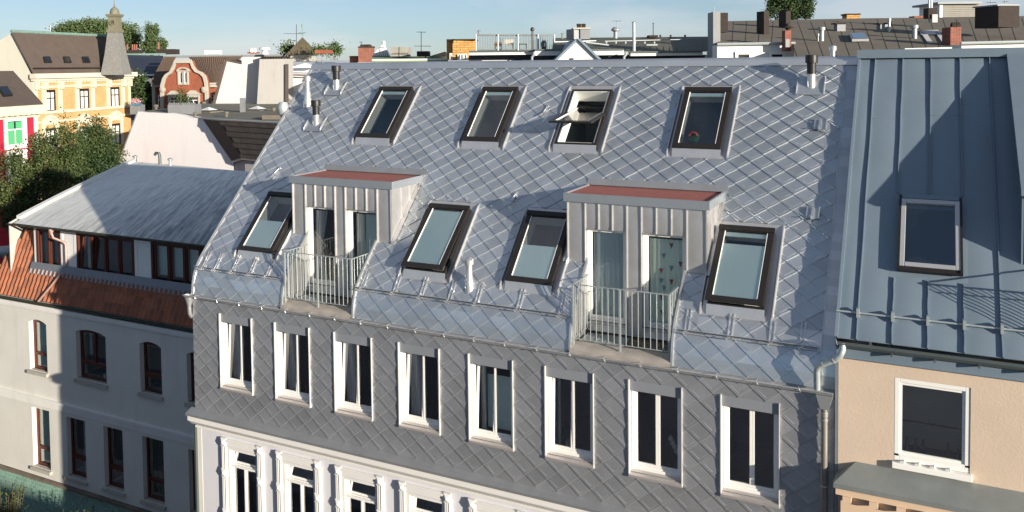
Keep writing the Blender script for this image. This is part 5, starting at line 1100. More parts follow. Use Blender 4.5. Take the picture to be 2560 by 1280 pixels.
# turret
tp = atD(291, 182, 76); tz = lambda v: atD(291, v, 76).z; b = B(); k = 76/FPX
def sq(b, x0, z0, h0, z1, h1, dx=0):
    q = lambda z, h, o: [Vector((tp.x+o, tp.y, z))+rt*sx*h+Vector((-rt.y, rt.x, 0))*sy*h for sx, sy in ((-1, -1), (1, -1), (1, 1), (-1, 1))]
    A = q(z0, h0, 0); C_ = q(z1, h1, dx)
    for i in range(4): b.poly([A[i], A[(i+1) % 4], C_[(i+1) % 4], C_[i]])
    b.poly(C_)
sq(b, 0, tz(187), 27*k, tz(135), 19*k); sq(b, 0, tz(135), 19*k, tz(80), 13*k)
tur = b.build('turret_skirt', mat('pale_slate_shingle', (0.20, 0.20, 0.19), 0.7, 0, 0.3, 6, isl=-0.1), yh)
b = B(); sq(b, 0, tz(81), 15*k, tz(74), 15*k); sq(b, 0, tz(74), 12*k, tz(42), 11.5*k); sq(b, 0, tz(43), 14*k, tz(39), 16*k); sq(b, 0, tz(39), 16*k, tz(36), 16*k)
b.lathe(Vector((tp.x, tp.y, tz(57)))-Vector((fw.x, fw.y, 0)).normalized()*12*k, [(7*k, 0), (7*k, 0.12), (5*k, 0.12), (5*k, 0)], 16, (-fw.x, -fw.y, 0)); b.build('turret_lantern', DOMEM, yh)
b = B(); b.lathe((tp.x, tp.y, tz(37)), [(11.5*k, 0), (11*k, 7*k), (8.5*k, 14*k), (4*k, 18*k), (1.2*k, 20*k), (2*k, 22*k), (1.0*k, 26*k), (0.4*k, 42*k)], 16); b.build('turret_dome', DOMEM, yh, smooth=True)

# red rendered house
RW_ = Wall(atD(84, 300, 60), YA)
rh = thing('crimson_house', 'crimson rendered house with white window surrounds and dark roof at the left edge', 'house', (RW_.p.x, RW_.p.y, 0))
zc = RW_.at(84, 285)[1]; b = B(); RW_.bx(b, -14, 0.25, 0, zc, -0.4, 0); b.build('rendered_wall', CRIM, rh)
b = B(); RW_.bx(b, -14, 0.6, zc, RW_.at(84, 262)[1], -0.1, 0.45); RW_.bx(b, -14, 0.35, zc-0.2, zc, 0, 0.2); b.build('cornice', CREAM, rh)
for i in range(20): b = B(); RW_.bx(b, 0.2-i*0.5, 0.42-i*0.5, zc+0.02, zc+0.22, 0.45, 0.6); b.build('cornice_block', CREAM, rh)
for (u0, v0, u1, v1, c_) in ((14, 300, 60, 362, GREENC), (20, 385, 62, 445, None)):
    w_, a0, a1, z0, z1 = RW_.win(rh, u0, v0, u1, v1, WHITEF, 'HV', fw_=0.12, curtain_m=c_); b = B(); ring(b, RW_.P, a0-0.2, a1+0.2, z0-0.2, z1+0.2, 0.19, 0, 0.12); b.build('white_surround', TRIMW, w_)
b = B(); RW_.bx(b, 0.0, 0.3, 0, zc, 0, 0.1); b.build('corner_strip', TRIMW, rh)
zr = RW_.at(86, 260)[1]; q0 = RW_.P(0.5, zr, 0.4); q1 = RW_.P(-14, zr, 0.4); t1_ = onP(33, 177, RW_.p-RW_.n*3.6, RW_.n); t0_ = t1_-RW_.e*14
b = B(); b.prism([q0, t1_, t0_, q1], Vector((0, 0, -0.2))); b.build('felt_roof', BRROOF, rh)
nrm = (q1-q0).cross(t1_-q0).normalized(); nrm = nrm if nrm.z > 0 else -nrm
q = [onP(u, v, q0, nrm) for u, v in ((8, 243), (31, 241), (16, 219), (-8, 221))]; b = B(); b.prism([x+nrm*0.02 for x in q], nrm*0.12); sw = b.build('skylight', BROWN, rh); c = sum(q, Vector((0, 0, 0)))/4; b = B(); b.poly([c+(x-c)*0.75+nrm*0.15 for x in q]); b.build('pane', DARKG, sw)

# pinkish gable house with mansard and flat roof, behind the plastered house
GY = 24.0; gpt = lambda u, v: onY(u, v, GY); A_g = gpt(345, 279); B_ = gpt(508, 296)
gh = thing('mansard_gable_house', 'house with tall blank pinkish gable, dark slate mansard and grey flat roof', 'house', (A_g.x, GY, 0))
zt = 15.40
b = B(); g_ = [gpt(*p) for p in ((299, 402), (345, 279), (362, 281), (418, 284), (422, 283), (508, 296), (516, 299), (560, 362), (583, 404), (583, 440), (299, 440))]; g_[-1].z = 0; g_[-2].z = 0
b.prism(g_, (0, 0.4, 0)); b.build('gable_wall', PINKW, gh)
Bq = gpt(583, 404); ze = Bq.z; gd = Vector((1, 0, 0)); back = Vector((0, 1, 0))
Tc = onZ(546, 299, zt); Td = onZ(780, 311, zt); dz_ = Vector((0, 0, ze-zt)); hd = (Td-Tc).normalized(); ho = Vector((hd.y, -hd.x, 0))
lo_c = onP(604, 398, Bq+ho*0.0, ho); lo_c = Vector((lo_c.x, lo_c.y, ze)); lo_c = atD(606, 397, 50.9); lo_d = lo_c+(Td-Tc)
Bt = Vector((B_.x, GY-0.1, zt)); Bl = Vector((Bq.x, GY-0.1, ze))
b = B(); b.poly([Bt, Tc, lo_c, Bl]); b.build('corner_slope', mat('brown_slate_strip', (0.12, 0.095, 0.075), 0.85, 0, 0.15, 3), gh)
b = B(); b.poly([Tc, Td, lo_d, lo_c]); ms = b.build('mansard_slope', DKROOF2, gh)
ncol, nrow = 15, 7; sA_, sB_ = Td-Tc, lo_c-Tc; nn_ = sA_.cross(sB_).normalized(); nn_ = nn_ if nn_.dot(fw) < 0 else -nn_
for r in range(nrow):
    for c in range(ncol):
        u0 = (c+(0.5 if r % 2 else 0))/ncol; v0 = r/nrow; p_ = Tc+sA_*u0+sB_*v0
        if u0+0.95/ncol > 1: continue
        b = B(); b.prism([p_+nn_*0.02, p_+sA_*(0.95/ncol)+nn_*0.02, p_+sA_*(0.95/ncol)+sB_*(0.97/nrow)+nn_*0.06, p_+sB_*(0.97/nrow)+nn_*0.06], nn_*-0.02); b.build('slate_panel', mat('charcoal_slate_panel', (0.085, 0.076, 0.068), 0.7, 0, 0.15, 2, isl=-0.12), ms)
Te = onZ(730, 258, zt+0.3); Tf = onZ(500, 259, zt+0.3)
b = B(); b.poly([A_g+Vector((0, 0.3, 0.0)), Bt, Tc, Td, Te, Tf]); b.build('flat_roof', mat('grey_green_felt', (0.16, 0.15, 0.12), 0.95, 0, 0.25, 0.8, 0.01, 8), gh)
b = B(); b.prism([Bl+back*.2, lo_c+back*.2, Vector((lo_c.x, lo_c.y+.2, 0)), Vector((Bq.x, GY+.1, 0))], back*0.3); b.prism([lo_c+back*0.2, lo_d+back*0.2, Vector((lo_d.x, lo_d.y+.2, 0)), Vector((lo_c.x, lo_c.y+.2, 0))], back*0.3); b.build('white_wall', WHW, gh)
b = B(); b.tube(gpt(510, 297), gpt(583, 403), 0.06, 6); b.tube(gpt(345, 279), gpt(299, 402), 0.06, 6); b.tube(Bt, Tc, 0.07, 6); b.tube(Tc, Td, 0.07, 6); b.tube(Bl, lo_c, 0.07, 6); b.tube(lo_c, lo_d, 0.07, 6); b.split('edge_capping', GALV, gh)
dOn = lambda u, v: (onZ(u, v, zt+0.05)-CAM).dot(fw)
for u0, v0, u1, v1, dep, m_, nm in ((420, 262, 487, 288, 1.2, GREYM, 'roof_box'), (600, 245, 611, 284, 0.3, GREYM, 'square_flue'), (655, 288, 702, 299, 1.0, DKROOF, 'roof_hatch')): cb(nm, u0, v0, u1, v1, dOn(u0, v1), dep, m_, gh)
b = B()
for i in range(12): cbox(b, 422+i*5.6, 257, 425.5+i*5.6, 262, dOn(420, 288)+0.1, 0.15)
b.split('ridge_tooth', GREYM, gh)
for (u, v, r_) in ((390, 268, 5), (510, 260, 5), (542, 257, 5), (572, 254, 6), (566, 285, 5), (684, 275, 5), (488, 285, 4)):
    p = onZ(u, v+5, zt+0.1); s_ = r_*(p-CAM).length/FPX; b = B(); b.lathe(p, [(s_*0.7, -0.1), (s_*0.7, s_*1.2), (s_*1.1, s_*1.2), (s_*1.1, s_*2.0), (0, s_*2.3)], 12); b.build('roof_vent', DKROOF, gh)
for (u, v) in ((518, 285), (640, 282)):
    p = onZ(u, v, zt); b = B(); b.obox(p+Vector((-0.7, -0.5, 0)), (1.5, 0, 0), (0, 1.2, 0), Vector((0, 0, 0.2))); ww = b.build('skylight_kerb', DKROOF, gh); b = B(); q = [p+Vector((x, y, 0.27)) for x, y in ((-0.4, -0.35), (0.5, -0.35), (0.5, 0.5), (-0.4, 0.5))]; tpc = p+Vector((0.05, 0.1, .48))
    for i in range(4): b.poly([q[i], q[(i+1) % 4], tpc])
    b.build('dome', WROOF, ww)
p = atD(709, 300, 24); b = B(); b.lathe(p, [(0.08, -1), (0.08, 0.10), (0.16, 0.20), (0.17, 0.36), (0.12, 0.50), (0.0, 0.51)], 14); tag(b.build('mushroom_vent', GALV, None, smooth=True, origin=p), 'galvanised mushroom-topped vent pipe beside the left verge of the shingle roof', 'vent')

# blank white walls behind it
wh = thing('blank_white_house', 'white rendered house with blank stepped walls behind the mansard gable', 'house', (atD(640, 260, 66).x, atD(640, 260, 66).y, 0))
face('blank_wall', [(530, 285, 67.5), (566, 151, 67.5), (604, 158, 67.5), (604, 143, 67.5), (660, 142, 67.5), (660, 285, 67.5)], WHW, wh, 3)
face('projecting_wall', [(649, 148, 66), (713, 147, 66), (713, 300, 66), (640, 300, 66)], mat('grey_white_render', (0.37, 0.36, 0.34), 0.92, 0, 0.06, 0.5, dirt=0.3), wh, 2.5)
b = B()
for i in range(9): cbox(b, 652+i*6.6, 141, 656+i*6.6, 148, 66.5, 0.8)
b.split('chimney_pot', DKBR, wh)
face('roof_edge', [(562, 151, 67.4), (566, 149, 67.4), (604, 156, 67.4), (604, 160, 67.4)], BRROOF, wh, 3); face('verge_board', [(530, 260, 67.3), (562, 151, 67.3), (566, 151, 67.3), (536, 262, 67.3)], BRROOF, wh, 0.3)
face('corner_board', [(713, 160, 65.8), (718, 160, 65.8), (718, 285, 65.8), (713, 285, 65.8)], BRROOF, wh, 0.4)
w2 = thing('low_white_annexe', 'white annexe with flat white roof left of the metal ridge', 'annexe', (atD(750, 260, 69).x, atD(750, 260, 69).y, 0))
face('white_wall', [(718, 185, 69), (800, 188, 69), (800, 320, 69), (718, 320, 69)], TRIMW, w2, 4)
face('flat_roof', [(714, 183, 68.5), (800, 186, 68.5), (800, 174, 76), (714, 172, 76)], WROOF, w2, 0.25, True); face('roof_edge', [(713, 184, 68.4), (800, 187, 68.4), (800, 191, 68.4), (713, 188, 68.4)], mat('brown_edge_board', (0.16, 0.12, 0.10), 0.7), w2, 0.1)
WA = Wall(atD(760, 220, 68.9), YAW); WA.win(w2, 759, 197, 790, 240, SEAMD, '', fw_=0.06)

# red brick gabled house
RG = Wall(atD(465, 220, 84), YAW-0.12)
rg = thing('red_gabled_house', 'red brick house with curved stone-edged gable and brown tiled roof', 'house', (RG.p.x, RG.p.y, 0))
out = [(405, 272), (405, 214), (410, 196), (416, 187), (427, 180), (434, 168), (439, 152), (479, 151), (484, 165), (492, 176), (505, 181), (514, 190), (518, 204), (520, 222), (521, 272)]
def outl(s_): c = (463, 215); return [RG.P(*RG.at(c[0]+(u-c[0])*s_, c[1]+(v-c[1])*s_ if v < 270 else v)) for u, v in out]
b = B(); b.prism(outl(0.99), -RG.n*0.5); b.build('brick_gable', RBR, rg)
A_, C_ = outl(1.03), outl(0.90); b = B()
for i in range(len(A_)-1): b.prism([A_[i]+RG.n*0.01, A_[i+1]+RG.n*0.01, C_[i+1]+RG.n*0.01, C_[i]+RG.n*0.01], RG.n*0.22)
b.build('stone_coping', STONE, rg)
for u in (410, 514):
    c = RG.P(*RG.at(u, 224), 0.2); b = B(); b.lathe(c, [(0.30, 0), (0.30, 0.1), (0.18, 0.1), (0.18, 0.18), (0.05, 0.2)], 12, RG.n); b.build('scroll', STONE, rg)
for (u0, v0, u1, v1, mu) in ((449, 180, 457, 208, ''), (461, 180, 469, 208, ''), (425, 242, 446, 266, 'HV'), (471, 241, 497, 266, 'HV')):
    w_, a0, a1, z0, z1 = RG.win(rg, u0, v0, u1, v1, TRIMW, mu, fw_=0.07); b = B(); ring(b, RG.P, a0-0.16, a1+0.16, z0-0.16, z1+0.16, 0.15, 0, 0.14)
    if mu: b.prism([RG.P(a0-0.3, z1+0.17, 0), RG.P(a1+0.3, z1+0.17, 0), RG.P((a0+a1)/2+0.2, z1+0.6, 0), RG.P((a0+a1)/2-0.2, z1+0.6, 0)], RG.n*0.25)
    b.build('stone_surround', STONE, w_)
b = B(); a0, z1 = RG.at(445, 176); a1, z0 = RG.at(473, 172)
for i in range(10): t0_, t1_ = math.pi*i/10, math.pi*(i+1)/10; ac = (a0+a1)/2; r_ = (a1-a0)/2+0.1; b.prism([RG.P(ac+q*math.cos(t_), z1-0.1+q*0.6*math.sin(t_)) for q, t_ in ((r_, t0_), (r_, t1_), (r_*.7, t1_), (r_*.7, t0_))], RG.n*0.2)
b.build('arch_moulding', STONE, rg)
def tileroof(name, q, n_, m_, parent):                         # corrugated tile courses running up the slope
    q = [atD(*p) for p in q]; b = B()
    def f(u, v): lo = q[0]+(q[1]-q[0])*u; hi = q[3]+(q[2]-q[3])*u; return lo+(hi-lo)*v+Vector((0, -0.05, 0.06))*abs(math.sin(u*n_*math.pi))
    b.grid(f, n_*4, 6); return b.build(name, m_, parent)
tileroof('tiled_roof', [(516, 212, 86), (548, 212, 86), (606, 141, 92), (472, 143, 92)], 24, TILEB, rg); tileroof('tiled_roof', [(374, 210, 86), (408, 212, 85), (440, 143, 92), (410, 143, 92)], 14, TILEB, rg)
face('wing_wall', [(381, 208, 86.5), (412, 212, 86.5), (412, 275, 86.5), (383, 275, 86.5)], RBR, rg, 1); face('wing_wall', [(515, 210, 86.5), (545, 214, 86.5), (545, 275, 86.5), (515, 275, 86.5)], RBR, rg, 1)
b = B(); cbox(b, 378, 207, 412, 218, 86, 0.6); cbox(b, 515, 207, 540, 218, 86, 0.6); cbox(b, 381, 218, 388, 275, 86.2, 0.4); b.split('stone_cornice', STONE, rg)
WC_ = Wall(atD(400, 250, 86.3), YAW); WC_.win(rg, 395, 238, 404, 270, TRIMW, 'H', fw_=0.08)
WD_ = Wall(atD(530, 250, 86.3), YAW); WD_.win(rg, 527, 236, 536, 258, TRIMW, 'H', fw_=0.08)
cb('ridge_strip', 408, 139, 730, 145, 93, 0.6, mat('grey_ridge_zinc', (0.25, 0.27, 0.28), 0.6, 0.3, 0.2, 2), rg); b = B()
cbox(b, 604, 142, 740, 150, 93.5, 1.0); b.build('rear_roof_strip', TILEB, rg)

# blue slate house between the yellow one and the red gable
bh = thing('blue_slate_house', 'house with smooth blue-black slate roof behind the ivy', 'house', (atD(360, 220, 95).x, atD(360, 220, 95).y, 0))
face('slate_roof', [(312, 188, 93), (392, 188, 93), (412, 139, 99), (312, 137, 99)], BLSL, bh, 0.3); face('rendered_wall', [(316, 186, 94), (404, 186, 94), (404, 300, 94), (316, 300, 94)], mat('dim_blue_render', (0.12, 0.15, 0.19), 0.9, 0, 0.1, 1), bh, 1)
cb('eaves_board', 312, 186, 395, 190, 92.8, 0.3, TRIMW, bh); cb('ridge_capping', 312, 134, 412, 138, 99, 0.3, COPG, bh)
for u0, v0, u1, v1 in ((345, 205, 362, 235), (372, 205, 388, 235)): WE = Wall(atD(u0, v0, 93.9), YAW); WE.win(bh, u0, v0, u1, v1, TRIMW, 'H', fw_=0.08)
ch = thing('chimney_row', 'row of dark chimney stacks with orange pots behind the turret', 'chimney', (atD(330, 135, 110).x, atD(330, 135, 110).y, 0)); 
cb('stack', 312, 125, 350, 136, 110, 1, DKBR, ch); b = B()
for u in (318, 331, 336, 341): pole(b, u, 126, u, 111, 110.4, 0.11)
b.build('clay_pots', mat('terracotta_pot', (0.22, 0.09, 0.06), 0.8), ch)
c2 = thing('dark_roof_block', 'dark blocky chimney stack in front of the poplars', 'chimney', (atD(410, 135, 108).x, atD(410, 135, 108).y, 0)); cb('stack', 391, 123, 434, 136, 108, 2, DKBR, c2); b = B(); pole(b, 396, 124, 396, 106, 108.5, 0.15); b.build('clay_pot', MATS['terracotta_pot'], c2)
bb = thing('balcony_with_flowers', 'small zinc balcony with a flower box right of the yellow house', 'balcony', (atD(338, 285, 78).x, atD(338, 285, 78).y, 0))
cb('balcony_front', 325, 263, 349, 286, 78, 1.2, GREYM, bb)
for i in range(9): cb('baluster', 326+i*2.6, 264, 326.9+i*2.6, 284, 77.9, 0.05, GALV, bb)

# pyramid roof with weather vane
py_ = thing('pyramid_roof_tower', 'low tower with brown pyramid roof and weather vane', 'tower', (atD(757, 150, 82).x, atD(757, 150, 82).y, 0))
k = 82/FPX; tp = atD(757, 137, 82+36*82/FPX); b = B(); q = lambda s_: [tp+rt*sx*s_*k+Vector((-rt.y, rt.x, 0))*sy*s_*k for sx, sy in ((-1, -1), (1, -1), (1, 1), (-1, 1))]
Q0 = q(36); ap = tp+Vector((0, 0, 45*k)); Q1 = [x+Vector((0, 0, 5*k)) for x in q(31)]
for i in range(4): b.poly([Q0[i], Q0[(i+1) % 4], Q1[(i+1) % 4], Q1[i]]); b.poly([Q1[i], Q1[(i+1) % 4], ap])
b.build('pyramid_roof', mat('mossy_brown_slate', (0.085, 0.07, 0.05), 0.85, 0, 0.25, 2, col2=(0.11, 0.09, 0.045)), py_)
b = B(); b.obox(tp-rt*25*k-Vector((-rt.y, rt.x, 0))*25*k-Vector((0, 0, 9)), rt*50*k, Vector((-rt.y, rt.x, 0))*50*k, Vector((0, 0, 9))); b.obox(tp-rt*34*k-Vector((-rt.y, rt.x, 0))*34*k-Vector((0, 0, 16*k)), rt*68*k, Vector((-rt.y, rt.x, 0))*68*k, Vector((0, 0, 4*k))); b.build('tower_base', STONE, py_)
b = B(); b.tube(ap-Vector((0, 0, .1)), ap+Vector((0, 0, 34*k)), 0.03, 6); b.tube(ap+Vector((0, 0, 25*k)), ap+Vector((0, 0, 34*k)), 0.07, 6); c = ap+Vector((0, 0, 11*k)); b.tube(c-rt*9*k, c+rt*9*k, 0.03, 6)
for s_ in (-1, 1): b.lathe(c+rt*s_*8*k-Vector((0, 0, .06)), [(0.02, 0), (0.07, 0.05), (0.02, 0.12)], 8)
b.build('weather_vane', COPG, py_)
def antenna(u, v0, v1, d, arms, label, m_=DKBR, r_=0.025):
    p = atD(u, v1, d); a = thing('antenna', label, 'antenna', tuple(p)); b = B(); pole(b, u, v1, u, v0, d, r_); b.build('mast', m_, a)
    for (v, ua, ub, n_) in arms:
        b = B(); pole(b, ua, v, ub, v+0.5, d, r_*0.7, 5)
        for i in range(n_): uu = ua+(ub-ua)*(i+0.5)/n_; c = atD(uu, v, d); b.tube(c-Vector((0, 0.25, 0))+Vector((0.1, 0, 0)), c+Vector((0, 0.25, 0))-Vector((0.1, 0, 0)), r_*0.5, 4)
        b.build('dipole_arm', m_, a)
antenna(741, 61, 116, 80, [(84, 709, 760, 7), (101, 715, 741, 5)], 'television antenna with two long arms left of the weather vane')
antenna(1053, 79, 141, 60, [(80, 1041, 1065, 5), (115, 1035, 1078, 6)], 'television antenna on a dark block left of the ochre brick box')
antenna(1543, 50, 95, 52, [(52, 1531, 1554, 5)], 'tall T-shaped antenna behind the round steel vent', GALV)
antenna(903, 104, 116, 74.5, [(105, 898, 906, 2)], 'small antenna on the brick chimney')
antenna(1633, 57, 92, 54, [(58, 1631, 1635, 1)], 'thin mast on a rubble pile on the dark ridge')
antenna(2478, -10, 42, 62, [(6, 2466, 2490, 5), (14, 2470, 2486, 4)], 'television antenna right of the grey board hut', GALVD)
antenna(2512, 0, 20, 62, [(4, 2506, 2520, 3)], 'thin antenna behind the wide black chimney block', GALVD)
antenna(126, 62, 82, 90, [(64, 124, 128, 1)], 'thin mast above the yellow house ridge', GALV)
antenna(1064, 140, 158, 62, [], 'short stub mast on the white flat roof', GREYM, 0.05)

# roofs right behind the metal ridge
bk = thing('white_flat_roofed_house', 'house with bright white flat roof showing just above the metal ridge', 'house', (atD(950, 155, 32).x, atD(950, 155, 32).y, 0))
face('white_roof', [(716, 172, 71), (1180, 168, 71), (1180, 150, 84), (716, 151, 84)], WROOF, bk, 0.3, True); cb('body', 720, 175, 1175, 500, 72, 10, WHW, bk)
c1_ = thing('brick_chimney', 'large red brick chimney with round cowls on the white flat roof', 'chimney', tuple(atD(915, 158, 74)))
cb('stack', 896, 119, 934, 157, 74, 1.2, CBR, c1_, 0.1); cb('coping', 895, 116, 935, 119.5, 73.9, 1.3, DKBR, c1_, 0.1); cb('base', 894, 156, 936, 161, 73.8, 1.4, WROOF, c1_, 0.1)
b = B()
for u, r_ in ((905, 5), (913, 5), (922, 8)): b.lathe(atD(u, 117, 74.4), [(r_*74/FPX, 0), (r_*74/FPX, 0.10), (r_*0.6*74/FPX, 0.20), (0, 0.22)], 12)
b.build('cowls', DKBR, c1_)
c2_ = thing('small_brick_chimney', 'small red brick chimney left of the large brick chimney', 'chimney', tuple(atD(883, 158, 75))); cb('stack', 874, 142, 894, 158, 75, 0.8, CBR, c2_); cb('cap', 873, 140, 895, 142.5, 74.9, 0.9, DKBR, c2_)
for nm, u, v0, v1, r_, d, lab in (('steel_flue', 1003, 137, 160, 4.5, 72.5, 'short shiny steel flue just above the metal ridge'), ('steel_flue', 2082, 113, 150, 6, 24, 'shiny steel flue with cap behind the metal ridge near the seamed roof')):
    p = atD(u, v1, d); s_ = r_*d/FPX; h = (v1-v0)*d/FPX; b = B(); b.lathe(p, [(s_, 0), (s_, h*0.62), (s_*1.6, h*0.64), (s_*1.6, h*0.9), (s_*0.9, h), (0, h)], 14); tag(b.build(nm, BRIGHT, None, smooth=True, origin=p), lab, 'flue')
for u, lab in ((807, 'tiny black-topped vent on the white flat roof, leftmost'), (977, 'tiny black-topped vent between brick chimney and steel flue'), (1109, 'tiny dark vent on the white flat roof below the ochre brick box')):
    p = atD(u, 160, 72.5); b = B(); b.lathe(p, [(0.05, 0), (0.05, 0.12), (0.07, 0.12), (0.07, 0.20), (0, 0.22)], 10); tag(b.build('roof_vent', GREYM, None, origin=p), lab, 'vent')
p = atD(758, 170, 70); b = B(); b.obox(p-rt*0.8, rt*1.6, Vector((-rt.y, rt.x, 0))*1.2, Vector((0, 0, 0.18))); b.prism([p-rt*.7+Vector((0, 0, .18)), p+rt*.7+Vector((0, 0, .18)), p+Vector((0, .3, .42))], Vector((-rt.y, rt.x, 0))*0.9); tag(b.build('roof_dome', WROOF, None, origin=p), 'white skylight dome on the annexe roof left of the metal ridge', 'skylight')
gr_ = thing('green_roofed_house', 'long house with pale green roof strip behind the brick chimney', 'house', tuple(atD(1020, 147, 60)))
face('green_roof', [(930, 149, 58), (1120, 149, 58), (1120, 141, 66), (930, 140, 66)], mat('pale_moss_roof', (0.20, 0.26, 0.14), 0.95, 0, 0.2, 1), gr_, 0.3, True); cb('fascia', 930, 148, 1120, 152, 58, 0.2, TRIMW, gr_)
cs = thing('glass_roof', 'small hipped glass roof with white bars left of the grey box', 'glass roof', tuple(atD(955, 140, 64))); k = 64/FPX; c = atD(960, 140, 64); b = B(); ap = c+Vector((0, 0, 31*k)); q = [c+rt*x*k+Vector((-rt.y, rt.x, 0))*y*k for x, y in ((-28, -5), (14, -12), (14, 20), (-28, 20))]
for i in range(4): b.poly([q[i], q[(i+1) % 4], ap])
b.build('glazing', mat('blue_roof_glass', (0.10, 0.16, 0.24), 0.15, 0, 0.1, 2), cs)
for i in range(9): b = B(); f0 = q[0]+(q[1]-q[0])*(i/8); b.tube(f0, ap, 0.05, 5); b.build('glazing_bar', TRIMW, cs)
b = B(); b.lathe(ap, [(0.1, -.1), (0.15, 0.1), (0, 0.25)], 8); b.build('finial', TRIMW, cs)
gb = cb('lift_housing', 976, 118, 1020, 141, 62, 2, mat('weathered_grey_board', (0.27, 0.26, 0.23), 0.9, 0, 0.15, 2), None); tag(gb, 'weathered grey box-shaped lift housing beside the glass roof', 'roof box')
for nm, u0, v0, u1, v1, d, m_, lab in (('roof_box', 1042, 128, 1071, 141, 61, DKBR, 'dark roof box under the red and white antenna'), ('brick_box', 787, 125, 823, 134, 70, RBR, 'low orange brick box right of the pyramid roof'), ('roof_box', 511, 126, 544, 136, 96, WROOF, 'low white roof box on the horizon left of the white vent'), ('brick_box', 618, 130, 640, 134, 100, RBR, 'tiny orange brick base with white pots on the horizon')):
    o = cb(nm, u0, v0, u1, v1, d, 1.5, m_, None); tag(o, lab, 'roof box')
p_ = face('sloping_roof', [(1072, 141, 62), (1115, 141, 62), (1112, 129, 64)], DKBR, None, 1.5); p_.name = 'lean_to_roof'; tag(p_, 'dark lean-to roof sloping up to the ochre brick box', 'roof')
for i, (u, lab) in enumerate(((629, 'left tiny white pot on the orange brick base'), (637, 'right tiny white pot on the orange brick base'))): p = atD(u, 131, 100); b = B(); b.lathe(p, [(0.2, 0), (0.22, 0.3), (0.12, 0.5), (0, 0.5)], 8); tag(b.build('chimney_pot', TRIMW, None, origin=p), lab, 'chimney pot')
p = atD(662, 136, 92); b = B(); b.lathe(p, [(0.45, 0), (0.3, 0.3), (0.28, 0.5), (0.6, 0.5), (0.5, 0.75), (0.2, 0.8)], 12); tag(b.build('roof_ventilator', WROOF, None, origin=p), 'white rotating ventilator on the ridge behind the white walls', 'ventilator')

# ochre brick box and roof terrace
ob = thing('ochre_brick_house', 'ochre brick rooftop storey with white door left of the roof terrace', 'house', tuple(atD(1150, 147, 56)))
cb('brick_block', 1132, 100, 1190, 150, 56, 3, OBR, ob, 0.15); cb('brick_block', 1117, 101, 1133, 150, 56.5, 2, OBR, ob, -0.5); cb('coping', 1116, 98, 1191, 101, 55.9, 3.2, DKBR, ob)
WF = Wall(atD(1150, 140, 55.9), YAW); WF.win(ob, 1144, 135, 1159, 150, TRIMW, 'V', fw_=0.06); WF.win(ob, 1160, 135, 1168, 150, TRIMW, '', fw_=0.06); WF.win(ob, 1124, 133, 1131, 150, TRIMW, '', fw_=0.06)
te = thing('roof_terrace', 'roof terrace with grey metal balustrade and garden furniture', 'terrace', tuple(atD(1290, 130, 50)))
cb('terrace_slab', 1188, 126, 1368, 132, 50, 4, DKBR, te); b = B()
def rline(b, v, r_, pts=((1189, 50), (1345, 50), (1386, 52)), dv=0):
    for (ua, da), (ub, db) in zip(pts, pts[1:]): b.tube(atD(ua, v, da), atD(ub, v+dv, db), r_, 6)
rline(b, 87, 0.035); rline(b, 89.5, 0.02); rline(b, 124, 0.025); b.build('handrail', GALVD, te); b = B()
for i in range(38): u = 1190+i*4.1; pole(b, u, 90, u, 124, 50 if u < 1345 else 50+(u-1345)/20, 0.016, 4)
for i in range(9): u = 1347+i*4.4; pole(b, u, 90, u, 124, 50+(u-1345)/20, 0.016, 4)
o = b.build('balustrade_bars', GALVD, te)
for u in (1190, 1245, 1295, 1345, 1386): b = B(); pole(b, u, 86, u, 127, 49.9 if u < 1386 else 52, 0.045, 6); b.build('post', GALVD, te)
for nm, u0, v0, u1, v1, lab, m_ in (('patio_chair', 1236, 104, 1256, 124, 'brown folding chair on the roof terrace', mat('teak_wood', (0.22, 0.12, 0.06), 0.7)), ('sun_lounger', 1262, 98, 1284, 122, 'beige upholstered seat on the roof terrace', mat('beige_cushion', (0.5, 0.45, 0.36), 0.9)), ('patio_table', 1296, 110, 1318, 124, 'brown patio table on the roof terrace', MATS['teak_wood']), ('covered_grill', 1352, 100, 1368, 125, 'dark covered grill at the right end of the roof terrace', BLSL)):
    p = atD((u0+u1)/2, v1, 51.5); t_ = thing(nm, lab, nm.split('_')[-1], tuple(p)); k = 51.5/FPX; wd = (u1-u0)*k; h = (v1-v0)*k
    b = B(); dy = Vector((-rt.y, rt.x, 0))
    if nm in ('patio_chair', 'sun_lounger'):
        b.obox(p-rt*wd/2+Vector((0, 0, h*0.4)), rt*wd, dy*0.5, Vector((0, 0, 0.06))); b.obox(p-rt*wd/2+Vector((0, 0, h*0.4))+dy*0.45, rt*wd, dy*0.06+Vector((0, 0, h*0.6)), dy*0.05); b.build('seat', m_, t_)
    elif nm == 'patio_table': b.obox(p-rt*wd/2+Vector((0, 0, h*0.92)), rt*wd, dy*0.6, Vector((0, 0, 0.05))); b.build('table_top', m_, t_)
    else: b.lathe(p+Vector((0, 0, h*0.05)), [(wd*0.4, 0), (wd*0.5, h*0.6), (wd*0.35, h*0.85), (wd*0.1, h*0.92)], 10); b.build('cover', m_, t_)
    if nm != 'covered_grill':
        for sx in (-0.42, 0.42):
            for y_ in (0.03, 0.47): b = B(); b.tube(p+rt*sx*wd+dy*y_, p+rt*sx*wd+dy*y_+Vector((0, 0, h*(0.9 if nm == 'patio_table' else 0.4))), 0.025, 5); b.build('leg', m_, t_)
p = atD(1331, 130, 48); b = B(); b.tube(p, atD(1331, 76, 48), 0.055, 10); b.lathe(atD(1331, 78, 48), [(0.06, 0), (0.12, 0.05), (0.12, 0.14), (0.05, 0.22), (0, 0.22)], 10); tag(b.build('black_flue', BLACKP, None, origin=p), 'tall thin black flue in front of the terrace balustrade', 'flue')
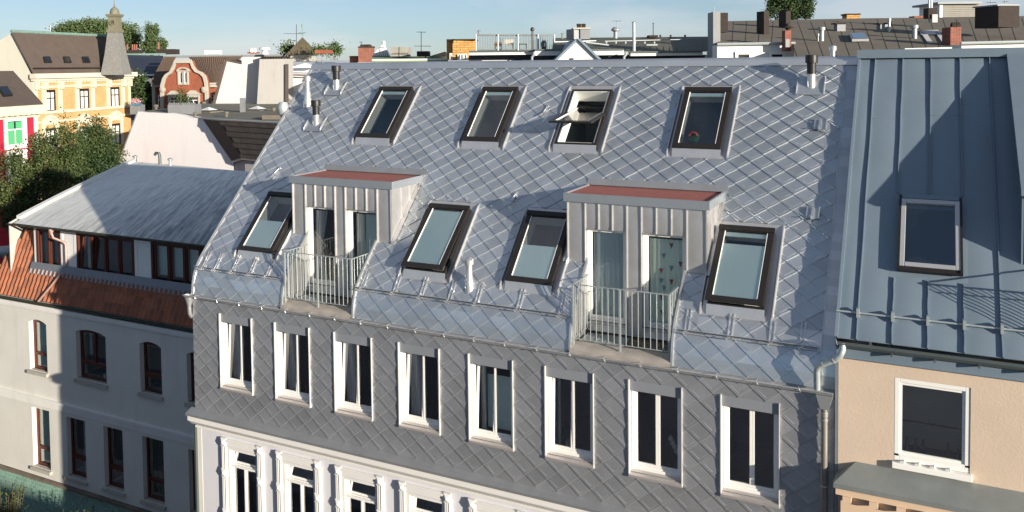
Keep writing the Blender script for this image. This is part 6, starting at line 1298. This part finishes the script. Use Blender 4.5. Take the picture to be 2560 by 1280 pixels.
for u, v0, v1, d, lab in ((1197, 77, 86, 54, 'small T-capped vent left above the terrace'), (1406, 84, 97, 54, 'small capped vent just right of the terrace')):
    p = atD(u, v1, d); b = B(); b.tube(p, atD(u, v0, d), 0.06, 8); b.tube(atD(u-4, v0, d), atD(u+4, v0, d), 0.04, 6); tag(b.build('roof_vent', GREYM, None, origin=p), lab, 'vent')

# dark slate house with white gable in the middle
mh = thing('dark_slate_house', 'long dark slate mansard house with white gable, behind the metal ridge', 'house', tuple(atD(1500, 150, 48)))
MR = mat('olive_grey_sheet_roof', (0.12, 0.12, 0.09), 0.75, 0.1, 0.15, 1)
face('main_roof', [(1380, 128, 46), (1800, 129, 46), (1800, 91, 56), (1384, 95, 56)], MR, mh, 0.3)
nrm_ = None
for i in range(26): u = 1388+i*16; b = B(); b.tube(atD(u, 128, 45.93), atD(u-2+i*0.1, 96-i*0.14, 55.9), 0.02, 4); b.build('roof_seam', DKROOF, mh)
face('slate_wall', [(1172, 135, 47), (1800, 137, 47), (1800, 170, 47), (1172, 172, 47)], DKROOF2, mh, 1.0)
for (u0, v0, u1, v1, d) in ((1172, 131, 1333, 138, 46), (1337, 127, 1402, 139, 45.5), (1480, 127, 1560, 138, 45.5), (1577, 133, 1757, 140, 45.8)): cb('white_fascia', u0, v0, u1, v1, d, 0.8, TRIMW, mh); cb('gutter', u0, v0-4, u1, v0-0.3, d-0.1, 0.9, SEAMD, mh)
WG = Wall(atD(1300, 145, 46.9), YAW)
for (u0, v0, u1, v1) in ((1205, 151, 1286, 168), (1306, 150, 1328, 168), (1606, 147, 1734, 168)): WG.win(mh, u0, v0, u1, v1, TRIMW, 'V', fw_=0.09)
face('white_gable', [(1380, 160, 44), (1442, 100, 44), (1450, 100, 44), (1512, 160, 44)], TRIMW, mh, 6)
b = B()
for (a, c) in (((1376, 160), (1441, 97)), ((1451, 97), (1516, 160))): b.prism([atD(a[0], a[1], 43.8), atD(c[0], c[1], 43.8), atD(c[0]+(4 if c[0] > 1445 else -4)*0, c[1]+8, 43.8), atD(a[0]+(8 if a[0] < 1440 else -8), a[1], 43.8)], Vector((fw.x, fw.y, 0))*6.3)
b.build('verge_board', SEAM, mh); cb('vent_grille', 1427, 145, 1434, 152, 43.9, 0.1, BRROOF, mh)
cb('chimney_stack', 1435, 72, 1451, 98, 47.5, 1.2, GREYM, mh, 0.3); cb('chimney_stack', 1451, 73, 1475, 98, 47.5, 1.2, GREYM, mh); cb('chimney_cap', 1433, 69, 1477, 73, 47.4, 1.4, STONE, mh)
for u in (1445, 1450, 1457, 1461): b = B(); c = atD(u, 70, 47.8); b.lathe(c, [(0.08, 0), (0.07, 0.15), (0.11, 0.16), (0.06, 0.24)], 8); b.build('chimney_pot', DKBR, mh)
b = B(); b.tube(atD(1512, 103, 50), atD(1770, 97, 52), 0.03, 6); b.tube(atD(1305+80, 105, 46), atD(1490, 102, 47), 0.035, 6); b.build('snow_rail', GALVD, mh)
for i in range(6): cb('rail_bracket', 1515+i*24, 104, 1518+i*24, 109, 49.8, 0.1, GALV, mh)
cb('roof_step', 1612, 111, 1644, 114, 48, 0.5, GALV, mh)
b = B(); b.prism([atD(1465, 104, 45), atD(1522, 111, 45), atD(1522, 114, 45), atD(1465, 107, 45)], Vector((fw.x, fw.y, 0))*0.5); b.build('roof_ladder', GALV, mh)
for u0, d in ((1561, 45), (1766, 45.5), (1331, 45.4)): b = B(); b.path([atD(u0+4, 130, d), atD(u0+4, 137, d), atD(u0-1, 143, d), atD(u0-1, 170, d)], 0.07, 8); b.build('downpipe', GALV, mh)
p = atD(1585, 128, 46); b = B(); b.tube(p, atD(1584.5, 56, 46), 0.085, 12); b.lathe(atD(1584.5, 56, 46), [(0.085, 0), (0.13, 0.02), (0.02, 0.05)], 12); tag(b.build('steel_flue', GALV, None, smooth=True, origin=p), 'tall polished steel flue rising above the dark slate roof', 'flue')
p = atD(1539, 96, 54); b = B(); b.lathe(p, [(0.13, 0), (0.13, 0.42), (0.28, 0.50), (0.28, 0.58), (0.14, 0.72), (0, 0.72)], 14); tag(b.build('steel_vent', GALVD, None, smooth=True, origin=p), 'short steel vent with round double-cone head on the dark ridge', 'vent')
o = cb('rubble_cap', 1623, 88, 1645, 94, 54.5, 1, DKBR, None); tag(o, 'low dark masonry cap under the thin mast on the dark ridge', 'masonry')
for u, lab in ((1651, 'tiny vent stub right of the masonry cap'), (1677, 'tiny vent stub in the middle of the dark ridge'), (1713, 'tiny brown vent stub near the right end of the dark ridge')): o = cb('vent_stub', u-2, 87, u+2, 93, 55, 0.1, DKBR, None); tag(o, lab, 'vent')

# long felt roof with chimneys at the upper right
fh = thing('felt_roofed_terrace', 'long terrace with brown felt roof and many chimneys at the upper right', 'house', tuple(atD(2150, 150, 45)))
fe = [atD(1797, 111, 42), atD(1985, 108, 42), atD(1968, 146, 36.5), atD(2700, 142, 36.5), atD(2700, 42, 54), atD(2150, 44, 54), atD(1806, 52, 54)]
def FR(u, v, off=0.0): n_ = (fe[1]-fe[0]).cross(fe[6]-fe[0]).normalized(); n_ = n_ if n_.z > 0 else -n_; return onP(u, v, fe[0]+n_*off, n_)
b = B(); q = [FR(1797, 111), FR(1985, 108), FR(1985, 150), FR(2700, 150), FR(2700, 30), FR(2560, 40), FR(2400, 43), FR(2140, 46), FR(1806, 53)]; b.prism(q, (0, 0, -0.3)); fr_ = b.build('felt_roof', DKROOF, fh)
for i in range(26):
    u0 = 1830+i*33; v0 = 108 if u0 < 1980 else 148; u1 = 1826+i*33-(0 if u0 < 1980 else 38)+i*1.5
    if u0 > 1960 and u0 < 1990: continue
    p0_, p1_ = FR(u0, v0, -0.01), FR(u0+(4-(8 if u0 > 1980 else 0)) if u0 < 1980 else u0-34, 54 if u0 < 2200 else 48, -0.01); b = B(); b.tube(p0_, p1_, 0.022, 4); b.build('felt_lap', DKBR, fr_)
face('rear_wall', [(1793, 113, 41.8), (1988, 110, 41.8), (1988, 165, 41.8), (1793, 165, 41.8)], TRIMW, fh, 1); b = B(); b.tube(atD(1793, 110.5, 41.6), atD(1988, 107.5, 41.6), 0.07, 8); b.build('gutter', GALV, fh)
WH = Wall(atD(1850, 140, 41.75), YAW)
for u0, u1 in ((1838, 1880), (1922, 1963)): WH.win(fh, u0, 129, u1, 160, WHITEF, '', fw_=0.14)
face('white_wall', [(2404, 112, 38), (2700, 105, 38), (2700, 160, 38), (2404, 160, 38)], TRIMW, fh, 1); b = B(); b.tube(atD(2402, 108, 37.8), atD(2700, 101, 37.8), 0.07, 8); b.build('gutter', GALV, fh)
WI = Wall(atD(2450, 140, 37.95), YAW)
for u0, u1 in ((2408, 2438), (2485, 2529)): WI.win(fh, u0, 124, u1, 150, mat('pinkish_frame', (0.5, 0.35, 0.28), 0.7), '', fw_=0.08)
face('dormer_recess', [(2262, 121, 36.8), (2380, 118, 36.8), (2380, 150, 36.8), (2275, 150, 36.8)], TRIMW, fh, 0.8); WJ = Wall(atD(2300, 130, 36.75), YAW); WJ.win(fh, 2268, 128, 2326, 150, TRIMW, '', fw_=0.05); WJ.win(fh, 2334, 128, 2375, 150, TRIMW, '', fw_=0.05)
def stack(name, u0, v0, u1, v1, d, dep, m_, lab, cap=None, ang=0.0, extra=None):
    t_ = thing(name, lab, 'chimney', tuple(atD((u0+u1)/2, v1, d))); cb('stack', u0, v0, u1, v1+6, d, dep, m_, t_, ang)
    if cap: cb('cap', u0-2, v0-3, u1+2, v0+0.5, d-0.05, dep+0.1, cap, t_, ang)
    return t_
t_ = stack('tall_chimney', 1800, 32, 1820, 75, 43.5, 0.8, DKBR, 'tall dark double chimney slab at the left end of the felt roof'); cb('side_cladding', 1783, 30, 1801, 160, 43.2, 1.2, GREYM, t_); b = B(); pole(b, 1785, 30, 1785, 17, 43.4, 0.02); b.build('mast', GALV, t_)
stack('slab_chimney', 1910, 28, 1925, 86, 46, 0.7, DKBR, 'tall narrow dark slab chimney, left of the poplar', None, 0.3); stack('slab_chimney', 1965, 28, 1979, 62, 49, 0.7, DKBR, 'tall narrow dark slab chimney in front of the poplar', None, 0.3)
t_ = stack('brick_chimney', 1963, 76, 1978, 122, 41, 0.5, CBR, 'red brick chimney with metal cowl beside the white rear wall'); b = B(); b.lathe(atD(1970, 76, 41.2), [(0.10, 0), (0.12, 0.1), (0.3, 0.12), (0.3, 0.15), (0.12, 0.2), (0.08, 0.32), (0, 0.36)], 12); b.build('cowl', DKBR, t_); cb('zinc_collar', 1964, 98, 1974, 118, 40.9, 0.1, GREYM, t_)
t_ = stack('brick_chimney', 2376, 68, 2403, 116, 40, 0.8, CBR, 'broad red brick chimney with dark pots left of the white wall'); b = B()
for u in (2381, 2386, 2392, 2397): b.lathe(atD(u, 68, 40.3), [(0.09, 0), (0.10, 0.12), (0.05, 0.22), (0, 0.24)], 8)
b.build('pots', DKBR, t_)
t_ = stack('dark_chimney', 2321, 20, 2343, 40, 48, 0.6, DKBR, 'dark chimney with white-painted foot and aerial poles near the top'); cb('painted_foot', 2331, 36, 2344, 56, 47.9, 0.5, WHW, t_); b = B(); pole(b, 2323, 20, 2323, -6, 48.2, 0.06); pole(b, 2329, 20, 2329, -6, 48.2, 0.06); b.build('aerial_pole', GALV, t_)
t_ = thing('grey_board_penthouse', 'grey board-clad rooftop hut with sloping lid at the upper right', 'hut', tuple(atD(2400, 44, 56))); cb('board_wall', 2356, 10, 2448, 50, 56, 3, MATS['weathered_grey_board'], t_); cb('lid', 2345, 5, 2455, 10, 55.6, 3.6, GREYM, t_); cb('white_end', 2349, 10, 2357, 46, 55.9, 2.8, TRIMW, t_)
for i in range(8): cb('board', 2358, 11+i*4.6, 2446, 15+i*4.6, 55.9, 0.08, MATS['weathered_grey_board'], t_)
stack('dark_chimney', 2496, 14, 2556, 62, 42, 1.6, DKBR, 'wide black chimney block at the top right corner', GREYM, 0.2)
stack('brick_stub', 2117, 37, 2150, 48, 56, 0.8, OBR, 'short brown brick stub on the felt roof ridge', DKBR)
stack('brick_stub', 2286, 40, 2308, 46, 56, 0.8, RBR, 'tiny orange brick stub on the felt roof ridge')
for nm, u, v0, v1, r_, lab in (('vent_pipe', 2054, 68, 102, 6, 'wide zinc vent pipe with lid, left of the flat roof skylight'), ('vent_pipe', 2045, 84, 103, 2, 'thin zinc pipe beside the wide zinc vent'), ('vent_pipe', 2223, 46, 79, 3, 'slim white vent pipe right of the second roof box'), ('vent_pipe', 2286, 63, 96, 6.5, 'wide zinc vent pipe next to the white U-shaped flashing')):
    p = FR(u, v1); d = (p-CAM).dot(fw); s_ = r_*d/FPX; h = (v1-v0)*d/FPX; b = B(); b.lathe(p-Vector((0, 0, .1)), [(s_, 0), (s_, h*0.9), (s_*1.5, h*0.93), (s_*1.5, h+0.1), (0, h+0.12)], 12); tag(b.build(nm, GALVD if u != 2223 else GALV, None, smooth=True, origin=p), lab, 'vent')
for u0, u1, lab in ((2093, 2114, 'grey roof box with flat lid, nearer the wide zinc vent'), (2201, 2222, 'grey roof box with flat lid beside the slim white pipe')):
    p = FR((u0+u1)/2, 78); d = (p-CAM).dot(fw); t_ = thing('roof_box', lab, 'roof box', tuple(p)); cb('casing', u0, 61, u1, 79, d, 0.5, GREYM, t_); cb('lid', u0-4, 57, u1+3, 60, d-0.1, 0.7, DKBR, t_)
q = [FR(u, v, 0.05) for u, v in ((2130, 104), (2172, 103), (2160, 87), (2122, 88))]; b = B(); n_ = (q[1]-q[0]).cross(q[3]-q[0]).normalized(); n_ = n_ if n_.z > 0 else -n_; b.prism(q, n_*0.12); sk = b.build('skylight', GREYM, fh); c = sum(q, Vector((0, 0, 0)))/4; b = B(); b.poly([c+(x-c)*0.8+n_*0.13 for x in q]); b.build('pane', mat('sky_blue_glass', (0.1, 0.14, 0.2), 0.05), sk)
b = B(); 
for q in (((2298, 77), (2345, 75), (2350, 86), (2303, 87)), ((2298, 77), (2312, 77), (2333, 108), (2320, 108)), ((2335, 76), (2346, 76), (2368, 105), (2356, 107))): b.prism([FR(u, v, 0.03) for u, v in q], (0, 0, 0.02))
b.build('white_flashing', WHW, fh)

# ================================================================== trees and plants
def leafmat(name, c1, c2): 
    m = mat(name, c1, 0.6, 0, 0.2, 0.8, col2=c2, isl=0.38, spec=0.25); return m
def crown(name, lobes, n, size, m, parent, seed=1, vert=0.0, spk=1.0):
    """leaf-sized faces spread through overlapping lobes (centre, radii), denser towards each lobe's skin, with gaps between sprays"""
    r = random.Random(seed); b = B(); tot = sum(a[1][0]*a[1][1]*a[1][2] for a in lobes)**1.0
    for c, rad in lobes:
        k = int(n*(rad[0]*rad[1]*rad[2])/tot); ncl = max(6, k//34)
        cl = []
        for _ in range(ncl):
            d = Vector((r.gauss(0, 1), r.gauss(0, 1), r.gauss(0, 1))).normalized(); q = r.uniform(0.45, 1.04); cl.append(Vector((c[0]+d.x*rad[0]*q, c[1]+d.y*rad[1]*q, c[2]+d.z*rad[2]*q)))
        for cc in cl:
            sp = size*r.uniform(1.1, 2.2)*spk
            for _ in range(34):
                p = cc+Vector((r.gauss(0, 1)*sp, r.gauss(0, 1)*sp, r.gauss(0, 1)*sp*(0.7+vert))); s_ = size*r.uniform(0.45, 1.35)
                t = Vector((r.gauss(0, 1), r.gauss(0, 1), r.gauss(0, 1)*0.6)).normalized(); q = t.orthogonal().normalized(); q = (q*math.cos(r.uniform(0, 6.3))+t.cross(q)*math.sin(1.0)).normalized(); w_ = t.cross(q).normalized()
                b.poly([p, p+q*s_*0.5+w_*s_*0.34, p+q*s_, p+q*s_*0.5-w_*s_*0.34])
    return b.build(name, m, parent)
def tree(name, label, base, trunk_h, r0, lobes, n, size, m, seed, bark=None, lean=(0, 0), spk=1.0):
    bark = bark or mat('tree_bark', (0.09, 0.075, 0.055), 0.95, 0, 0.3, 3)
    t = thing(name, label, 'tree', base); bz = Vector(base); top = bz+Vector((lean[0], lean[1], trunk_h)); r = random.Random(seed)
    b = B(); b.tube(bz, bz+(top-bz)*0.5, r0, 10, r0*0.75); b.tube(bz+(top-bz)*0.5, top, r0*0.75, 10, r0*0.3); b.build('trunk', bark, t)
    for c, rad in lobes:
        b = B(); s_ = bz+(top-bz)*r.uniform(0.5, 0.9); c = Vector(c); mid = s_+(c-s_)*0.5+Vector((r.uniform(-.3, .3), r.uniform(-.3, .3), 0.2)); b.tube(s_, mid, r0*0.35, 6, r0*0.22); b.tube(mid, c+Vector((0, 0, rad[2]*0.5)), r0*0.22, 6, r0*0.06); b.build('limb', bark, t)
    crown('crown', lobes, n, size, m, t, seed, spk=spk); return t
LF1 = leafmat('lime_green_leaf', (0.036, 0.058, 0.017), (0.072, 0.098, 0.03)); LF2 = leafmat('dark_green_leaf', (0.022, 0.045, 0.016), (0.05, 0.075, 0.02)); LF3 = leafmat('poplar_leaf', (0.055, 0.09, 0.03), (0.09, 0.12, 0.05))
def pl(u, v, d): return atD(u, v, d)
def lob(u, v, d, ru, rv, rd=None): k = d/FPX; return (pl(u, v, d), (ru*k, (rd or (ru+rv)/2)*k, rv*k))
d = 47; g0 = pl(115, 560, d)
tree('street_tree', 'big light green tree in front of the crimson and yellow houses', (g0.x, g0.y, 0), 13.5, 0.32,
     [lob(105, 440, d, 62, 60), lob(60, 480, d, 52, 58), lob(160, 420, d, 36, 60), lob(165, 320, d, 22, 38), lob(178, 355, d, 34, 42), lob(115, 360, d, 40, 40), lob(40, 410, d, 30, 40), lob(90, 540, d, 80, 60), lob(20, 510, d, 42, 60), lob(185, 470, d, 34, 70), lob(105, 375, d, 22, 50)], 34000, 0.115, LF1, 11)
d = 52; g0 = pl(255, 450, d)
tree('street_tree', 'darker shaded tree right of the big light green one, before the yellow facade', (g0.x, g0.y, 0), 13, 0.28,
     [lob(240, 360, d, 40, 55), lob(262, 400, d, 44, 50), lob(235, 315, d, 20, 28), lob(225, 420, d, 50, 60), lob(285, 420, d, 26, 26)], 20000, 0.12, LF2, 12)
d = 130; g0 = pl(240, 120, d)
tree('broad_tree', 'broad rounded green tree behind the turret and yellow roof', (g0.x, g0.y, 0), 24, 0.6,
     [lob(180, 78, d, 42, 22), lob(230, 72, d, 40, 24), lob(270, 80, d, 34, 30), lob(315, 90, d, 30, 34), lob(150, 82, d, 18, 12), lob(330, 105, d, 18, 22)], 26000, 0.26, LF3, 13)
d = 125; g0 = pl(380, 130, d)
tree('poplar', 'pair of slim poplars on the skyline right of the turret', (g0.x, g0.y, 0), 22, 0.4,
     [lob(371, 85, d, 6, 30, 8), lob(387, 79, d, 6, 26, 8), lob(379, 106, d, 12, 22, 12), lob(405, 112, d, 11, 17, 11), lob(360, 117, d, 7, 14, 8), lob(380, 125, d, 26, 8, 12)], 15000, 0.19, LF3, 14, spk=0.55)
d = 90; g0 = pl(1965, 40, d)
tree('poplar', 'tall poplar rising above the felt roof at the top right', (g0.x, g0.y, 0), 24, 0.4,
     [lob(1928, 22, d, 10, 26), lob(1955, 10, d, 14, 40), lob(1985, 8, d, 16, 44), lob(2015, 22, d, 14, 30), lob(1935, -5, d, 12, 20), lob(2025, 5, d, 8, 18)], 16000, 0.17, LF2, 15, spk=0.75)
d = 85; g0 = pl(720, 130, d); tree('small_tree', 'small treetop just left of the pyramid roof', (g0.x, g0.y, 0), 19.4, 0.15, [lob(718, 124, d, 7, 9), lob(726, 128, d, 6, 7)], 800, 0.22, LF3, 16)
d = 85; g0 = pl(835, 130, d); tree('small_tree', 'spiky young treetop right of the orange brick box', (g0.x, g0.y, 0), 19.6, 0.15, [lob(835, 120, d, 7, 9), lob(843, 126, d, 6, 7), lob(829, 127, d, 6, 7)], 1000, 0.2, LF3, 17)
d = 80; g0 = pl(790, 130, d); tree('small_tree', 'thin treetop behind the pyramid roof, left of the orange brick box', (g0.x, g0.y, 0), 19.2, 0.12, [lob(795, 124, d, 6, 6), lob(806, 124, d, 6, 4)], 500, 0.2, LF3, 18)
d = 88; g0 = pl(360, 240, d); tree('ivy_tree', 'dark bushy tree before the blue slate house', (g0.x, g0.y, 0), 14, 0.25, [lob(358, 235, d, 26, 32), lob(345, 205, d, 18, 20), lob(375, 255, d, 22, 22), lob(350, 265, d, 22, 22)], 7000, 0.26, LF2, 19)
d = 36.5; g0 = pl(452, 260, d); t_ = thing('potted_shrub', 'small dark shrub standing on the grey roof box before the red gable', 'shrub', tuple(pl(452, 260, 57.2))); crown('foliage', [lob(450, 235, 57.2, 8, 14), lob(458, 248, 57.2, 9, 12), lob(470, 250, 57.2, 6, 9), lob(445, 250, 57.2, 6, 8)], 900, 0.08, LF2, t_, 20); b = B(); b.tube(pl(452, 262, 38.6), pl(452, 235, 38.6), 0.02, 5); b.build('stem', MATS['tree_bark'], t_)
FLW = mat('pink_white_flower', (0.6, 0.35, 0.35), 0.8, 0, 0.3, 10, isl=0.4); t_ = thing('flower_box', 'flower box with pink and white blooms on the zinc balcony', 'flower box', tuple(pl(338, 262, 77.8))); cb('planter', 326, 258, 350, 263, 77.7, 0.4, mat('blue_planter', (0.05, 0.16, 0.28), 0.6), t_); crown('blooms', [lob(338, 254, 77.8, 12, 4)], 500, 0.09, FLW, t_, 21)['kind'] = 'stuff'
d = 60; t_ = thing('roof_plants', 'yellowing rooftop grasses right of the grey board hut', 'plants', tuple(pl(2490, 44, d))); crown('foliage', [lob(2490, 38, d, 34, 6)], 900, 0.12, leafmat('dry_grass_leaf', (0.16, 0.16, 0.04), (0.09, 0.11, 0.03)), t_, 22)
# feathery garden shrubs at the lower left in front of the teal tiles
def feathery(label, base, h, spread, n, seed, m):
    t = thing('feathery_shrub', label, 'shrub', base); r = random.Random(seed); b = B(); lf = B()
    for i in range(n):
        a = r.uniform(0, 6.3); hh = h*r.uniform(0.55, 1.0); rr_ = spread*r.uniform(0.2, 1.0); pts = []
        for j in range(9): f = j/8; pts.append(Vector(base)+Vector((math.cos(a)*rr_*f**1.4, math.sin(a)*rr_*f**1.4*0.6, hh*(f-0.12*f*f))))
        b.path(pts, 0.008, 4)
        for j in range(2, 9):
            for q in range(9):
                p = pts[j]+(pts[j-1]-pts[j])*r.random(); d_ = Vector((r.gauss(0, 1), r.gauss(0, 0.6), r.uniform(0.1, 1.0))).normalized(); w_ = d_.orthogonal().normalized()*0.017; L_ = r.uniform(0.07, 0.17)*(1.3-0.5*j/8)
                lf.poly([p, p+d_*L_*0.5+w_, p+d_*L_, p+d_*L_*0.5-w_])
    b.build('stems', MATS['tree_bark'], t); lf.build('foliage', m, t)
LF4 = leafmat('yellow_green_needle', (0.08, 0.11, 0.025), (0.035, 0.065, 0.018))
p = onY(15, 1280, 1.6); feathery('feathery green shrub in the lower left corner', (p.x-0.1, 1.6, 0.1), p.z+1.55, 0.9, 190, 5, LF4)
p = onY(205, 1290, 2.6); feathery('sprawling feathery shrub in front of the teal tiled base', (p.x, 2.6, 0.1), p.z+0.65, 0.95, 90, 6, LF4)

# things of one kind that stand apart share a group
_cnt = {}
for o in list(bpy.data.objects):
    if o.parent is None and 'category' in o.keys() and 'group' not in o.keys(): _cnt.setdefault(o['category'], []).append(o)
for c_, os_ in _cnt.items():
    if len(os_) > 2 and c_ not in ('house', 'annexe'):
        for o in os_: o['group'] = {'chimney': 'chimney stacks on the roofs', 'vent': 'vents on the roofs', 'flue': 'flues on the roofs', 'antenna': 'antennas on the roofs', 'tree': 'trees among the houses', 'roof box': 'roof boxes on the skyline'}.get(c_, c_+' pieces of one kind')
